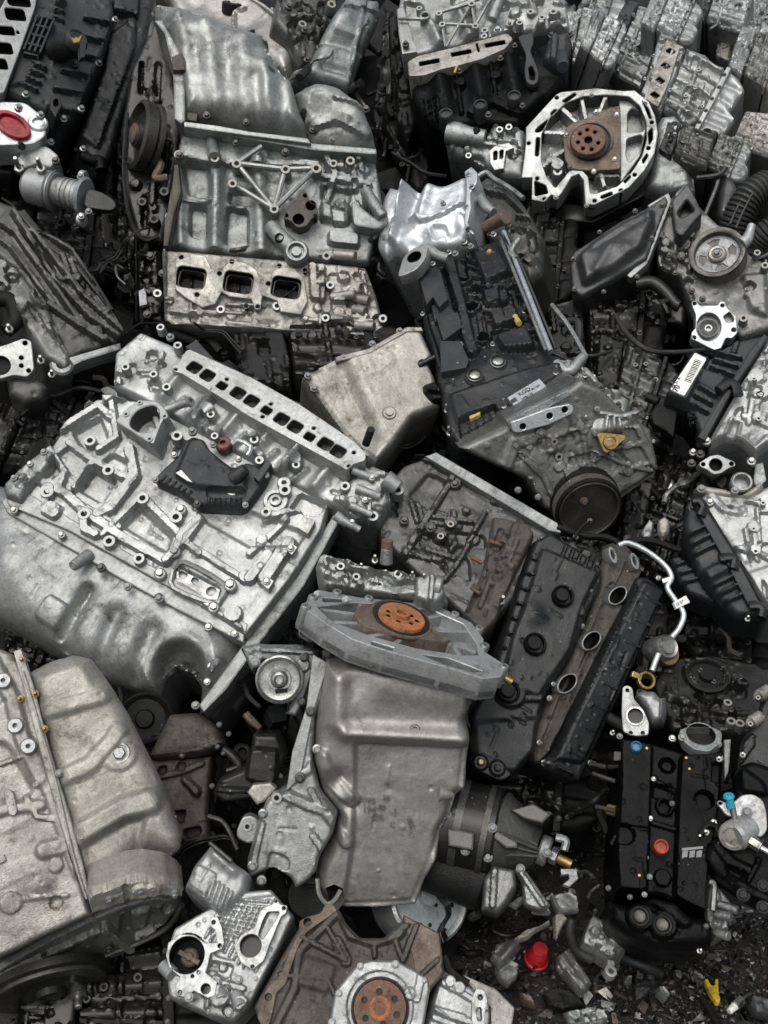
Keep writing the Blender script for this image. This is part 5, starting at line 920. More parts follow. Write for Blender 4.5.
    t.part('pump_body', MB().sheet(G, y5((410, 120), (430, 60), (460, 30), (560, 50), (640, 30), (650, 70), (575, 140), (470, 150), (430, 150)), H=14, er=8, base=-14, depth=40, step=2., feats=[('r', *y5((500, 60))[0], *y5((490, 130))[0], 2, 5), ('r', *y5((525, 65))[0], *y5((525, 130))[0], 2, 5), ('r', *y5((545, 65))[0], *y5((555, 130))[0], 2, 5), ('c', y5((450, 50), (560, 70), (640, 45)), 4, 6)], seed=63), 'alu_light')
    t.put('bolt', 'alu_dirty', T, y5((108, 192), (168, 203), (215, 138), (205, 415), (120, 385)), 4, 10)
    t.put('boss', 'alu_dark', T, y5((275, 178), (295, 243)), 4, 12); t.put('bolt', 'steel', T, y5((590, 272), (705, 288), (412, 75), (458, 40), (595, 72), (520, 230)), 3, 12)
    t.part('side_pipe', MB().path(F, [(*p, 10) for p in v4((470, 440), (500, 460), (530, 430), (540, 420))], [5, 5, 5, 4], 10), 'alu_light')
    t.part('link_bar', MB().path(F, [(*p, 8) for p in v4((460, 300), (500, 350), (540, 420))], 2.5, 8), 'alu_dirty')
    o = v4((560, 500), (600, 450), (580, 400), (540, 420), (500, 490), (560, 520))
    t.part('corner_casting', MB().sheet(F, v4((455, 430), (500, 420), (545, 440), (590, 490), (650, 520), (640, 560), (560, 540), (500, 500)), H=12, er=6, base=-10, depth=70, step=2, feats=greeb(v4((460, 430), (560, 430), (640, 540), (520, 510)), 22, 64), seed=65), 'alu')
    t.put('bolt', 'steel', F, v4((480, 440), (540, 470), (580, 500), (620, 540), (505, 460)), 3, 8)
engine_centre()
# ------------------------------------------------------------------ clean pan under it
def pan_beige():
    F = Frame(375, 390, (.12, .32, .94), -22, dd=.03)
    t = Thing('oil_pan', F, 'smooth pale beige oil pan wedged between the left and middle engines', 'oil pan')
    o = v4((-140, 460), (-60, 420), (20, 400), (110, 350), (150, 355), (180, 420), (170, 440), (185, 470), (200, 540), (130, 570), (80, 640), (40, 680), (-40, 600))
    t.part('pan_shell', MB().sheet(F, o, H=18, er=7, base=0, depth=70, step=2.2, feats=[('r', *v4((-20, 440))[0], *v4((50, 600))[0], 1.5, 2.5, 10), ('p', v4((-200, 420), (-30, 430), (50, 600), (0, 720), (-150, 640)), -9, 22), ('b', *v4((150, 440))[0], 2.6, -5)], seed=66, rough=.5, micro=.15), 'alu_cream')
    t.put('bolt', 'alu_dirty', F, v4((-40, 425, 17), (30, 393, 17), (95, 362, 17), (165, 500, 17)), 3.4)
    t.part('pan_rail', MB().plate(F, v4((-60, 424), (20, 404), (112, 352), (148, 352), (152, 362), (114, 364), (24, 416), (-56, 436)), 6, 19, b=1.2), 'alu_beige')
    t.part('drain_boss', MB().lathe(F, *v4((70, 560))[0], [(7, 8), (7, 19), (6, 20), (4, 20), (3.6, 22), (1, 22)], 20, ref=18), 'alu_beige')
    t.part('pan_damage', MB().sheet(F, v4((148, 490), (180, 478), (205, 500), (210, 530), (175, 535), (152, 510)), H=8, er=4, base=14, depth=30, step=1.8, feats=greeb(v4((150, 490), (200, 490), (205, 530), (160, 525)), 8, 67), seed=67), 'oily_black')
    t.part('drain_stub', MB().cyl(F.P(*v4((140, 445))[0], 18), F.P(*v4((180, 425))[0], 22), 3*F.s), 'oily_metal')
    t.put('bolt', 'steel', F, v4((-125, 470), (-110, 500)), 4, 12)
pan_beige()
# ------------------------------------------------------------------ two black-covered engines at the right edge
def engine_label():
    F = Frame(715, 400, (-.22, .45, .86), -35)
    t = Thing('car_engine', F, 'engine at the right edge with ribbed black cover carrying a white barcode label', 'engine', G0)
    o = y2((140, 395), (310, 120), (420, 165), (500, 95), (600, 50), (700, 25), (760, 20), (735, 120), (600, 330), (400, 655), (350, 620), (310, 500), (270, 450))
    f = [('r', *y2((470+i*-22, 150+i*42))[0], *y2((600-i*22, 180+i*50))[0], 2.2, 7, 1.6) for i in range(3)]+[('r', *y2((360-i*30, 350+i*50))[0], *y2((450-i*25, 400+i*50))[0], 2.2, 7, 1.6) for i in range(3)]+[('p', y2((140, 395), (310, 120), (420, 165), (270, 460)), 6, 3), ('p', y2((370, 240), (520, 290), (460, 400), (340, 330)), 6, 6), ('r', *y2((590, 50))[0], *y2((560, 140))[0], 3, 5)]
    t.part('intake_cover', MB().sheet(F, o, H=12, er=6, base=0, depth=50, step=1.8, feats=f, seed=71, rough=.3), 'grey_plastic')
    t.part('cover_rim', MB().plate(F, y2((660, 120), (745, 20), (770, 40), (560, 350), (390, 660), (345, 640)), 4, 22, b=1.5), 'grey_plastic')
    t.part('rim_lug', MB().path(F, [(*p, 24) for p in y2((470, 360), (530, 320), (570, 330), (590, 390))], 6, 10, 4, .7), 'black_plastic')
    lb = t.part('label', MB().plate(F, y2((330, 135), (400, 170), (265, 395), (180, 355)), 16, 20.2, b=.3, round_=2), 'label_white')
    t.text(F, '70', *y2((222, 372))[0], -58, 7.5, 20.6, 'ink', parent=lb, bold=.15)
    t.text(F, '08 31 A', *y2((205, 352))[0], -58, 4.4, 20.6, 'ink', parent=lb)
    for k in range(15):
        a = np.array(y2((265, 300))[0]); d = np.array(y2((335, 165))[0])-a; p = a+d*k/15+np.array((0, 0)); w = [.5, .9, .4, .7][k % 4]
        t.part('bar_line', MB().bar(F, tuple(p), tuple(p+np.array(y2((305, 315))[0])-np.array(y2((265, 300))[0])), w, 19.5, 20.7, .05), 'ink', lb)
    s = y2((900, -20), (765, 40), (720, 130), (590, 335), (410, 650), (420, 690), (520, 650), (600, 660), (690, 755), (760, 700), (900, 640))
    f = [('c', y2((400, 700), (520, 640), (600, 650), (690, 740), (770, 660)), 5, 5, 4), ('c', y2((768, 380), (700, 440), (690, 540), (768, 580)), 4, 4), ('b', *y2((685, 292))[0], 8, 6), ('b', *y2((720, 385))[0], 8, 6), ('b', *y2((712, 530))[0], 6, 5), ('c', y2((640, 300), (685, 340), (740, 300)), 4, 4), ('p', y2((745, 190), (900, 170), (900, 260), (760, 250)), -9), ('r', *y2((760, 60))[0], *y2((420, 640))[0], 4, 6), ('g', *y2((620, 600))[0], 14, -5)]
    t.part('cover_casting', MB().sheet(F, s, H=9, er=5, base=2, depth=90, step=1.9, feats=f+greeb(y2((640, 300), (768, 100), (768, 640), (480, 620)), 14, 119, .7, .7), seed=72, rough=.5, micro=.6), 'alu_light')
    t.put('boss', 'alu_light', F, y2((684, 292), (712, 530)), 2.6, 18); t.part('oil_hole', MB().lathe(F, *y2((720, 386))[0], [(4.4, 14), (3.6, 17.6), (2.6, 17.6), (2.4, 12)], 16, ref=17), 'oily_black')
    H = F.sub(*y2((455, 810))[0], (-.1, .2, .97), 0, h=4)
    pi = MB(); t.part('outlet_flange', MB().plate(H, y2((352, 800), (380, 780), (420, 755), (470, 745), (520, 770), (570, 790), (575, 815), (530, 830), (490, 860), (440, 868), (400, 835), (365, 825)), -16, 0, holes=[H.circ(*y2((455, 808))[0], 6.4, 0, 24), H.circ(*y2((380, 805))[0], 2, 0, 10), H.circ(*y2((550, 802))[0], 2.2, 0, 10)], floor=-12, b=.8, round_=3, inner=pi), 'alu_light'); t.part('outlet_bore', pi, 'oily_black')
    t.part('edge_plate', MB().plate(F, y2((690, 800), (740, 790), (760, 900), (700, 960), (680, 900)), -30, -6, b=1.5), 'alu_dirty')
    t.put('bolt', 'steel', F, y2((362, 745, 2), (318, 735, -4), (668, 790, 6), (310, 800, -8), (400, 668, 14)), 4.6)
    t.part('bracket_block', MB().plate(F, y2((60, 500), (110, 430), (160, 420), (230, 470), (200, 640), (150, 600), (80, 560)), -30, -6, b=2).path(F, [(*y2((40, 400))[0], -8), (*y2((110, 430))[0], -8)], 5, 10), 'oily_black')
    t.part('torn_edge', MB().sheet(F, y2((270, 480), (320, 430), (370, 520), (350, 600), (300, 620), (270, 560)), H=5, er=2, base=0, depth=14, step=1.6, feats=greeb(y2((280, 470), (340, 460), (340, 600), (290, 600)), 12, 73), seed=73), 'black_wet')
engine_label()
def engine_ribbed():
    F = Frame(720, 550, (-.2, .42, .88), 58)
    t = Thing('car_engine', F, 'engine at the right edge with pale speckled case and unlabelled ribbed black cover', 'engine', G0)
    o = y3((165, 230), (200, 205), (290, 270), (480, 540), (680, 880), (680, 950), (620, 940), (490, 930), (380, 830), (290, 710), (240, 640), (200, 540), (150, 350))
    f = [('r', *y3((180+i*22, 420+i*62))[0], *y3((285+i*30, 370+i*58))[0], 2.2, 7, 1.6) for i in range(3)]+[('r', *y3((340+i*32, 748+i*52))[0], *y3((460+i*32, 690+i*56))[0], 2.2, 7, 1.6) for i in range(3)]+[('p', y3((270, 650), (400, 590), (460, 640), (310, 720)), 6, 6)]
    t.part('intake_cover', MB().sheet(F, o, H=12, er=7, base=0, depth=50, step=1.7, feats=f, seed=74, rough=.3), 'grey_plastic')
    o2 = y3((60, 555), (130, 540), (240, 650), (310, 770), (360, 850), (300, 830), (180, 785), (120, 700))
    t.part('lower_cover', MB().sheet(F, o2, H=8, er=5, base=-14, depth=40, step=1.8, feats=[('r', *y3((110+i*24, 610+i*56))[0], *y3((190+i*30, 580+i*58))[0], 2, 6, 1.6) for i in range(3)], seed=75), 'grey_plastic')
    t.part('cover_rim', MB().plate(F, y3((250, 290), (300, 260), (480, 540), (640, 850), (570, 870), (440, 620)), 4, 20, b=1.5), 'grey_plastic')
    for pp in (((205, 200), (250, 200), (280, 240), (260, 300)), ((380, 570), (430, 560), (480, 570), (470, 640)), ((570, 870), (630, 870), (660, 900), (650, 950))):
        t.part('rim_lug', MB().path(F, [(*p, 20) for p in y3(*pp)], 6.5, 10, 4, .7), 'black_plastic')
    s = y3((240, 180), (330, 110), (480, 150), (560, 170), (691, 90), (900, 60), (900, 900), (700, 900), (500, 560), (290, 235))
    f = [('b', *y3((598, 375))[0], 6, 6), ('b', *y3((610, 520))[0], 5, 6), ('r', *y3((598, 375))[0], *y3((610, 520))[0], 3, 4), ('c', y3((480, 505), (610, 520), (691, 560)), 4, 5), ('c', y3((560, 620), (691, 580)), 5, -3, 5), ('c', y3((330, 170), (400, 250), (500, 270)), 4, 4, 4), ('r', *y3((270, 210))[0], *y3((700, 900))[0], 5, 4), ('p', y3((540, 210), (640, 200), (650, 270), (620, 230)), 6, 2), ('b', *y3((690, 500))[0], 5, -6), ('g', *y3((620, 760))[0], 14, -4)]
    t.part('cover_casting', MB().sheet(F, s, H=9, er=5, base=2, depth=90, step=1.8, feats=f+greeb(y3((420, 200), (691, 120), (691, 820), (560, 560)), 16, 118, .7, .7), seed=76, rough=.5, micro=.6), 'alu_light')
    t.put('boss', 'alu_light', F, y3((600, 375), (612, 520), (660, 210)), 2.8, 18)
    H = F.sub(*y3((525, 75))[0], (-.1, .35, .93), 0, h=6)
    t.part('pipe_ring', MB().turn(H, [(10, -14), (11, -1), (9.6, 1), (8, 0.6), (7.6, -10), (2, -10)], 26), 'alu_light')
    t.part('edge_arm', MB().sheet(F, y3((210, 110), (260, 80), (430, 110), (520, 150), (600, 90), (640, 60), (680, 100), (600, 170), (440, 170), (280, 150)), H=10, er=6, base=4, depth=40, step=1.9, feats=[], seed=77), 'alu_cream')
    t.put('bolt', 'steel', F, y3((265, 122, 18), (480, 130, 18), (205, 245, 10), (318, 208, 14)), 4.6)
    t.put('stud', 'steel', F, y3((560, 955, 4)), 3.4); t.put('bolt', 'rust', F, y3((412, 608)), 2.6, 8)
engine_ribbed()
# ------------------------------------------------------------------ oily vee engine
def engine_vee():
    F = Frame(545, 620, (.1, .35, .93), 28, dd=.02)
    t = Thing('car_engine', F, 'oily vee engine with two black cam covers and a bent silver pipe', 'engine', G0)
    B = F.sub(*w2((200, 250))[0], (.0, .45, .89), 28, h=-20)
    b = w2((-20, 140), (60, 60), (112, 42), (425, 220), (430, 250), (330, 400), (260, 480), (200, 430), (100, 340), (0, 240))
    f = [('c', w2((190, 80), (120, 190), (60, 290)), 5, 7), ('c', w2((110, 45), (430, 225)), 6, 6), ('c', w2((260, 180), (200, 290), (160, 350)), 3, 6), ('r', *w2((60, 280))[0], *w2((150, 300))[0], 4, 5), ('b', *w2((175, 208))[0], 6, 6), ('b', *w2((150, 238))[0], 6, 6), ('b', *w2((185, 110))[0], 6, 5), ('b', *w2((125, 220))[0], 5, 6), ('p', w2((120, 80), (180, 110), (130, 180), (70, 140)), -5, 4), ('p', w2((190, 260), (240, 240), (190, 320), (150, 320)), -7, 4)]+greeb(b[:1]+[w2((300, 150))[0], w2((300, 380))[0], w2((50, 270))[0]], 26, 111, .9, .8)
    t.part('engine_block', MB().sheet(B, b, H=8, er=5, base=0, depth=120, step=2.1, feats=f, seed=81, rough=.8), 'alu_dark')
    t.part('block_edge', MB().plate(B, w2((112, 40), (140, 30), (440, 205), (450, 230), (420, 225)), -4, 18, b=1.2), 'alu_dirty')
    t.put('boss', 'alu_dark', B, w2((175, 208), (150, 238)), 4.2, 16); t.put('bolt', 'steel_dark', B, w2((185, 110), (125, 220), (60, 200)), 4.6, 12)
    m = w2((280, 185), (370, 205), (385, 230), (330, 340), (290, 440), (255, 480), (205, 430), (255, 320))
    f = [('p', w2((270, 260), (305, 260), (280, 330), (262, 320)), -8, 2), ('p', w2((230, 380), (250, 370), (220, 430), (208, 420)), -8, 2)]+greeb(w2((290, 200), (375, 220), (280, 440), (220, 420)), 40, 112, .5, .7)
    t.part('exhaust_face', MB().sheet(B, m, H=8, er=4, base=16, depth=50, step=1.8, feats=f, seed=82, rough=1.2), 'crusty')
    for a, b2 in (((225, 290), (255, 305)), ((270, 250), (300, 260)), ((225, 365), (245, 380))): t.part('rusty_stud', MB().cyl(B.P(*w2(a)[0], 28), B.P(*w2(b2)[0], 24), 2*F.s), 'rust')
    c1 = w2((385, 245), (425, 225), (500, 270), (555, 315), (556, 350), (520, 425), (480, 530), (410, 640), (385, 780), (330, 838), (235, 812), (215, 745), (225, 680), (262, 620), (285, 560), (310, 470), (345, 350))
    f = [('p', w2((400, 270), (540, 330), (500, 410), (470, 520), (390, 640), (300, 600), (330, 480), (370, 370)), 6, 6), ('b', *w2((458, 388))[0], 13, 6, 4), ('b', *w2((388, 506))[0], 13, 6, 4), ('b', *w2((322, 625))[0], 13, 6, 4), ('c', w2((420, 340), (490, 400), (500, 430)), 4, 4, 3), ('c', w2((360, 460), (420, 520), (440, 540)), 4, 4, 3), ('c', w2((290, 590), (350, 640), (400, 640)), 4, 4, 3), ('g', *w2((380, 437))[0], 10, 5), ('b', *w2((440, 325))[0], 5, 4), ('p', w2((230, 700), (390, 690), (380, 770), (330, 825), (240, 800)), 5, 8)]
    f += [('r', *w2((368-i*14, 290+i*36))[0], *w2((392-i*14, 300+i*36))[0], 1.6, 5, 1.5) for i in range(8)]+[('r', *w2((460+i*18, 265+i*10))[0], *w2((450+i*18, 290+i*10))[0], 1.6, 4, 1.5) for i in range(5)]
    t.part('cam_cover', MB().sheet(F, c1, H=12, er=6, base=6, depth=110, step=1.9, feats=f, seed=83, rough=.3), 'black_plastic')
    for c in ((455, 385), (386, 504), (320, 622)):
        t.part('coil_well', MB().lathe(F, *w2(c)[0], [(11, 14), (11, 29), (9.8, 30.5), (8.6, 30), (8.2, 20)], 26, ref=30), 'black_wet')
        t.part('coil_plug', MB().lathe(F, *w2((c[0]-2, c[1]-3))[0], [(7, 16), (7, 29), (6, 30), (2, 30)], 20, ref=30), 'oily_black')
    t.part('end_cap', MB().plate(F, w2((230, 790), (250, 770), (300, 800), (330, 830), (300, 845), (235, 815)), 6, 26, b=1.5, round_=5), 'black_plastic')
    for c, mt in (((250, 798), 'zinc_gold'), ((292, 812), 'rubber')): t.part('oil_cap', MB().lathe(F, *w2(c)[0], [(8, 18), (8, 28), (6.6, 30), (5.6, 29), (4, 29), (3.4, 32), (1.4, 32)], 18, ref=30), 'black_plastic'); t.part('cap_core', MB().lathe(F, *w2(c)[0], [(3.2, 28), (3, 33), (2, 34)], 10, ref=32), mt)
    t.part('cable_loop', MB().path(F, [(*p, 12) for p in w2((235, 640), (215, 640), (215, 700), (250, 720), (280, 680), (285, 610), (250, 600))], 3, 8), 'black_plastic')
    t.put('stud', 'steel', F, w2((298, 400, 12)), 5); t.put('bolt', 'steel_dark', F, w2((398, 243, 14), (375, 438, 18), (437, 490, 20), (370, 610, 20), (520, 375, 16), (240, 770, 14)), 3.6)
    # second bank
    G = F.sub(*w2((560, 560))[0], (.3, .25, .92), 28, h=-6)
    p = w2((570, 255), (600, 248), (648, 290), (652, 330), (560, 500), (480, 660), (420, 780), (395, 800), (385, 740), (450, 600), (520, 450), (545, 380))
    f = [('b', *w2(c)[0], 7, -14, 3) for c in ((590, 385), (525, 497), (465, 603))]+greeb(w2((570, 260), (650, 300), (420, 780), (390, 740)), 34, 113, .6, .7)+[('b', *w2((700, 330))[0], 4, 5)]
    t.part('port_face', MB().sheet(G, p, H=8, er=4, base=0, depth=80, step=1.9, feats=f, seed=84, rough=1.), 'crusty')
    pi = MB()
    for c in ((590, 385), (525, 497), (465, 603)):
        t.part('port_ring', MB().plate(G, G.circ(*w2(c)[0], 13, 14, 28, 8, 62), 2, 14, holes=[G.circ(*w2(c)[0], 11, 14, 24, 6.4, 62)], floor=-2, b=.8, inner=pi), 'alu')
    t.part('port_bores', pi, 'oily_black')
    for c in ((632, 300), (578, 285)): t.part('port_tab', MB().plate(G, G.circ(*w2(c)[0], 9, 18, 20, 4.4, -50), 4, 18, holes=[G.circ(*w2(c)[0], 5, 18, 16, 2, -50)], floor=10, b=.8), 'alu')
    c2 = w2((640, 335), (668, 335), (712, 372), (700, 420), (640, 550), (570, 700), (500, 850), (440, 830), (395, 800), (430, 780), (480, 670), (560, 510))
    f = [('r', *w2((655-i*27, 395+i*52))[0], *w2((690-i*27, 410+i*52))[0], 2, 6, 1.6) for i in range(9)]+[('p', w2((650, 350), (700, 375), (500, 800), (430, 790)), 5, 5), ('r', *w2((632, 360))[0], *w2((430, 790))[0], 3, 5, 2)]
    t.part('cam_cover', MB().sheet(G, c2, H=12, er=6, base=4, depth=90, step=1.8, feats=f, seed=85, rough=.3), 'black_plastic')
    t.put('stud', 'steel', G, w2((605, 470, 12), (545, 570, 12), (405, 800, 10), (500, 715, 8), (520, 800, 6)), 3.6)
    t.put('bolt', 'steel', G, w2((430, 605, 10), (395, 750, 10), (500, 460, 10), (420, 640, 10)), 3)
    pp = w2((590, 262), (615, 255), (660, 275), (705, 310), (722, 340), (712, 365), (730, 395), (752, 430), (742, 465), (722, 490))
    t.part('bent_pipe', MB().path(F, [(*q, 34) for q in pp], 2.9, 10), 'alu_silver'); t.part('bent_pipe', MB().path(F, [(*q, 30) for q in w2((690, 530), (682, 550), (674, 572))], 2.9, 10), 'alu_silver')
    t.part('pipe_nut', MB().cyl(F.P(*w2((722, 345))[0], 34), F.P(*w2((700, 352))[0], 30), 4*F.s, seg=6), 'steel')
    tg = t.part('paper_tag', MB().plate(F, w2((727, 402), (758, 385), (768, 402), (735, 418)), 34, 38.5, b=.2), 'label_white'); t.text(F, '12 07', *w2((735, 412))[0], -28, 4, 38.8, 'ink', parent=tg)
    t.part('injector_body', MB().lathe(F.sub(*w2((705, 515))[0], (.3, .3, .9), 0, h=20), *w2((705, 515))[0], [(13, -20), (13, 4), (11, 7), (8, 6), (7, 8), (3, 8)], 24), 'steel'); t.part('injector_ring', MB().lathe(F.sub(*w2((712, 528))[0], (.3, .3, .9), 0, h=8), *w2((712, 528))[0], [(12, -10), (13, 0), (12, 2)], 24), 'zinc_gold')
    t.part('dipstick_ring', MB().plate(F, F.circ(*w2((662, 595))[0], 9, 14, 28), 8, 14, holes=[F.circ(*w2((662, 595))[0], 6, 14, 24)], b=1).bar(F, w2((625, 578))[0], w2((650, 588))[0], 6, 8, 14), 'zinc_gold')
    t.part('plug_rod', MB().path(F, [(*p, 0) for p in w2((540, 675), (570, 690), (610, 715))], [7, 6, 6], 10), 'black_plastic')
    t.part('wire_bundle', MB().path(F, [(*p, 22) for p in w2((440, 215), (500, 235), (560, 240), (590, 255))], 3, 8).path(F, [(*p, 26) for p in w2((480, 245), (500, 215), (525, 200))], 1.6, 6), 'oily_black')
    t.put('bolt', 'steel', F, w2((520, 200, 26), (485, 240, 22), (690, 342, 30)), 3.2)
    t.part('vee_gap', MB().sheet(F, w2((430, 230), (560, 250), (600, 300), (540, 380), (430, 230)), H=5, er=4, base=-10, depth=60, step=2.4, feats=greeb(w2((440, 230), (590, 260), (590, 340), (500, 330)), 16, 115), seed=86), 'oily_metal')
engine_vee()
q1 = lambda *p: Z(200, 535, .2604, *p)
q2 = lambda *p: Z(330, 530, .2604, *p)
q3 = lambda *p: Z(200, 730, .1953, *p)
q4 = lambda *p: Z(0, 850, .2604, *p)
q5 = lambda *p: Z(600, 640, .21875, *p)
q6 = lambda *p: Z(110, 680, .2083, *p)
q7 = lambda *p: Z(480, 870, .375, *p)
q8 = lambda *p: Z(660, 740, .2148, *p)
# ------------------------------------------------------------------ engine with big smooth pan and orange hub, bottom centre
def engine_pan():
    F = Frame(390, 750, (.05, .14, .99), 5, dd=-.06)
    t = Thing('car_engine', F, 'upright engine showing a torn smooth grey pan, orange rusty hub on top', 'engine', G0)
    pan = w1((285, 300), (330, 285), (450, 300), (618, 335), (612, 400), (600, 425), (612, 470), (605, 520), (602, 580), (580, 600), (568, 640), (545, 680), (538, 740), (510, 790), (490, 845), (400, 852), (325, 852), (288, 840), (262, 800), (262, 775), (270, 740), (300, 690), (312, 640), (275, 590), (255, 520), (262, 420))
    f = [('gl', *w1((330, 440))[0], *w1((600, 455))[0], 8, 12), ('p', w1((350, 470), (600, 480), (590, 570), (520, 740), (480, 835), (320, 840), (345, 700), (350, 560)), -8, 7), ('gl', *w1((315, 330))[0], *w1((310, 420))[0], 9, 8), ('g', *w1((310, 560))[0], 12, -14), ('g', *w1((335, 610))[0], 10, -8), ('c', w1((275, 500), (300, 560), (345, 600)), 8, 7, 6), ('g', *w1((345, 400))[0], 20, 5), ('c', w1((270, 620), (300, 660), (330, 690)), 6, 6, 5), ('gl', *w1((420, 340))[0], *w1((590, 370))[0], 16, 5), ('g', *w1((425, 580))[0], 5, -1.5)]
    N_ = F.sub(390, 750, (.05, -.1, .99), 5); t.part('oil_pan', MB().sheet(N_, pan, H=30, er=13, base=0, depth=120, step=2.2, feats=f, seed=121, rough=.5, ref=14, micro=.12, holes=[q3((545, 745), (575, 690), (594, 640), (600, 720), (590, 748)), w1((283, 792), (303, 783), (322, 792), (326, 822), (310, 842), (292, 828))]), 'pan_grey')
    t.part('drain_hole', MB().lathe(F, *w1((485, 450))[0], [(5, 36), (5, 43), (4, 44), (2.8, 44), (2.4, 38)], 16, ref=40), 'steel'); t.part('drain_hole', MB().lathe(F, *w1((320, 428))[0], [(3.4, 30), (3.4, 37), (2, 37.4), (1.6, 33)], 14, ref=34), 'steel')
    t.part('pan_spur', MB().cyl(F.P(*w1((540, 595))[0], 26), F.P(*w1((572, 600))[0], 26), 8*F.s, 3*F.s), 'pan_grey')
    for l, x, y, a, sz in (('1T5', 365, 622, -4, 9), ('22', 412, 610, 6, 7), ('174', 366, 640, 0, 9), ('-99', 395, 632, 8, 8), ('C', 428, 672, 0, 8), ('098', 388, 652, 4, 7), ('40X', 466, 650, 70, 7), ('J', 438, 640, 0, 8)):
        t.text(N_, l, *w1((x, y))[0], a, sz, 23.6, 'steel', name='cast_number', ex=.0012)
    # cast side with torn edge
    side = w1((262, 290), (300, 330), (262, 420), (255, 520), (272, 590), (312, 640), (300, 690), (270, 740), (262, 775), (240, 800), (215, 815), (205, 790), (165, 765), (110, 790), (105, 750), (130, 660), (150, 610), (195, 585), (230, 480), (245, 380))
    f = [('c', q3((440, 330), (550, 380), (640, 410), (700, 490)), 6, 7, 4), ('c', q3((570, 310), (620, 400)), 5, 6), ('p', q3((360, 620), (460, 660), (455, 720), (340, 710)), -4, 3), ('c', q3((470, 250), (560, 200), (640, 60)), 4, 4, 4), ('r', *q3((320, 480))[0], *q3((270, 700))[0], 4, 4), ('c', q3((580, 540), (640, 630)), 5, 5), ('g', *q3((680, 350))[0], 10, 9)]
    t.part('block_side', MB().sheet(F, side, H=10, er=5, base=12, depth=130, step=2., feats=f, seed=122, rough=.6), 'alu')
    t.part('side_flange', MB().plate(F, w1((255, 280), (290, 300), (255, 420), (228, 560), (195, 590), (208, 500), (240, 400)), 0, 26, b=1.4), 'alu')
    t.put('bolt', 'steel', F, q3((600, 98, 27), (512, 245, 27), (322, 428, 24), (270, 695, 24), (315, 770, 20))+w1((250, 410, 27), (288, 278, 27)), 5.4)
    t.put('boss', 'alu_light', F, q3((392, 348, 26), (242, 495, 10)), 5.6)
    t.part('side_lug', MB().plate(F, q3((185, 520), (215, 445), (260, 435), (300, 460), (295, 570), (240, 585), (190, 555)), -10, 8, b=2, round_=4), 'alu')
    t.part('dark_bracket', MB().sheet(F, q3((60, 330), (100, 250), (220, 200), (260, 90), (270, 20), (400, 20), (440, 140), (380, 290), (260, 360), (120, 380)), H=8, er=5, base=-24, depth=50, step=2.2, feats=[('p', q3((260, 90), (400, 100), (390, 280), (240, 250)), 10, 5), ('r', *q3((80, 300))[0], *q3((250, 310))[0], 3, 5)], seed=123), 'oily_metal')
    t.part('pale_lug', MB().plate(F, q3((240, 320), (270, 280), (360, 270), (390, 300), (330, 370), (290, 385)), -14, 4, b=2.5), 'alu_beige')
    t.part('fuel_pipe', MB().path(F, [(*p, -10) for p in q3((40, 440), (110, 465), (150, 520), (190, 610))], 2.4, 8), 'steel_dark')
    # torn corner shows a pulley edge
    P = F.sub(*q3((560, 850))[0], (-.1, .35, .9), 0, h=-18)
    t.part('pulley_edge', MB().turn(P, [(22, -8)]+[(22-(i % 2)*1.4, -7+i*1.3) for i in range(11)]+[(20, 8), (8, 8)], 36), 'oily_black')
    t.part('torn_flap', MB().path(F, [(*p, 16) for p in q3((600, 760), (610, 840), (650, 890), (690, 870), (720, 820))], 2.2, 6), 'pan_grey')
    # water pump pulley on bracket
    W = F.sub(*q1((305, 555))[0], (.0, .1, .99), 0, h=14)
    t.part('idler_pulley', MB().turn(W, [(24, -10), (24.5, -2), (24, 0), (22, 1), (21, -1), (19, -2), (12, -1.5), (11.5, 0), (9, 0), (8, 2), (7, 5), (5, 6), (4, 5), (3.6, 2)], 44), 'steel'); t.part('pulley_slot_shade', MB().plate(W, q1((288, 592), (335, 588), (335, 605), (290, 610)), -2, .2, b=.2), 'oily_black')  # slot is a plain black plate, its shade put into the colour
    t.part('pulley_bracket', MB().sheet(F, q1((150, 430), (220, 415), (250, 420), (380, 420), (455, 440), (440, 520), (400, 640), (370, 700), (330, 690), (360, 620), (250, 480), (200, 530), (180, 490)), H=10, er=4, base=-10, depth=40, step=2., feats=[('r', *q1((240, 440))[0], *q1((430, 450))[0], 3, 4), ('b', *q1((395, 500))[0], 6, 4)], seed=124), 'alu_dirty')
    t.put('bolt', 'steel', F, q1((215, 490, 4), (420, 680, 12), (490, 455, 14), (390, 640, 4), (400, 470, 4)), 4.6)
    # bell end on top
    k = lambda *p: Z(300, 580, .2865, *p)
    B = F.sub(*k((380, 160))[0], (.28, .86, .42), 18, h=34)
    ring = k((5, 90), (40, 68), (60, 32), (200, 58), (480, 88), (600, 148), (642, 205), (645, 250), (722, 298), (704, 338), (640, 345), (500, 302), (300, 247), (180, 206), (90, 152))
    inn = k((58, 92), (190, 78), (260, 82), (460, 104), (570, 152), (615, 218), (625, 262), (560, 262), (400, 236), (240, 192), (110, 142))
    t.part('bell_face', MB().plate(B, ring, -26, -16, b=1, ref=0), 'alu_dirty')
    t.part('bell_rim', MB().plate(B, ring, -24, 0, holes=[inn, k((420, 258), (520, 272), (640, 318), (600, 322), (500, 292)), k((250, 212), (330, 236), (320, 246), (250, 226)), k((80, 60), (180, 68), (150, 76), (80, 76))], floor=-14, b=1.2, round_=2), 'alu_light')
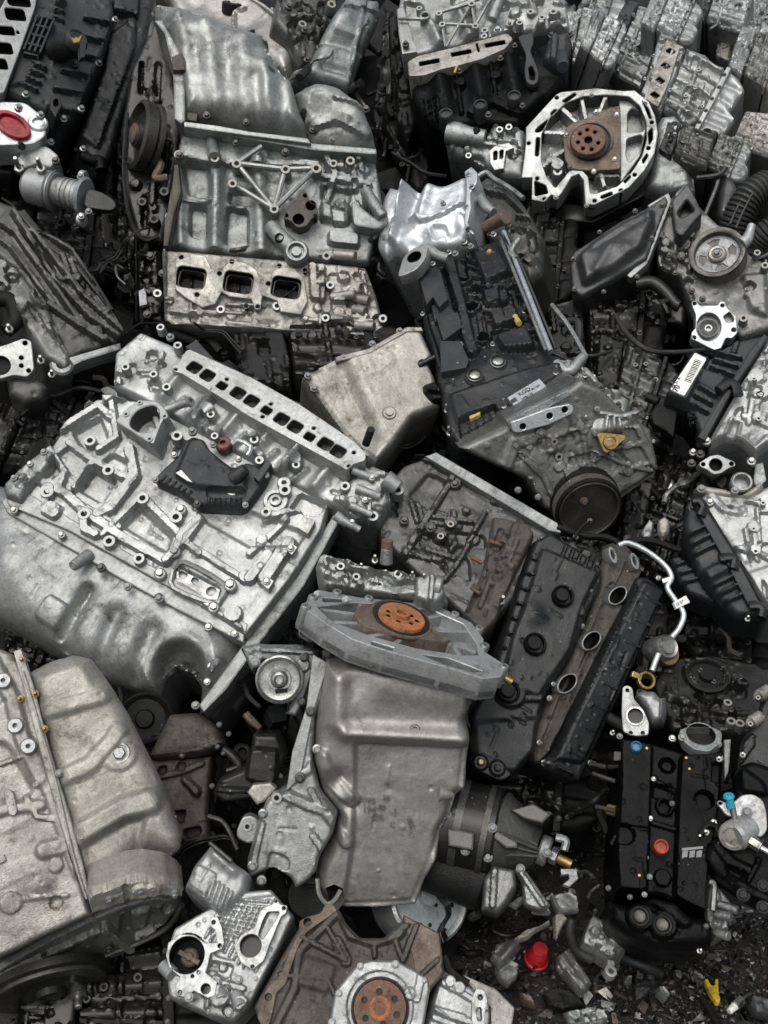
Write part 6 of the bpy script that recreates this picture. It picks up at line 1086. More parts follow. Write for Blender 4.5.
    for a, b2 in (((215, 120), (70, 100)), ((230, 95), (190, 72)), ((215, 150), (120, 145)), ((470, 175), (600, 180)), ((440, 130), (520, 118)), ((400, 110), (420, 92)), ((500, 210), (615, 250)), ((360, 200), (330, 222)), ((300, 185), (240, 195)), ((520, 205), (560, 262))): t.part('bell_rib', MB().bar(B, k(a)[0], k(b2)[0], 5, -18, -2), 'alu_light')
    t.part('seal_plate', MB().plate(B, k((188, 118), (214, 86), (268, 85), (400, 112), (462, 165), (528, 208), (500, 216), (380, 197), (242, 166), (214, 150)), -14, 2, b=1), 'rust_plate')
    hub = k((352, 135))[0]
    t.part('crank_seal', MB().plate(B, B.circ(*hub, 30, 2, 44), 0, 4, b=1), 'oily_metal'); t.part('seal_ring', MB().plate(B, B.circ(*hub, 33, 2, 44), 0, 2.8, b=.6), 'rust_plate'); pi = MB(); hb = k((356, 128))[0]
    t.part('crank_hub', MB().plate(B, B.circ(*hb, 24, 7, 44), 2, 8, holes=[B.circ(hb[0]+15*math.cos(a), hb[1]+5*math.sin(a)+4*math.cos(a), 2.4, 8, 12) for a in (0, .9, 1.8, 2.7, 3.6, 4.5, 5.4)], floor=4, b=1, inner=pi), 'rust_bright'); t.part('hub_centre', MB().plate(B, B.circ(*k((356, 112))[0], 9, 12, 24), 6, 13, b=1, holes=[B.circ(*k((356, 112))[0], 5, 13, 18)], floor=9), 'rust_bright'); t.part('hub_bores', pi, 'oily_black')
    rim = k((4, 96), (92, 152), (180, 206), (300, 247), (500, 302), (640, 346), (706, 338), (724, 302), (740, 352), (725, 366), (640, 378), (540, 352), (480, 338), (380, 308), (300, 288), (245, 286), (190, 240), (100, 214), (86, 172))
    t.part('bell_wall', MB().sheet(F, rim, H=12, er=2.5, base=22, depth=50, step=1.9, feats=[('b', *k((178, 232))[0], 5, 5), ('b', *k((262, 250))[0], 5, 5), ('b', *k((480, 328))[0], 4, 5), ('r', *k((530, 312))[0], *k((535, 350))[0], 3, 3)]+greeb(k((180, 215), (640, 350), (640, 372), (250, 280)), 18, 125, .5, .6), seed=125, rough=1.6), 'alu_dirty')
    for q in ((20, 95), (45, 62), (130, 45), (240, 66), (420, 84), (540, 122), (625, 172), (645, 232), (712, 305)):
        t.part('rim_lug', MB().lathe(B, *k(q)[0], [(5, -22), (5, 1), (4, 2.6), (2, 2.6), (1.8, -4)], 14, ref=0), 'alu')
    for a, b2 in (((130, 180), (140, 232)), ((215, 226), (222, 270)), ((330, 262), (332, 294)), ((400, 280), (402, 312)), ((585, 335), (590, 366)), ((440, 294), (445, 326))): t.part('wall_rib', MB().bar(F, k(a)[0], k(b2)[0], 3.4, 24, 39), 'alu')
    t.part('rim_chip', MB().plate(F, k((470, 302), (560, 326), (552, 346), (520, 340), (500, 350), (478, 338)), 30, 37.5, b=1), 'alu_dirty')
    t.put('bolt', 'alu_light', F, Z(300, 580, .2865, (180, 232, 36), (222, 242, 36), (263, 250, 36), (485, 328, 36), (632, 325, 36), (680, 332, 36), (60, 50, 34), (160, 70, 34)), 4.2); t.part('brass_stud', MB().cyl(F.P(*w1((682, 330))[0], 34), F.P(*w1((706, 344))[0], 36), 4*F.s), 'zinc_gold')
    t.part('corner_lug', MB().sheet(F, q1((380, 350), (400, 255), (430, 250), (480, 320), (475, 410), (410, 410), (375, 385)), H=12, er=4, base=18, depth=40, step=1.9, feats=[('b', *q1((405, 372))[0], 8, 4), ('b', *q1((405, 372))[0], 4.5, -10, 1.5)], seed=126), 'alu')
    t.put('bolt', 'alu_light', F, q1((400, 275), (442, 235)), 3, 30)
    # block clutter above the bell
    K = F.sub(*q2((150, 150))[0], (0, .5, .86), 8, h=-20)
    up = q1((440, 110), (470, 70), (580, 90), (640, 120), (690, 130), (768, 130), (900, 190), (960, 240), (768, 230), (600, 215), (480, 190))
    t.part('block_top', MB().sheet(K, up, H=10, er=4, base=0, depth=60, step=2., feats=greeb(q1((450, 80), (760, 130), (900, 220), (490, 190)), 44, 127, .9, 1.1), seed=127, rough=.8), 'alu')
    t.part('sensor_stack', MB().cyl(K.P(*q1((715, 110))[0], 8), K.P(*q1((718, 50))[0], 20), 7*F.s, 6*F.s), 'alu_dirty'); t.part('rusty_sensor', MB().cyl(K.P(*q1((718, 50))[0], 20), K.P(*q1((720, 18))[0], 26), 6.2*F.s), 'rust')
    t.part('side_pump', MB().sheet(K, q2((320, 170), (400, 155), (440, 200), (450, 240), (430, 270), (400, 290), (320, 260)), H=14, er=6, base=0, depth=30, step=1.8, feats=[('r', *q2((395, 165))[0], *q2((385, 280))[0], 3, 4)], seed=128), 'alu'); t.part('pump_cap', MB().cyl(K.P(*q2((400, 215))[0], 8), K.P(*q2((430, 222))[0], 8), 12*F.s), 'alu')
    t.put('stud', 'steel', K, q1((672, 100, 8), (620, 130, 8), (860, 170, 8), (815, 160, 8)), 3.6); t.put('boss', 'alu', K, q1((540, 120), (760, 150), (600, 160), (690, 190)), 4.4, 10)
engine_pan()
# ------------------------------------------------------------------ beige block and pan, bottom left
def engine_beige():
    F = Frame(100, 790, (.2, .3, .93), 68, dd=-.08)
    t = Thing('car_engine', F, 'large pale beige engine in the bottom left corner with plugged pan and round dowels', 'engine', G0)
    pan = w4((62, 85), (130, 50), (195, 32), (240, 42), (290, 110), (340, 190), (420, 350), (460, 440), (488, 520), (480, 560), (430, 600), (405, 630), (390, 655), (240, 700), (205, 600), (165, 450), (110, 240))
    f = [('c', w4((95, 195), (200, 170), (270, 150)), 9, 5, 8), ('c', w4((160, 370), (240, 335), (300, 270), (320, 240)), 8, 5, 8), ('c', w4((210, 520), (330, 450), (400, 430)), 12, 7, 10), ('p', w4((225, 545), (330, 480), (390, 470), (370, 560), (350, 640), (240, 690)), -7, 10), ('g', *w4((400, 600))[0], 20, -22), ('b', *w4((318, 302))[0], 15, 2.5, 5), ('p', w4((90, 110), (220, 60), (260, 140), (110, 180)), 3, 10), ('r', *w4((395, 580))[0], *w4((388, 630))[0], 1, -5, 2)]
    t.part('oil_pan', MB().sheet(F, pan, H=26, er=20, base=0, depth=120, step=2.4, feats=f, seed=131, rough=.6, ref=20, micro=.1), 'alu_cream')
    K = F.sub(*w4((318, 302))[0], (.2, .3, .93), 0, h=26)
    t.part('drain_plug', MB().turn(K, [(11, -3), (11, 2), (10, 3), (8, 3), (7.6, 2)], 30).turn(K, [(6.4, 1), (6.4, 6), (5.4, 7)], 6), 'steel')
    b = w4((-80, 20), (0, 20), (40, 40), (70, 90), (115, 240), (165, 440), (205, 600), (245, 735), (120, 790), (0, 850), (-80, 880))
    f = [('c', w4((-20, 60), (30, 150), (60, 260), (110, 370)), 8, 5, 6), ('c', w4((-80, 480), (20, 450), (110, 440)), 5, 4, 5), ('p', w4((-80, 250), (20, 280), (90, 400), (60, 430), (-80, 420)), -5, 8), ('g', *w4((110, 645))[0], 10, 5), ('c', w4((120, 560), (200, 540)), 10, 5, 6), ('g', *w4((60, 620))[0], 30, 4), ('r', *w4((100, 320))[0], *w4((210, 620))[0], 6, 4, 5), ('r', *w4((0, 330))[0], *w4((60, 310))[0], 3, 4), ('r', *w4((-60, 700))[0], *w4((180, 680))[0], 2, 2), ('b', *w4((30, 700))[0], 9, 3), ('b', *w4((150, 700))[0], 5, -5), ('c', w4((70, 420), (100, 470), (160, 480)), 4, 4), ('b', *w4((150, 600))[0], 6, 3)]
    t.part('engine_block', MB().sheet(F, b, H=10, er=5, base=8, depth=120, step=2.4, feats=f, seed=132, rough=.7, micro=.25), 'alu_beige')
    t.part('block_rail', MB().plate(F, w4((35, 30), (55, 22), (90, 120), (130, 280), (190, 480), (225, 610), (240, 680), (226, 690), (195, 600), (150, 460), (105, 290), (60, 120)), 4, 26, b=1.6), 'alu_beige')
    t.part('gasket_line', MB().path(F, [(*p, 27) for p in w4((62, 85), (110, 240), (150, 380), (200, 590), (232, 690))], 1.2, 6), 'alu_cream')
    t.put('stud', 'zinc_gold', F, w4((60, 55, 20), (95, 145, 24), (120, 238, 24), (55, 158, 20)), 4.6); t.put('bolt', 'alu_beige', F, w4((158, 355, 27), (218, 525, 27), (98, 385, 20)), 4.4)
    for c in ((8, 108), (40, 228), (75, 283)): t.part('dowel', MB().lathe(F, *w4(c)[0], [(8, 12), (8, 26), (6.6, 28), (2.4, 28), (2, 22)], 22, ref=27), 'machined')
    t.part('cast_pad', MB().plate(F, w4((8, 402), (20, 395), (34, 402), (48, 455), (40, 470), (24, 468)), 12, 24, b=1, round_=4), 'machined_dirty'); t.part('cast_pad', MB().plate(F, w4((-10, 580), (10, 572), (18, 588), (-5, 600)), 12, 24, b=1), 'machined_dirty')
    t.text(F, '08042019', *w4((128, 395))[0], 73, 5, 27, 'alu_beige', name='cast_number', ex=.001)
    # bell housing end, facing down
    B = F.sub(*q4((330, 290))[0], (.25, -.5, .83), -22, h=6)
    lip = q4((335, 195), (350, 175), (490, 125), (560, 118), (640, 130), (690, 160), (712, 190), (690, 180), (600, 178), (480, 205), (350, 250))
    t.part('bell_lip', MB().sheet(B, lip, H=10, er=2, base=0, depth=30, step=2., feats=[('b', *q4((540, 155))[0], 8, 4), ('b', *q4((585, 150))[0], 7, 4), ('r', *q4((480, 140))[0], *q4((490, 200))[0], 3, -4)], seed=133), 'alu_cream')
    t.put('bolt', 'alu_dirty', B, q4((540, 155), (590, 148), (420, 190), (670, 168)), 4.4, 11)
    inner = q4((-60, 480), (60, 420), (180, 350), (350, 262), (480, 210), (600, 182), (680, 190), (700, 210), (640, 290), (560, 350), (480, 400), (330, 470), (200, 530), (60, 575), (-60, 590))
    f = [('p', q4((470, 250), (560, 215), (610, 235), (590, 310), (520, 350), (460, 310)), -8, 5), ('c', q4((405, 285), (500, 360)), 8, 10), ('c', q4((-40, 500), (180, 395), (380, 300)), 4, 6), ('p', q4((500, 250), (580, 240), (560, 310), (510, 320)), 6, 6), ('b', *q4((640, 225))[0], 6, -7), ('b', *q4((605, 300))[0], 5, -7), ('b', *q4((560, 345))[0], 4, -6)]
    t.part('bell_inside', MB().sheet(B, inner, H=6, er=4, base=-26, depth=50, step=2.2, feats=f, seed=134, ref=-20), 'alu_mid')
    t.part('bell_edge', MB().path(B, [(*p, -14) for p in q4((350, 440), (420, 400), (560, 345), (650, 290), (700, 210))], 3, 8), 'steel_dark')
    W = B.sub(*q4((190, 520))[0], (.3, -.75, .6), -22, h=-14)
    t.part('flywheel', MB().turn(W, [(64, -6), (64, 2), (60, 4), (56, 2), (50, 6), (44, 5), (30, 8), (28, 4), (16, 6), (14, 12), (6, 13)], 56), 'oily_metal'); t.part('flywheel_band', MB().turn(W, [(57, 1), (55, 6.2), (53, 6.8), (51, 6)], 56), 'steel_dark')
    t.part('flange_ring', MB().lathe(B, *q4((300, 570))[0], [(9, -12), (9, -2), (4, -1), (4, 10), (3, 11)], 20, ref=0), 'steel')
    t.put('bolt', 'steel_dark', B, q4((170, 405), (360, 330), (420, 380), (350, 480)), 4, -16); t.put('boss', 'oily_metal', B, q4((130, 570), (30, 590)), 4, -16)
engine_beige()
# ------------------------------------------------------------------ cylinder head, bottom centre
def loose_head():
    F = Frame(225, 940, (.05, .5, .86), 32, dd=-.02)
    t = Thing('cylinder_head', F, 'grey cylinder head with bright gasket rings beside the beige engine at bottom', 'cylinder head')
    b = w5((70, 230), (120, 200), (215, 150), (280, 145), (330, 205), (300, 270), (235, 395), (200, 430), (150, 420), (60, 380), (50, 300))
    f = [('p', w5((150, 230), (210, 170), (290, 160), (250, 240), (200, 300), (160, 290)), -2, 3), ('p', w5((150, 300), (200, 310), (190, 340), (150, 330)), -7, 3), ('b', *w5((170, 375))[0], 9, 8), ('b', *w5((215, 390))[0], 6, 7), ('r', *w5((160, 345))[0], *w5((220, 360))[0], 4, 6)]
    f += [('b', *w5((100, 288))[0], 18, -22, 2), ('b', *w5((236, 268))[0], 10, -12, 2), ('b', *w5((140, 360))[0], 5, -12, 2)]
    f += greeb(w5((130, 300), (220, 320), (200, 420), (120, 390)), 14, 141)
    for i in range(9): f += [('r', *w5((185+i*11, 165+i*4))[0], *w5((140+i*10, 250+i*8))[0], 1.1, 2.6, 1.3), ('r', *w5((150+i*3, 240-i*9))[0], *w5((240+i*4, 270-i*12))[0], 1.1, 2.6, 1.3)]
    t.part('head_casting', MB().sheet(F, b, H=12, er=4, base=0, depth=90, step=1.7, feats=f, seed=141, rough=.4), 'alu_light')
    a = w5((150, 45), (165, 50), (200, 85), (235, 110), (230, 150), (215, 170), (195, 185), (170, 205), (90, 145), (110, 95))
    f = [('p', w5((118, 92), (165, 115), (140, 160), (100, 135)), 3, 3), ('gl', *w5((160, 75))[0], *w5((200, 110))[0], 5, 8), ('r', *w5((100, 140))[0], *w5((160, 190))[0], 5, 6)]+[('r', *w5((150+i*9, 120+i*7))[0], *w5((135+i*9, 165+i*6))[0], 1.5, 3, 1.5) for i in range(6)]
    t.part('chain_guard', MB().sheet(F, a, H=22, er=9, base=0, depth=80, step=1.8, feats=f, seed=142), 'alu_light')
    t.part('guard_bolt', MB().cyl(F.P(*w5((148, 48))[0], 30), F.P(*w5((195, 88))[0], 26), 2.4*F.s), 'steel_dark')
    pi = MB(); R1 = w5((55, 290), (60, 262), (85, 243), (115, 245), (140, 262), (165, 262), (160, 235), (148, 225), (152, 208), (165, 205), (175, 228), (180, 262), (175, 275), (150, 285), (145, 310), (140, 325), (165, 345), (160, 375), (145, 380), (115, 365), (95, 378), (78, 375), (75, 355), (85, 335), (62, 315))
    t.part('thermostat_ring', MB().plate(F, R1, 6, 20, holes=[F.circ(*w5((100, 288))[0], 17, 20, 32), F.circ(*w5((157, 218))[0], 2, 20, 10), F.circ(*w5((170, 268))[0], 2, 20, 10), F.circ(*w5((140, 360))[0], 4.6, 20, 16), F.circ(*w5((85, 368))[0], 2, 20, 10), F.circ(*w5((125, 325))[0], 1.8, 20, 10), F.circ(*w5((112, 333))[0], 1.6, 20, 10)], floor=-9, b=.8, round_=2, inner=pi), 'machined'); t.part('ring_bores', pi, 'oily_black')
    t.part('thermostat', MB().lathe(F, *w5((105, 292))[0], [(9, -9), (9, 2), (7, 4), (4, 3), (3.4, 8), (1, 8)], 20, ref=6).bar(F, w5((82, 280))[0], w5((126, 305))[0], 5, 0, 7), 'rust_plate')
    pi = MB(); R2 = w5((200, 270), (215, 245), (245, 228), (255, 195), (268, 183), (282, 180), (290, 165), (300, 180), (315, 182), (312, 200), (302, 205), (275, 270), (265, 300), (240, 320), (215, 305))
    t.part('cover_ring', MB().plate(F, R2, 6, 20, holes=[F.circ(*w5((236, 268))[0], 10.5, 20, 24), w5((262, 215), (272, 196), (298, 195), (292, 210), (262, 255), (252, 245)), F.circ(*w5((290, 172))[0], 1.8, 20, 10), F.circ(*w5((307, 188))[0], 1.8, 20, 10), F.circ(*w5((240, 313))[0], 1.8, 20, 10)], floor=6.5, b=.8, round_=2, inner=pi), 'machined'); t.part('ring_bores', pi, 'oily_metal')
    t.put('bolt', 'alu_light', F, w5((105, 378, 20), (85, 368, 12), (210, 340, 16), (190, 410, 14)), 4.4)
    for c, d in (((170, 360), (175, 385)), ((205, 370), (215, 400)), ((50, 310), (70, 330))): t.part('boss_post', MB().cyl(F.P(*w5(c)[0], 8), F.P(*w5(d)[0], 16), 7*F.s), 'alu_light')
loose_head()
# ------------------------------------------------------------------ brown gearbox bell, bottom centre
def gearbox_brown():
    F = Frame(340, 960, (.0, .48, .88), 20, dd=-.03)
    t = Thing('gearbox', F, 'brown ribbed gearbox bell with silver octagonal plate and rusty six hole hub', 'gearbox')
    o = w5((240, 400), (300, 290), (345, 215), (400, 182), (425, 190), (440, 220), (470, 250), (520, 250), (555, 215), (600, 215), (640, 260), (648, 320), (600, 400), (560, 470), (300, 470), (260, 450))
    f = [('c', w5((420, 200), (340, 280), (330, 360), (290, 440)), 4, 6, 4), ('r', *w5((440, 300))[0], *w5((400, 230))[0], 3, 7), ('r', *w5((440, 300))[0], *w5((420, 260))[0], 9, 5), ('r', *w5((500, 290))[0], *w5((500, 255))[0], 3, 6), ('r', *w5((560, 300))[0], *w5((590, 225))[0], 4, 7), ('r', *w5((600, 330))[0], *w5((645, 290))[0], 3, 6), ('r', *w5((345, 250))[0], *w5((440, 300))[0], 3, 7), ('p', w5((350, 290), (420, 310), (400, 370), (330, 350)), 4, 6), ('c', w5((300, 330), (400, 340), (420, 380)), 3, 5), ('c', w5((425, 195), (450, 245), (500, 262), (550, 245), (570, 218)), 5, 7, 4), ('r', *w5((560, 300))[0], *w5((540, 245))[0], 3, 6)]
    t.part('bell_casting', MB().sheet(F, o, H=10, er=5, base=0, depth=90, step=1.9, feats=f, seed=143, rough=.9), 'iron_brown')
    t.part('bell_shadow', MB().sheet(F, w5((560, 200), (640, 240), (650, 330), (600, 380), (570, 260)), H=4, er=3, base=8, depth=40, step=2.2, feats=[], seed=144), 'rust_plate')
    pi = MB(); g = w5((250, 420), (270, 360), (300, 330), (320, 280), (340, 240), (340, 215), (360, 205), (385, 200), (395, 180), (412, 180), (420, 195), (375, 225), (355, 240), (335, 275), (310, 350), (290, 370), (285, 400), (275, 440), (260, 440))
    t.part('gasket_rim', MB().plate(F, g, 8, 15, holes=[F.circ(*w5((357, 218))[0], 4, 15, 14), F.circ(*w5((274, 378))[0], 3.6, 15, 14)], floor=9, b=.6, round_=2, inner=pi), 'rust_plate'); t.part('rim_holes', pi, 'oily_black')
    S_ = F.sub(*w5((512, 370))[0], (.02, .42, .9), 10, h=16)
    oc = w5((415, 365), (460, 310), (490, 298), (550, 300), (615, 335), (620, 360), (600, 480), (400, 480), (405, 420))
    t.part('seal_carrier', MB().sheet(S_, oc, H=8, er=3, base=-4, depth=30, step=1.9, feats=[('b', *w5((512, 400))[0], 32, -3, 2), ('r', *w5((590, 380))[0], *w5((600, 330))[0], 6, 3), ('b', *w5((575, 370))[0], 5, 5)], seed=145, rough=.3), 'alu_light')
    t.put('bolt', 'alu_light', S_, w5((470, 312), (545, 308), (605, 342), (410, 432), (425, 370)), 4, 4)
    hc = w5((512, 402))[0]
    t.part('hub_seal', MB().lathe(S_, *hc, [(29, -2), (29, 5), (27, 6), (26, 4)], 44), 'rubber'); pi = MB()
    t.part('crank_hub', MB().plate(S_, S_.circ(*hc, 26, 6, 44), -2, 7, holes=[S_.circ(hc[0]+18*math.cos(a), hc[1]+16.5*math.sin(a), 3, 7, 14) for a in (-2.6, -1.6, -.6, .4, 1.4, 2.5)], floor=2, b=1, inner=pi), 'rust'); t.part('hub_bores', pi, 'oily_black')
    t.part('hub_centre', MB().lathe(S_, *hc, [(11, 4), (11, 8), (9, 9), (6.4, 8), (6, 5), (2, 5)], 28, ref=8), 'rust_bright')
gearbox_brown()
def silver_lower():
    F = Frame(470, 990, (.1, .5, .86), 32)
    t = Thing('engine_cover', F, 'silver ribbed engine cover corner with cream edge at the bottom right of the hub', 'engine cover')
    o = w5((610, 440), (640, 330), (660, 310), (700, 350), (745, 380), (750, 420), (740, 480), (600, 480))
    f = [('r', *w5((620+i*16, 400+i*8))[0], *w5((690+i*14, 420+i*9))[0], 2.4, 5, 2) for i in range(3)]+[('r', *w5((640, 345))[0], *w5((740, 400))[0], 4, 5), ('b', *w5((660, 345))[0], 5, 7), ('b', *w5((680, 358))[0], 5, 7), ('r', *w5((625, 420))[0], *w5((720, 460))[0], 4, 5)]
    t.part('cover_casting', MB().sheet(F, o, H=10, er=4, base=0, depth=60, step=1.8, feats=f, seed=146), 'alu_light')
    pi = MB(); t.part('oval_flange', MB().plate(F, w5((708, 380), (718, 358), (735, 362), (742, 385), (735, 420), (740, 460), (720, 470), (708, 430)), 4, 17, holes=[w5((716, 402), (728, 398), (730, 428), (720, 430)), F.circ(*w5((726, 378))[0], 2.6, 17, 12)], floor=8, b=.7, round_=3, inner=pi), 'machined'); t.part('flange_holes', pi, 'oily_black')
    t.part('cover_wall', MB().plate(F, w5((690, 330), (760, 360), (800, 400), (790, 480), (750, 480), (748, 400), (700, 350)), -30, 4, b=2), 'alu_beige')
    t.part('hose_end', MB().path(F, [(*p, 12) for p in w5((648, 290), (665, 325), (700, 350))], 4, 8), 'oily_black')
silver_lower()
def drum():
    F = Frame(430, 895, (.5, .35, .8), 20, dd=.13)
    t = Thing('clutch_drum', F, 'shiny drilled clutch drum behind the torn smooth pan', 'clutch drum')
    G = F.side(415, 900, -10, 0)
    t.part('drum_shell', MB().turn(F, [(46, -40), (47, -6), (46, 0), (43, 2), (40, 0), (38, -3), (12, -4), (10, 0), (4, 0)], 56), 'alu_silver')
    t.put('hole', 'oily_black', F, [(443, 880), (436, 905), (452, 905), (430, 925), (445, 930), (420, 885)], 2.4, -2.6, name='drum_hole_shade')  # black discs painted on as the shaded holes of the drum
drum()
# ------------------------------------------------------------------ dark starter and gearbox stub
def starter():
    F = Frame(495, 830, (-.1, .45, .89), 20, dd=.06)
    t = Thing('gearbox', F, 'dark oily cylindrical gearbox with tapered end and splined shaft beside the smooth pan', 'gearbox')
    A0, A1 = F.P(*w6((20, 130))[0], -10), F.P(*w6((170, 165))[0], -10)
    t.part('gearbox_body', MB().cyl(A0, A1, 46*F.s, 46*F.s, 30, .06), 'oily_metal'); t.part('body_band', MB().cyl(F.P(*w6((140, 158))[0], -10), F.P(*w6((152, 161))[0], -10), 47.5*F.s, seg=30), 'steel_dark')
    A2 = F.P(*w6((262, 195))[0], -6)
    t.part('end_cone', MB().cyl(A1, A2, 44*F.s, 20*F.s, 26, .1), 'alu_dark'); t.part('shaft_collar', MB().cyl(A2, F.P(*w6((285, 205))[0], -6), 15*F.s, seg=20), 'alu_dirty')
    t.part('drive_shaft', MB().cyl(F.P(*w6((280, 204))[0], -6), F.P(*w6((335, 232))[0], -4), 5*F.s, seg=12), 'zinc_gold'); t.part('shaft_nut', MB().cyl(F.P(*w6((288, 207))[0], -6), F.P(*w6((305, 216))[0], -5), 9*F.s, seg=8), 'steel')
    t.part('cone_rib', MB().plate(F, w6((152, 165), (170, 155), (215, 180), (215, 195), (190, 195)), 16, 33, b=2), 'alu_dark'); t.part('cone_rib', MB().plate(F, w6((200, 110), (250, 95), (290, 120), (270, 140), (230, 130)), 0, 26, b=2), 'alu_dark')
    for k in range(5):
        e = F.P(*w6((172+k*2, 118+k*22))[0], 30-abs(k-2)*6); t.part('cone_rib', MB().cyl(e, F.P(*w6((258, 180+k*8))[0], 16-abs(k-2)*3), 3.2*F.s, 1.8*F.s, 8), 'alu_dark')
    t.part('housing_arm', MB().sheet(F, w6((140, 260), (160, 230), (210, 240), (215, 280), (190, 320), (170, 340), (135, 330)), H=10, er=5, base=10, depth=40, step=2, feats=[('r', *w6((165, 240))[0], *w6((160, 320))[0], 4, 5)], seed=147), 'alu_mid')
    t.part('gear_fork', MB().sheet(F, w6((205, 240), (225, 230), (255, 270), (290, 320), (270, 335), (230, 320), (225, 270)), H=8, er=3, base=10, depth=16, step=1.8, feats=[('r', *w6((220, 245))[0], *w6((270, 320))[0], 3, 5)], seed=148), 'alu_dirty')
    t.part('fork_eye', MB().plate(F, w6((310, 240), (345, 240), (350, 262), (330, 280), (315, 275), (330, 262), (328, 252), (312, 254)), 0, 12, b=1), 'alu_dirty')
    t.part('shift_arm', MB().path(F, [(*p, 6) for p in w6((300, 170), (322, 178), (318, 200))], 4, 8), 'alu_dirty')
    t.put('bolt', 'alu_dirty', F, w6((222, 240, 20), (75, 75, 20), (280, 205, 12)), 5)
    t.put('bolt', 'alu_dirty', F, w6((150, 100, 26), (160, 150, 36), (150, 215, 24), (60, 120, 36), (100, 200, 30)), 5)
    t.part('body_strap', MB().cyl(F.P(*w6((84, 145))[0], -10), F.P(*w6((92, 147))[0], -10), 47*F.s, seg=30), 'alu_dark')
    t.part('body_box', MB().plate(F, w6((60, 150), (120, 160), (118, 200), (62, 190)), 24, 40, b=2), 'alu_dark')
    t.part('lower_body', MB().cyl(F.P(*w6((20, 220))[0], -20), F.P(*w6((150, 270))[0], -20), 30*F.s, seg=24), 'oily_black')
starter()
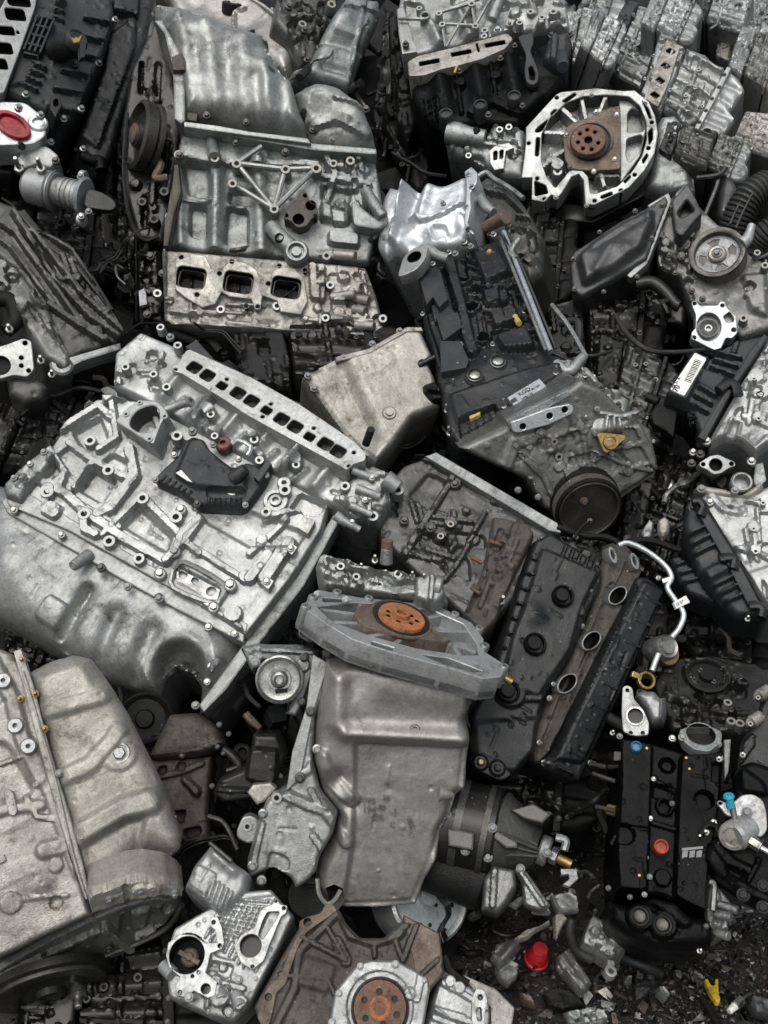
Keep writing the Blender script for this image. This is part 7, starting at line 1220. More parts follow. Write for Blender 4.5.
# ------------------------------------------------------------------ black engine standing at right
def engine_black():
    F = Frame(665, 810, (-.1, .5, .86), 3)
    t = Thing('car_engine', F, 'wet black twin cam engine with one blue and one orange plug, standing at lower right', 'engine', G0)
    o = w3((118, 335), (215, 345), (330, 380), (430, 365), (445, 380), (440, 520), (400, 760), (392, 890), (330, 860), (250, 820), (200, 822), (112, 812), (105, 700), (118, 480))
    f = [('p', w3((122, 345), (222, 360), (215, 560), (205, 812), (108, 808), (112, 620)), 11, 4), ('p', w3((310, 395), (440, 385), (425, 560), (390, 880), (330, 855), (290, 830), (300, 560)), 11, 4), ('b', *w3((380, 535))[0], 8, -12, 2), ('b', *w3((135, 640))[0], 8, -9, 3), ('r', *w3((110, 612))[0], *w3((205, 625))[0], 1.5, -3, 1.5), ('b', *w3((270, 420))[0], 7, 5), ('b', *w3((270, 420))[0], 5, -9, 1.5), ('b', *w3((262, 550))[0], 8, 5), ('b', *w3((262, 550))[0], 5, -9, 1.5), ('b', *w3((255, 770))[0], 7, 5), ('c', w3((230, 470), (300, 500)), 3, 4), ('c', w3((225, 600), (295, 620)), 3, 4), ('p', w3((228, 480), (300, 490), (295, 530), (225, 520)), -5, 3), ('p', w3((405, 420), (438, 420), (435, 480), (402, 480)), -8, 2), ('r', *w3((405, 440))[0], *w3((435, 440))[0], 1.5, 7, 1.4), ('r', *w3((405, 460))[0], *w3((435, 460))[0], 1.5, 7, 1.4)]
    t.part('cam_cover', MB().sheet(F, o, H=10, er=4, base=0, depth=110, step=1.7, feats=f, seed=151, rough=.2), 'black_wet')
    for k in range(3): t.part('cover_mark', MB().plate(F, w3((318+k*22, 685), (336+k*22, 682), (333+k*22, 704), (316+k*22, 706)), 18, 21.6, b=.3), 'ink_grey')
    t.part('cover_mark', MB().plate(F, w3((316, 676), (382, 670), (382, 678), (316, 684)), 18, 21.6, b=.2), 'ink_grey')
    lo = w3((90, 830), (150, 850), (230, 822), (300, 840), (340, 880), (400, 890), (425, 930), (410, 985), (330, 990), (240, 985), (150, 950), (95, 900))
    t.part('chain_cover', MB().sheet(F, lo, H=16, er=10, base=-4, depth=90, step=1.9, feats=[('b', *w3((185, 890))[0], 11, 8, 3), ('b', *w3((255, 915))[0], 11, 8, 3), ('c', w3((225, 830), (290, 870), (320, 900)), 8, 7, 5), ('gl', *w3((330, 930))[0], *w3((400, 920))[0], 12, 4)], seed=152, rough=.3), 'black_wet')
    for c in ((185, 888), (255, 914)):
        t.part('cam_plug', MB().lathe(F, *w3(c)[0], [(9.5, 10), (9.5, 23), (8.4, 24.4), (7, 23.6), (6.6, 20)], 26, ref=22), 'black_plastic'); t.part('plug_face', MB().lathe(F, *w3(c)[0], [(6, 18), (6, 24), (5, 25), (2, 24)], 22, ref=23), 'steel_dark')
    t.part('blue_cap', MB().lathe(F, *w3((174, 362))[0], [(5.6, 14), (5.6, 26), (5, 27), (4.2, 26.4), (3.8, 23), (1, 23)], 22, ref=24), 'blue_plastic')
    t.part('orange_plug', MB().lathe(F, *w3((252, 672))[0], [(7, 6), (7, 20), (6.2, 21), (5.4, 20.4), (4.8, 16), (1, 16)], 24, ref=18), 'orange_plastic')
    t.put('bolt', 'steel', F, w3((286, 538), (228, 462), (218, 584), (216, 765), (200, 820), (205, 367), (290, 340), (88, 800), (432, 402), (392, 918), (155, 828), (205, 705)), 3, 16)
    t.put('bolt', 'zinc_gold', F, w3((328, 398), (338, 432), (183, 762), (206, 368)), 2.6, 20)
    for a, b2 in (((40, 445), (110, 470)), ((50, 548), (105, 560)), ((30, 415), (80, 425)), ((100, 660), (115, 640)), ((90, 425), (125, 420))): t.part('injector_pin', MB().cyl(F.P(*w3(a)[0], -6), F.P(*w3(b2)[0], 4), 2.6*F.s), 'steel_dark')
    t.part('brass_lug', MB().cyl(F.P(*w3((85, 555))[0], -4), F.P(*w3((112, 562))[0], 0), 5.5*F.s), 'zinc_gold')
    t.part('side_box', MB().plate(F, w3((104, 375), (130, 375), (130, 405), (104, 405)), 0, 14, b=1), 'oily_metal')
    # thermostat and throttle on top
    H = F.sub(*q5((165, 345))[0], (-.25, .3, .92), 0, h=16)
    pi = MB(); t.part('thermostat_flange', MB().plate(H, q5((102, 215), (125, 205), (150, 220), (155, 270), (200, 320), (225, 380), (222, 435), (160, 440), (105, 420), (98, 330)), -4, 8, holes=[H.circ(*q5((162, 348))[0], 8, 8, 26), H.circ(*q5((125, 230))[0], 1.8, 8, 10), H.circ(*q5((140, 425))[0], 1.8, 8, 10), H.circ(*q5((195, 425))[0], 1.8, 8, 10)], floor=-2, b=.8, round_=3, inner=pi), 'alu_light'); t.part('flange_bore', pi, 'alu_dark')
    t.part('thermostat_body', MB().sheet(H, q5((155, 250), (180, 225), (250, 225), (275, 260), (300, 250), (305, 330), (290, 380), (230, 395), (200, 320)), H=18, er=9, base=-22, depth=40, step=1.8, feats=[('r', *q5((290, 250))[0], *q5((285, 360))[0], 4, 6)], seed=153, rough=.8), 'alu'); t.part('flange_ring', MB().lathe(H, *q5((162, 348))[0], [(9.4, 6), (9.2, 10), (7.6, 10), (7.2, 2)], 26, ref=8, cap=False), 'steel')
    pi = MB(); T = F.sub(*q5((460, 430))[0], (-.05, .8, .6), 0, h=14)
    t.part('coolant_neck', MB().plate(T, q5((360, 410), (400, 395), (520, 398), (560, 420), (555, 470), (500, 510), (430, 500), (380, 460)), -10, 2, holes=[T.circ(*q5((462, 428))[0], 14, 2, 30)], floor=-9, b=1, round_=4, inner=pi), 'alu_dirty'); t.part('neck_bore', pi, 'oily_metal')
    t.put('bolt', 'steel', F, q5((460, 495, 18), (375, 445, 18), (540, 475, 18), (330, 450, 18), (548, 540, 16), (90, 440, 10)), 4)
    t.part('head_rail', MB().plate(F, q5((565, 455), (600, 452), (590, 600), (570, 640)), -10, 12, b=1.2), 'alu_dirty'); t.part('head_pipe', MB().path(F, [(*p, 4) for p in w3((400, 780), (415, 790), (410, 870))], 3, 6), 'alu_dirty')
    t.part('head_side', MB().sheet(F, w3((395, 780), (440, 800), (480, 850), (470, 880), (460, 950), (420, 960), (392, 890)), H=8, er=4, base=-14, depth=50, step=2, feats=greeb(w3((400, 800), (460, 850), (460, 940), (410, 920)), 14, 154), seed=154), 'alu_dirty')
    for a, b2 in (((430, 850), (490, 870)), ((425, 940), (462, 950)), ((420, 880), (470, 890))): t.part('side_stub', MB().cyl(F.P(*w3(a)[0], -4), F.P(*w3(b2)[0], 4), 4.4*F.s), 'alu_dirty')
    t.put('stud', 'steel', F, w3((370, 995, 0), (100, 320, 8)), 3)
engine_black()
def engine_back_disc():
    F = Frame(700, 690, (-.05, .75, .66), 8, dd=.06)
    t = Thing('car_engine', F, 'black oil-soaked engine with a round plate lying behind the blue-plugged engine', 'engine', G0)
    o = q5((280, 120), (360, 70), (520, 60), (700, 100), (900, 160), (900, 420), (600, 420), (330, 400), (240, 200))
    f = [('b', *q5((490, 165))[0], 22, 5, 3), ('b', *q5((490, 165))[0], 14, -4, 2), ('b', *q5((490, 165))[0], 6, 6, 2), ('p', q5((450, 250), (500, 220), (540, 260), (480, 280)), 8, 3), ('c', q5((300, 250), (450, 310), (640, 330)), 4, 5)]+greeb(q5((300, 200), (700, 180), (700, 390), (320, 380)), 40, 155)
    t.part('block_face', MB().sheet(F, o, H=8, er=5, base=0, depth=60, step=2.2, feats=f, seed=155, rough=.9), 'oily_metal')
    t.part('crank_plate', MB().lathe(F, *q5((490, 165))[0], [(21, 8), (21, 13), (18, 14), (17, 11), (8, 11), (7, 15), (2, 15)], 36, ref=12), 'oily_black')
    t.put('bolt', 'steel_dark', F, q5((400, 120), (580, 160), (430, 180), (560, 130), (640, 170), (460, 140), (520, 190), (600, 320), (400, 380)), 3, 12)
    t.put('boss', 'alu_dirty', F, q5((585, 285), (600, 370), (640, 380)), 5, 14)
engine_back_disc()
def engine_pump():
    F = Frame(745, 820, (-.3, .4, .86), 30, dd=-.05)
    t = Thing('car_engine', F, 'black engine at the right edge with silver fuel pump and cyan cap', 'engine', G0)
    o = q8((370, 110), (430, 90), (640, 160), (640, 560), (640, 850), (400, 740), (330, 690), (250, 640), (200, 560), (210, 480), (280, 430), (340, 260), (340, 160))
    f = [('c', q8((260, 480), (330, 570), (410, 610)), 5, 5, 5), ('r', *q8((460, 560))[0], *q8((410, 660))[0], 2.4, 7), ('p', q8((300, 580), (410, 620), (340, 670)), -5, 4), ('p', q8((370, 120), (480, 200), (500, 260), (380, 240)), 6, 6), ('c', q8((330, 660), (430, 720), (640, 820)), 8, 6, 4), ('g', *q8((240, 560))[0], 14, 6)]
    t.part('engine_cover', MB().sheet(F, o, H=12, er=8, base=0, depth=70, step=2, feats=f, seed=156, rough=.3), 'black_wet')
    u = q5((640, 470), (720, 330), (740, 250), (900, 220), (900, 620), (720, 620), (620, 640))
    t.part('upper_cover', MB().sheet(F, u, H=8, er=6, base=-6, depth=60, step=2.2, feats=[('r', *q5((700, 440+i*18))[0], *q5((640, 500+i*30))[0], 2, 4) for i in range(3)], seed=157), 'black_plastic')
    for c in ((735, 245), (700, 365)): t.part('white_lug', MB().path(F, [(*q5(c)[0], 8), (*q5((c[0]-5, c[1]+10))[0], 10), (*q5((c[0]+35, c[1]-20))[0], 6)], [6, 7, 6], 10), 'machined_dirty'); t.put('boss', 'alu_dark', F, q5((c[0]-12, c[1]+18)), 3, 17)
    a, b2 = q8((340, 450))[0], q8((420, 400))[0]
    P0, P1 = F.P(*a, 26), F.P(*b2, 12)
    t.part('fuel_pump', MB().cyl(P0, P1, 15*F.s, 14*F.s, 28, .2), 'machined'); G = F.sub(*a, (-.45, -.1, .88), 0, h=27)
    t.part('pump_cap', MB().turn(G, [(14.5, -5), (14.6, 0), (13, 2.4), (10, 2.6), (8.6, 1), (5, 1.2), (2, 1.4)], 32), 'machined_dirty')
    pi = MB(); t.part('pump_flange', MB().plate(F, q8((262, 292), (275, 280), (330, 300), (380, 255), (430, 250), (480, 280), (495, 330), (500, 420), (470, 455), (430, 440), (390, 360), (310, 355)), 10, 22, b=1, round_=4, holes=[F.circ(*q8((280, 293))[0], 1.8, 22, 10)], floor=14, inner=pi), 'machined'); t.part('flange_hole', pi, 'oily_black')
    t.put('bolt', 'steel', F, q8((405, 338)), 6, 24)
    t.part('pump_pipe', MB().cyl(F.P(*q8((350, 380))[0], 26), F.P(*q8((335, 300))[0], 32), 3*F.s), 'steel')
    t.part('cyan_cap', MB().cyl(F.P(*q8((330, 315))[0], 32), F.P(*q8((320, 262))[0], 38), 4.4*F.s, 4*F.s, 16), 'cyan_plastic'); t.part('cyan_rim', MB().cyl(F.P(*q8((321, 268))[0], 37), F.P(*q8((318, 254))[0], 39), 5.6*F.s, 5*F.s, 16), 'cyan_plastic')
    t.part('union_nut', MB().cyl(F.P(*q8((415, 465))[0], 26), F.P(*q8((470, 500))[0], 26), 6*F.s, seg=6), 'steel'); t.part('union_pipe', MB().path(F, [(*p, 26) for p in q8((460, 495), (520, 530), (620, 600))], 2.6, 8), 'alu_silver')
    t.put('bolt', 'black_plastic', F, q8((388, 720, 16), (480, 780, 16), (480, 680, 14)), 6.4); t.put('stud', 'steel', F, q8((385, 70, 8), (275, 90, 0), (215, 430, 4), (185, 450, 2), (250, 385, 8)), 3.6)
    t.part('pump_lever', MB().path(F, [(*p, 8) for p in q8((190, 440), (220, 395), (260, 400), (270, 430))], 3.4, 8), 'oily_black')
engine_pump()
# ------------------------------------------------------------------ dark gearbox at the left edge
def gearbox_left():
    F = Frame(50, 290, (.3, .35, .89), 55, dd=.04)
    t = Thing('gearbox', F, 'dark ribbed gearbox case at the left edge with pale bell and long straight ribs', 'gearbox')
    o = v6((-40, -20), (60, 20), (160, 120), (260, 150), (330, 260), (400, 380), (470, 490), (445, 520), (300, 560), (240, 600), (150, 420), (60, 260), (-40, 180))
    f = [('c', v6((50, 50), (110, 150), (230, 330), (330, 440), (440, 510)), 4, 9), ('c', v6((120, 120), (200, 220), (300, 350), (460, 495)), 4, 7), ('c', v6((180, 390), (280, 460), (400, 530)), 5, 8), ('r', *v6((210, 300))[0], *v6((260, 295))[0], 3, 6), ('r', *v6((90, 120))[0], *v6((160, 120))[0], 3, 6), ('p', v6((130, 170), (190, 240), (230, 330), (160, 260)), -8, 4), ('b', *v6((280, 290))[0], 4, 5), ('b', *v6((350, 490))[0], 6, 5)]+greeb(v6((200, 130), (330, 260), (460, 490), (260, 340)), 8, 201)+[('c', v6((-40, 60), (60, 130), (180, 300), (290, 450), (380, 520)), 4, 8), ('c', v6((160, 130), (260, 190), (360, 330), (440, 440)), 3, 7), ('c', v6((-40, 120), (40, 180), (150, 330), (220, 420)), 3, 6)]
    t.part('case_shell', MB().sheet(F, o, H=8, er=6, base=0, depth=110, step=2.2, feats=f, seed=201, rough=.7), 'alu_dark')
    t.part('case_edge', MB().plate(F, v6((60, 40), (90, 30), (170, 130), (300, 240), (340, 270), (420, 400), (400, 400), (280, 250), (150, 150)), -8, 10, b=2), 'oily_metal')
    b = v6((-60, 190), (40, 220), (110, 290), (180, 380), (260, 560), (270, 600), (240, 620), (160, 580), (90, 470), (0, 340), (-60, 330))
    f = [('b', *v6((160, 360))[0], 11, 5, 3), ('b', *v6((160, 360))[0], 7, -7, 2), ('b', *v6((48, 275))[0], 5, 5), ('c', v6((130, 420), (190, 480), (260, 570)), 4, 5), ('g', *v6((90, 380))[0], 14, 6), ('b', *v6((235, 490))[0], 6, 4), ('p', v6((180, 440), (220, 450), (250, 540), (210, 530)), -5, 3)]+greeb(v6((-20, 230), (100, 300), (240, 580), (60, 440)), 8, 206)
    t.part('bell_housing', MB().sheet(F, b, H=14, er=8, base=6, depth=70, step=2.1, feats=f, seed=202, rough=.8), 'alu_mid')
    t.part('mount_foot', MB().plate(F, v6((250, 575), (440, 520), (445, 545), (300, 590), (270, 605)), 4, 24, b=2), 'alu_dirty'); t.part('round_lug', MB().lathe(F, *v6((225, 605))[0], [(11, -8), (11, 14), (9, 16), (5, 16), (5, 8)], 22, ref=14), 'alu_dirty')
    # bright flange and solenoid
    pi = MB(); H = F.sub(*v6((50, 580))[0], (.25, .2, .95), 0, h=30)
    t.part('valve_flange', MB().plate(H, v6((-40, 545), (20, 530), (85, 505), (115, 515), (125, 620), (100, 648), (50, 640), (0, 655), (-40, 650)), -4, 6, holes=[H.circ(*v6((0, 605))[0], 10, 6, 24), H.circ(*v6((92, 523))[0], 2.4, 6, 12), H.circ(*v6((78, 577))[0], 2.2, 6, 12), H.circ(*v6((78, 606))[0], 2.2, 6, 12), H.circ(*v6((105, 624))[0], 2.2, 6, 12)], floor=0, b=.8, round_=3, inner=pi), 'machined'); t.part('flange_holes', pi, 'oily_black')
    t.part('valve_body', MB().sheet(H, v6((20, 640), (120, 630), (180, 680), (160, 730), (90, 750), (30, 710)), H=12, er=8, base=-16, depth=50, step=2, feats=[], seed=203), 'alu_dark')
    t.put('stud', 'steel', H, v6((150, 590, -4), (190, 640, -6), (35, 475, -4)), 4.4); t.put('boss', 'alu', F, v6((70, 345, 20)), 4)
    t.part('cable_boot', MB().path(F, [(*p, 18) for p in v6((-20, 360), (40, 370), (60, 440), (20, 480))], [8, 8, 7, 7], 10), 'oily_black')
gearbox_left()
def engine_sludge():
    F = Frame(175, 760, (.1, .3, .95), -8, dd=.1)
    t = Thing('car_engine', F, 'brown sludge covered engine end in the gap between the beige and grey engines', 'engine', G0)
    o = q6((180, 360), (280, 160), (420, 150), (520, 220), (555, 310), (480, 350), (420, 365), (220, 385))
    t.part('timing_cover', MB().sheet(F, o, H=14, er=10, base=6, depth=60, step=2.1, feats=[('g', *q6((380, 240))[0], 16, 5), ('c', q6((230, 370), (440, 345), (540, 310)), 5, 4)], seed=211, rough=.9), 'iron_brown')
    b = q6((160, 380), (420, 370), (490, 360), (480, 480), (470, 640), (480, 760), (380, 800), (200, 700))
    f = [('p', q6((230, 420), (270, 410), (270, 450), (230, 460)), -9, 2), ('p', q6((320, 395), (360, 395), (360, 440), (320, 440)), -8, 2), ('p', q6((300, 630), (365, 625), (350, 690), (300, 670)), -14, 2), ('p', q6((350, 720), (430, 700), (440, 740), (370, 765)), -14, 2), ('c', q6((230, 465), (350, 440), (440, 400)), 4, 5), ('p', q6((340, 480), (360, 455), (440, 530), (420, 570)), 9, 4)]
    t.part('engine_block', MB().sheet(F, b, H=10, er=6, base=0, depth=70, step=2.1, feats=f, seed=212, rough=1), 'iron_brown')
    P = F.sub(*q6((170, 190))[0], (.1, .3, .95), 0, h=2)
    t.part('belt_pulley', MB().turn(P, [(27, -10)]+[(27-(i % 2)*2, -9+i*1.6) for i in range(10)]+[(24, 8), (20, 4), (10, 4), (8, 8), (3, 8)], 40), 'oily_black')
    t.put('bolt', 'steel_dark', F, q6((525, 215, 16), (570, 260, 8), (515, 318, 18), (345, 362, 18), (545, 350, 8), (490, 510, 10)), 3.4)
    t.part('hose_stub', MB().path(F, [(*p, 2) for p in q6((650, 160), (680, 195), (720, 230))], [4, 4.4, 3], 8), 'rust_plate')
    t.part('side_pipe', MB().path(F, [(*p, 6) for p in q6((540, 330), (590, 370), (620, 420), (560, 440))], [5, 6, 6, 5], 10), 'oily_metal')
engine_sludge()
# ------------------------------------------------------------------ engines deeper in the gaps
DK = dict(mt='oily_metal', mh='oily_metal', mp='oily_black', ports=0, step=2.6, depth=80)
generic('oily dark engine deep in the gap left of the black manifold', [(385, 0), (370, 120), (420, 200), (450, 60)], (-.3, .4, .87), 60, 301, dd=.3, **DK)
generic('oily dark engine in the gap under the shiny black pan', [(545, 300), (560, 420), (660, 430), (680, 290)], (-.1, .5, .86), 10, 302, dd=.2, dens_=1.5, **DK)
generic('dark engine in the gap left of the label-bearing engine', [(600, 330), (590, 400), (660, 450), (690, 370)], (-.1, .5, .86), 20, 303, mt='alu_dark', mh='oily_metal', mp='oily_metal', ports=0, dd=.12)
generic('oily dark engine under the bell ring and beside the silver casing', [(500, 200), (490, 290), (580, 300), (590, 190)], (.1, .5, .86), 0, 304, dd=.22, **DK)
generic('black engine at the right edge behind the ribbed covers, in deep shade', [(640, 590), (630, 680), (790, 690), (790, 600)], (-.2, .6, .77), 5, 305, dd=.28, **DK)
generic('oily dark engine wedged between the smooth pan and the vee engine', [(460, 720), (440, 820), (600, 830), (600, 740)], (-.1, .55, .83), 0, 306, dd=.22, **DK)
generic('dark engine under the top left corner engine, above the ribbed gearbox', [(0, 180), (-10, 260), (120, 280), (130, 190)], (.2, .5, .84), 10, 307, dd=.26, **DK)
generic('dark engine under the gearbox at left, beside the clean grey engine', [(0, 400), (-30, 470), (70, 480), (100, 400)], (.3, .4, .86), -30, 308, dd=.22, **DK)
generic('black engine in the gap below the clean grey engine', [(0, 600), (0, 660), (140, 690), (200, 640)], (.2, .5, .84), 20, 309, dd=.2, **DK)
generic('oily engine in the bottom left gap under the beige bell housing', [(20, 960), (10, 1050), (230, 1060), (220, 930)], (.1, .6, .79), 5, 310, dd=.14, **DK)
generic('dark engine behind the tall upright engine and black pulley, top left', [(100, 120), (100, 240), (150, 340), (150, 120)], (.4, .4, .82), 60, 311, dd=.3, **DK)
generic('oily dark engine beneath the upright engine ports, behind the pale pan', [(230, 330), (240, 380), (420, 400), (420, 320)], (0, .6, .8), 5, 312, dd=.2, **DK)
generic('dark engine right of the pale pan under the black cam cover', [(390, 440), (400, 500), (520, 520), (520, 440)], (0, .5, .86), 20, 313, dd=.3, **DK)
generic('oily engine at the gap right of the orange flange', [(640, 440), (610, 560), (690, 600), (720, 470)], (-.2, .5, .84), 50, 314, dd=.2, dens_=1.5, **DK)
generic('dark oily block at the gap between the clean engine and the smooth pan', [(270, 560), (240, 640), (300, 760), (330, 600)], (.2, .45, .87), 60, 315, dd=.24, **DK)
# ------------------------------------------------------------------ added dark backing of the heap, loose oily clutter and hoses
def heap_backing():
    n = 46; me = bpy.data.meshes.new('dark_backing'); vs = []; fs = []; rs = np.random.RandomState(5)
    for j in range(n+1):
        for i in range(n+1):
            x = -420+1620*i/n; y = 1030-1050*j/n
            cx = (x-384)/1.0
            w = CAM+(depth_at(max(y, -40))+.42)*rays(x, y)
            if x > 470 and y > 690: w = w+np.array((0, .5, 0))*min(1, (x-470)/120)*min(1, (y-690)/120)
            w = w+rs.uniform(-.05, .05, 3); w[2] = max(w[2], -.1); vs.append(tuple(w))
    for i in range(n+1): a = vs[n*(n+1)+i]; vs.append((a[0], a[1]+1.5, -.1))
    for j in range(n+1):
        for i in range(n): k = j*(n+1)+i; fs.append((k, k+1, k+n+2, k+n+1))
    me.from_pydata(vs, [], fs); me.materials.append(M('oily_black')); o = bpy.data.objects.new('dark_backing', me); COL.objects.link(o); o['kind'] = 'structure'  # black surface added behind the engines to block light through gaps
heap_backing()
def add_joined(name, pieces, label, cat, kind='stuff'):
    """pieces: list of (MB, material) joined into one object"""
    mats = sorted({m for _, m in pieces}); vs = []; fs = []; mi = []; o = 0
    for b, m in pieces:
        V = np.concatenate(b.v); vs.append(V); fs += [tuple(i+o for i in f) for f in b.f]; mi += [mats.index(m)]*len(b.f); o += len(V)
    me = bpy.data.meshes.new(name); me.from_pydata(np.concatenate(vs).tolist(), [], fs)
    for m in mats: me.materials.append(M(m))
    me.polygons.foreach_set('material_index', mi); me.shade_smooth(); me.set_sharp_from_angle(angle=math.radians(38))
    ob = bpy.data.objects.new(name, me); COL.objects.link(ob); ob['label'] = label; ob['category'] = cat; ob['kind'] = kind; return ob
def scrap_piece(F, x, y, rs, k):
    b = MB(); h = 0; t = rs.random()
    if t < .28:
        a = rs.uniform(0, 6.28); L = rs.uniform(5, 22)*k; b.cyl(F.P(x, y, -3), F.P(x+math.cos(a)*L, y+math.sin(a)*L, rs.uniform(-4, 9)), rs.uniform(1.4, 4.5)*k*F.s, seg=9)
    elif t < .55:
        n = rs.randint(4, 6); r = rs.uniform(5, 14)*k; a0 = rs.uniform(0, 6.28); q = UV(); c = F.uv([(x, y)])[0]
        for i in range(n): rr = r*rs.uniform(.5, 1.1); q.append((c[0]+rr*math.cos(a0+i*6.283/n), c[1]+rr*math.sin(a0+i*6.283/n)*.7))
        b.plate(F, q, -rs.uniform(3, 14)*k, rs.uniform(1, 5), b=1.)
    elif t < .72:
        p = [(x, y, 0)]; a = rs.uniform(0, 6.28)
        for i in range(3): a += rs.uniform(-1, 1); p.append((p[-1][0]+math.cos(a)*9*k, p[-1][1]+math.sin(a)*9*k, rs.uniform(-5, 8)))
        b.path(F, p, rs.uniform(1, 3.4)*k, 7, 3)
    elif t < .88:
        r = rs.uniform(3, 8)*k; b.lathe(F, x, y, [(r, -8), (r, 1), (r*.85, 2), (r*.5, 2), (r*.45, -3)], 12)
    else:
        b.lathe(F, x, y, [(3.4*k, -1), (3.4*k, 1), (2.4*k, 1.4), (2.2*k, 4.4*k), (1.8*k, 5*k)], 8)
    return b
def clutter():
    rs = random.Random(77); P = []
    for i in range(2100):
        x, y = (rs.uniform(-40, 800) if i < 1500 else rs.choice((rs.uniform(-330, -30), rs.uniform(780, 1080)))), rs.uniform(-20, 1040)
        if x > 500 and y > 850: continue
        n = (rs.uniform(-.7, .7), rs.uniform(0, .9), rs.uniform(.4, 1)); F = Frame(x, y, n, rs.uniform(0, 360), dd=rs.uniform(.14, .34))
        P.append((scrap_piece(F, x, y, rs, rs.uniform(.8, 1.6)), rs.choices(['oily_black', 'oily_metal', 'alu_dark', 'alu_dirty', 'black_plastic', 'iron_brown', 'steel_dark', 'steel'], [40, 26, 6, 3, 18, 4, 3, 2])[0]))  # near-black weights put extra gap shade into the clutter colours
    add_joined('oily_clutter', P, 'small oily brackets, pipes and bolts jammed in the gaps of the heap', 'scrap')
clutter()
def hose(label, pts, r, mt='rubber', dd=.06, name='hose', cat='hose'):
    F = Frame(pts[0][0], pts[0][1], (0, .5, .86), 0, dd=dd)
    b = MB(); w = [CAM+(depth_at(p[1])+dd-(p[2] if len(p) > 2 else 0))*rays(p[0], p[1]) for p in pts]; b.tube(np.array(w), r*F.s, 9, 6)
    t = Thing(name, F, label, cat); t.part('hose', b, mt); return t
hose('thin black hose curving under the shiny black pan to the water pump flange', v5((160, 330, .02), (185, 370, .04), (230, 405, .04), (290, 410, .02), (350, 405, 0)), 2.4)
hose('black hose elbow beside the silver rail of the middle engine', v4((480, 345, .02), (520, 340, .05), (525, 375, .05), (522, 400, .03)), 4)
hose('black hose stub above the vee engine at the right of the pulley', [(600, 560, 0), (640, 540, .03), (680, 550, .02)], 3.5, 'oily_black')
hose('thin bent wire hanging beside the upright engine head', v6((450, 250, .05), (425, 240, .06), (430, 280, .06), (460, 310, .05)), 1.4, 'steel_dark', name='wire', cat='wire')
# crumpled pale rags of plastic wedged on the right
def scrap_leaf(label, pts, mt, seed, name='plastic_scrap', cat='scrap', dd=-.02, H=5, n=(-.2, .5, .84), rough=2.5):
    c = np.mean(np.array([p[:2] for p in pts]), 0); F = Frame(c[0], c[1], n, 0, dd=dd); t = Thing(name, F, label, cat)
    t.part('sheet', MB().sheet(F, pts, H=H, er=3, base=0, depth=4, step=1.6, seed=seed, rough=rough, rn=1.5), mt); return t, F
scrap_leaf('crumpled grey-green plastic scrap left of the ribbed black cover', y5((640, 560), (680, 500), (700, 520), (690, 590), (650, 597)), 'alu_dirty', 401, dd=.04)
scrap_leaf('crumpled pale plastic scrap touching the ribbed black cover', y5((715, 510), (745, 490), (768, 510), (765, 560), (735, 590), (715, 560)), 'alu_cream', 402, dd=.02)

def looms():
    rs = random.Random(31); P = []
    for i in range(64):
        x, y = rs.uniform(0, 768), rs.uniform(20, 900)
        if x > 560 and y > 820: continue
        D = rs.uniform(.06, .16); a = rs.uniform(0, 6.28); pts = []
        for k in range(rs.randint(4, 7)):
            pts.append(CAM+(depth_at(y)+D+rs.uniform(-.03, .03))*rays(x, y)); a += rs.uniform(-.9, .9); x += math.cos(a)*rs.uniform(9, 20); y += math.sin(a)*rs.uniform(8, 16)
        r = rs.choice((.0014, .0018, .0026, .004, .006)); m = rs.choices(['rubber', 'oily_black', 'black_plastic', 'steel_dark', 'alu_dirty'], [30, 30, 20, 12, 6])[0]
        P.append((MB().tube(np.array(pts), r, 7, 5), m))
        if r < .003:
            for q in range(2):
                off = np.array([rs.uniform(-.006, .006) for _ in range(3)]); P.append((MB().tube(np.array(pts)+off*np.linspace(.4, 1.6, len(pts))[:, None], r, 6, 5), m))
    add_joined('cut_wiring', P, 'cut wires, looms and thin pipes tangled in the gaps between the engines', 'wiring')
looms()
# ------------------------------------------------------------------ debris lying on the wet ground, lower right
def gpt(x, y, h=0.):
    r = rays(x, y); return CAM+r*((h-CAM[2])/r[2])
def gframe(x, y, n=(0, .906*.9, .42), ang=0, h=.01):
    """a frame standing on the ground where the camera sees it"""
    F = Frame(x, y, n, ang, at=gpt(x, y, h)); return F
UPN = (0, math.cos(PITCH), math.sin(PITCH))
def heap_toe(x, y): return .02+max(0, (960-y))*.0012
def red_cap():
    p = q7((155, 225))[0]; F = gframe(*p, n=(.12, .75, .55), h=.06)
    t = Thing('red_cap', F, 'bright red plastic cap lying on the wet ground', 'cap')
    t.part('cap_body', MB().turn(F, [(11.5, -10), (11, -8), (8, 10), (7, 11), (2, 11.2)], 30), 'red_plastic'); t.part('cap_rim', MB().turn(F, [(11.5, -11), (12.4, -10.4), (12.2, -8), (11, -7)], 30), 'red_plastic')
red_cap()
def yellow_clip():
    p = q7((620, 315))[0]; F = gframe(*p, n=UPN, h=.02)
    t = Thing('yellow_clip', F, 'yellow forked plastic clip lying on the black ground at the right', 'clip')
    t.part('clip', MB().plate(F, q7((598, 290), (606, 288), (618, 308), (626, 306), (628, 288), (636, 290), (636, 320), (642, 348), (630, 350), (612, 325)), -4, 3, b=1, round_=2), 'yellow_plastic')
yellow_clip()
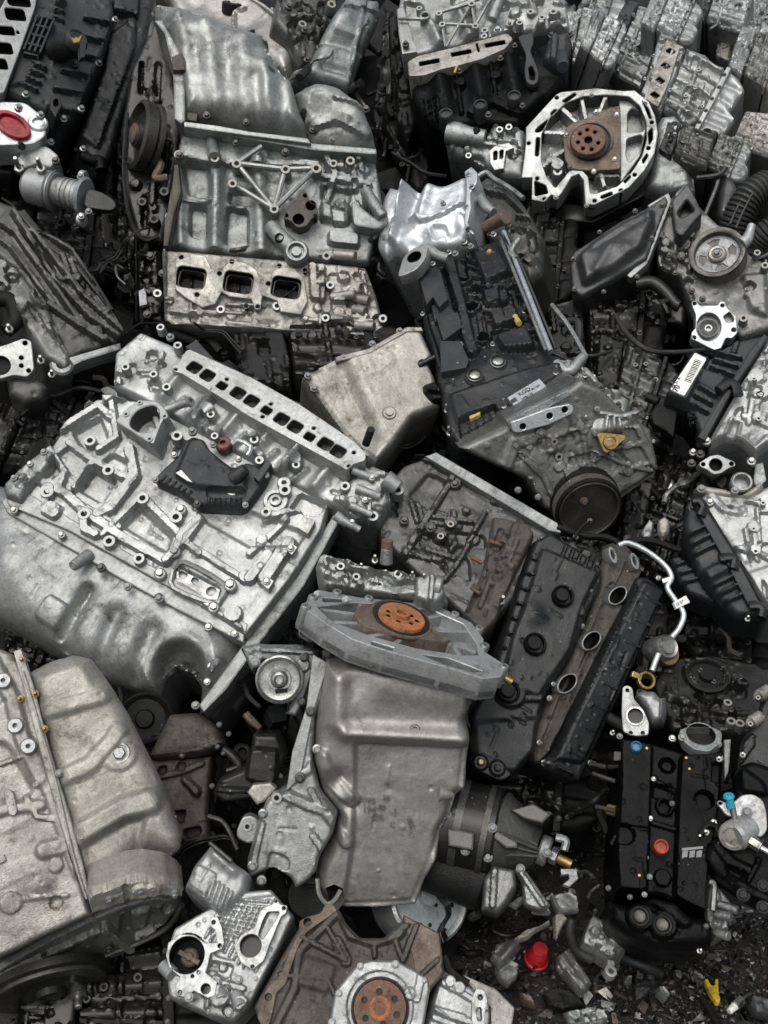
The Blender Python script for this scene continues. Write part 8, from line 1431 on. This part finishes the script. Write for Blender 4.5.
def spark_plug():
    F = gframe(*q7((695, 350))[0], n=UPN, h=.02); t = Thing('spark_plug', F, 'spark plug lying on the ground near the bottom right corner', 'spark plug')
    a = [q7(p)[0] for p in ((664, 378), (680, 362), (698, 345), (722, 328))]
    t.part('insulator', MB().cyl(F.P(*a[0], 3), F.P(*a[1], 4), 3*F.s, 4*F.s), 'label_white'); t.part('hex_body', MB().cyl(F.P(*a[1], 4), F.P(*a[2], 4), 5*F.s, seg=6), 'steel'); t.part('terminal', MB().cyl(F.P(*a[2], 4), F.P(*a[3], 5), 3*F.s, 2.4*F.s), 'steel_dark')
spark_plug()
def chunk(label, pts, mt, seed, h=.05, name='metal_fragment', n=(.1, .75, .66), ribs=(), H=3, depth=4, extra=None):
    c = np.mean(np.array([p[:2] for p in pts]), 0); F = gframe(c[0], c[1], n=n, h=h); t = Thing(name, F, label, 'fragment')
    t.part('fragment', MB().sheet(F, pts, H=H, er=1., base=0, depth=depth, step=1.6, feats=list(ribs), seed=seed, rough=1.6, rn=0), mt)
    if extra: extra(t, F)
    return t
def ex1(t, F):
    pi = MB(); t.part('eye_lug', MB().plate(F, F.circ(*q7((350, 268))[0], 6, 12, 20), 2, 12, holes=[F.circ(*q7((350, 268))[0], 2.6, 12, 14)], b=.8).bar(F, q7((350, 240))[0], q7((350, 258))[0], 7, 2, 11), 'machined')
    t.put('bolt', 'steel', F, q7((320, 150, 12), (340, 220, 12), (370, 200, 12)), 3)
chunk('broken bright casting fragment with an eye lug beside the black engine foot', q7((285, 150), (300, 118), (330, 135), (385, 185), (390, 215), (350, 235), (310, 210), (272, 195)), 'alu', 501, h=.12, H=9, depth=16, ribs=greeb(q7((285, 130), (385, 190), (370, 225), (285, 195)), 12, 501), extra=ex1)
chunk('torn grey finned casting shard standing on the ground', q7((205, 230), (240, 205), (262, 240), (300, 300), (270, 335), (230, 290), (205, 260)), 'alu_mid', 502, h=.06, ribs=[('r', *q7((225, 220))[0], *q7((285, 310))[0], 4, 6), ('r', *q7((212, 245))[0], *q7((265, 325))[0], 3, 5)])
chunk('curved grey metal shard left of the red cap', q7((45, 195), (100, 178), (110, 205), (80, 240), (50, 260), (30, 230)), 'alu_mid', 503, h=.1, ribs=[('gl', *q7((60, 240))[0], *q7((100, 190))[0], 5, 6)])
chunk('bent grey metal shard below left of the red cap', q7((40, 262), (80, 235), (105, 250), (100, 285), (75, 310), (50, 290)), 'alu_mid', 504, h=.08)
chunk('bright forked bracket shard above the red cap', q7((95, 0), (120, 10), (170, 80), (190, 110), (150, 108), (130, 70), (100, 95), (80, 85), (118, 60)), 'alu_light', 505, h=.2, depth=6)
chunk('thin curved strip bracket with a hole above the red cap', q7((95, 178), (120, 158), (160, 145), (185, 130), (190, 140), (150, 160), (130, 178), (105, 185)), 'machined_dirty', 506, h=.14, depth=4, H=4)
chunk('pointed pale metal shard below the gear fork', q7((198, 120), (215, 110), (235, 128), (225, 140), (208, 178), (200, 170)), 'alu_cream', 507, h=.16, depth=5, H=4)
chunk('jagged bright shard behind the broken casting fragment', q7((190, 65), (240, 55), (262, 70), (265, 105), (210, 110)), 'alu', 508, h=.18, depth=6)
chunk('small crumpled bracket at the bottom edge of the ground patch', q7((225, 378), (290, 365), (330, 372), (345, 400), (300, 420), (240, 410)), 'alu_dirty', 509, h=.03, ribs=greeb(q7((230, 375), (330, 370), (330, 405), (240, 405)), 10, 509))
chunk('grey plate with bolt at the bottom right corner of the ground', q7((725, 330), (768, 340), (800, 370), (800, 400), (740, 385), (720, 360)), 'pan_dark', 510, h=.03, H=4, depth=5)
chunk('small steel nut body lying on grit under the black tube', q7((475, 310), (490, 305), (510, 330), (498, 342), (478, 322)), 'alu', 511, h=.03, H=6, depth=8)
chunk('tiny silver sleeve lying on the grit', q7((390, 278), (408, 278), (408, 295), (390, 295)), 'alu_light', 512, h=.02, H=5, depth=6)
def gtube(label, pts, r, mt, name='black_tube'):
    F = gframe(pts[0][0], pts[0][1], n=UPN, h=.04); t = Thing(name, F, label, 'tube')
    t.part('tube', MB().tube(np.array([gpt(p[0], p[1], p[2]) for p in pts]), r*F.s, 10, 5), mt); return t, F
gtube('straight black rubber tube lying from the broken casting to the black bracket', q7((335, 212, .1), (390, 238, .08), (440, 258, .07), (480, 278, .05)), 5.4, 'black_plastic')
gtube('black bent hose curving beside the broken casting fragment', q7((245, 130, .16), (240, 170, .14), (258, 215, .11), (300, 240, .1)), 4.6, 'rubber')
gtube('black cable trailing at the bottom edge right of centre', q7((590, 340, .02), (610, 370, .02), (640, 420, .02)), 4, 'oily_black')
chunk('broken black plastic bracket at the end of the black tube', q7((412, 300), (440, 290), (440, 262), (470, 270), (465, 310), (440, 340), (412, 352)), 'black_plastic', 513, h=.05, ribs=[('r', *q7((420, 305))[0], *q7((460, 305))[0], 4, 5)])
chunk('shiny black plastic lump lying under the red cap', q7((170, 330), (200, 310), (260, 330), (280, 360), (220, 372), (180, 360)), 'oily_black', 514, h=.03)
chunk('rusty brown rag of metal beside the cream edge at bottom', q7((105, 320), (140, 335), (150, 360), (120, 352)), 'rust_plate', 515, h=.04, H=4, depth=6)
def grit():
    rs = random.Random(9); P = []; V = MB(); groups = {}
    for i in range(5200):
        x, y = rs.uniform(455, 800), rs.uniform(840, 1040)
        if rs.random() < .35: x, y = rs.uniform(455, 800), rs.uniform(920, 1040)
        c = gpt(x, y, 0); r = rs.uniform(.0016, .006)*(1 if rs.random() < .93 else 2.6)
        a = np.array([(rs.gauss(0, 1), rs.gauss(0, 1), rs.gauss(0, .6)) for _ in range(5)]); a /= np.maximum(np.linalg.norm(a, axis=1), .3)[:, None]
        v = c+np.array((0, 0, r*.5))+a*r*np.array((1, 1, .7))
        m = rs.choices(['wet_grit', 'iron_brown', 'oily_black', 'alu_dirty', 'machined_dirty', 'rust_plate'], [36, 24, 12, 14, 7, 7])[0]
        groups.setdefault(m, MB()).add(v, [(0, 1, 2), (0, 2, 3), (0, 3, 4), (1, 2, 4), (2, 3, 4), (0, 1, 4), (1, 3, 4)])
    add_joined('grit', [(b, m) for m, b in groups.items()], 'wet black grit and tiny metal chips strewn over the ground', 'grit')
    P = []
    for i in range(230):
        x, y = rs.uniform(440, 790), rs.uniform(800, 1040)
        F = Frame(x, y, (rs.uniform(-.5, .5), rs.uniform(.4, 1), rs.uniform(.3, .8)), rs.uniform(0, 360), at=gpt(x, y, rs.uniform(.0, .05) if y > 900 else rs.uniform(.0, .14)))
        P.append((scrap_piece(F, x, y, rs, rs.uniform(.25, .75)), rs.choices(['oily_black', 'oily_metal', 'alu_dark', 'alu_dirty', 'black_plastic', 'iron_brown', 'alu_light'], [30, 24, 14, 8, 20, 8, 5])[0]))
    add_joined('ground_scrap', P, 'small oily scraps of bracket, bolt and plastic trodden into the ground', 'scrap')
grit()
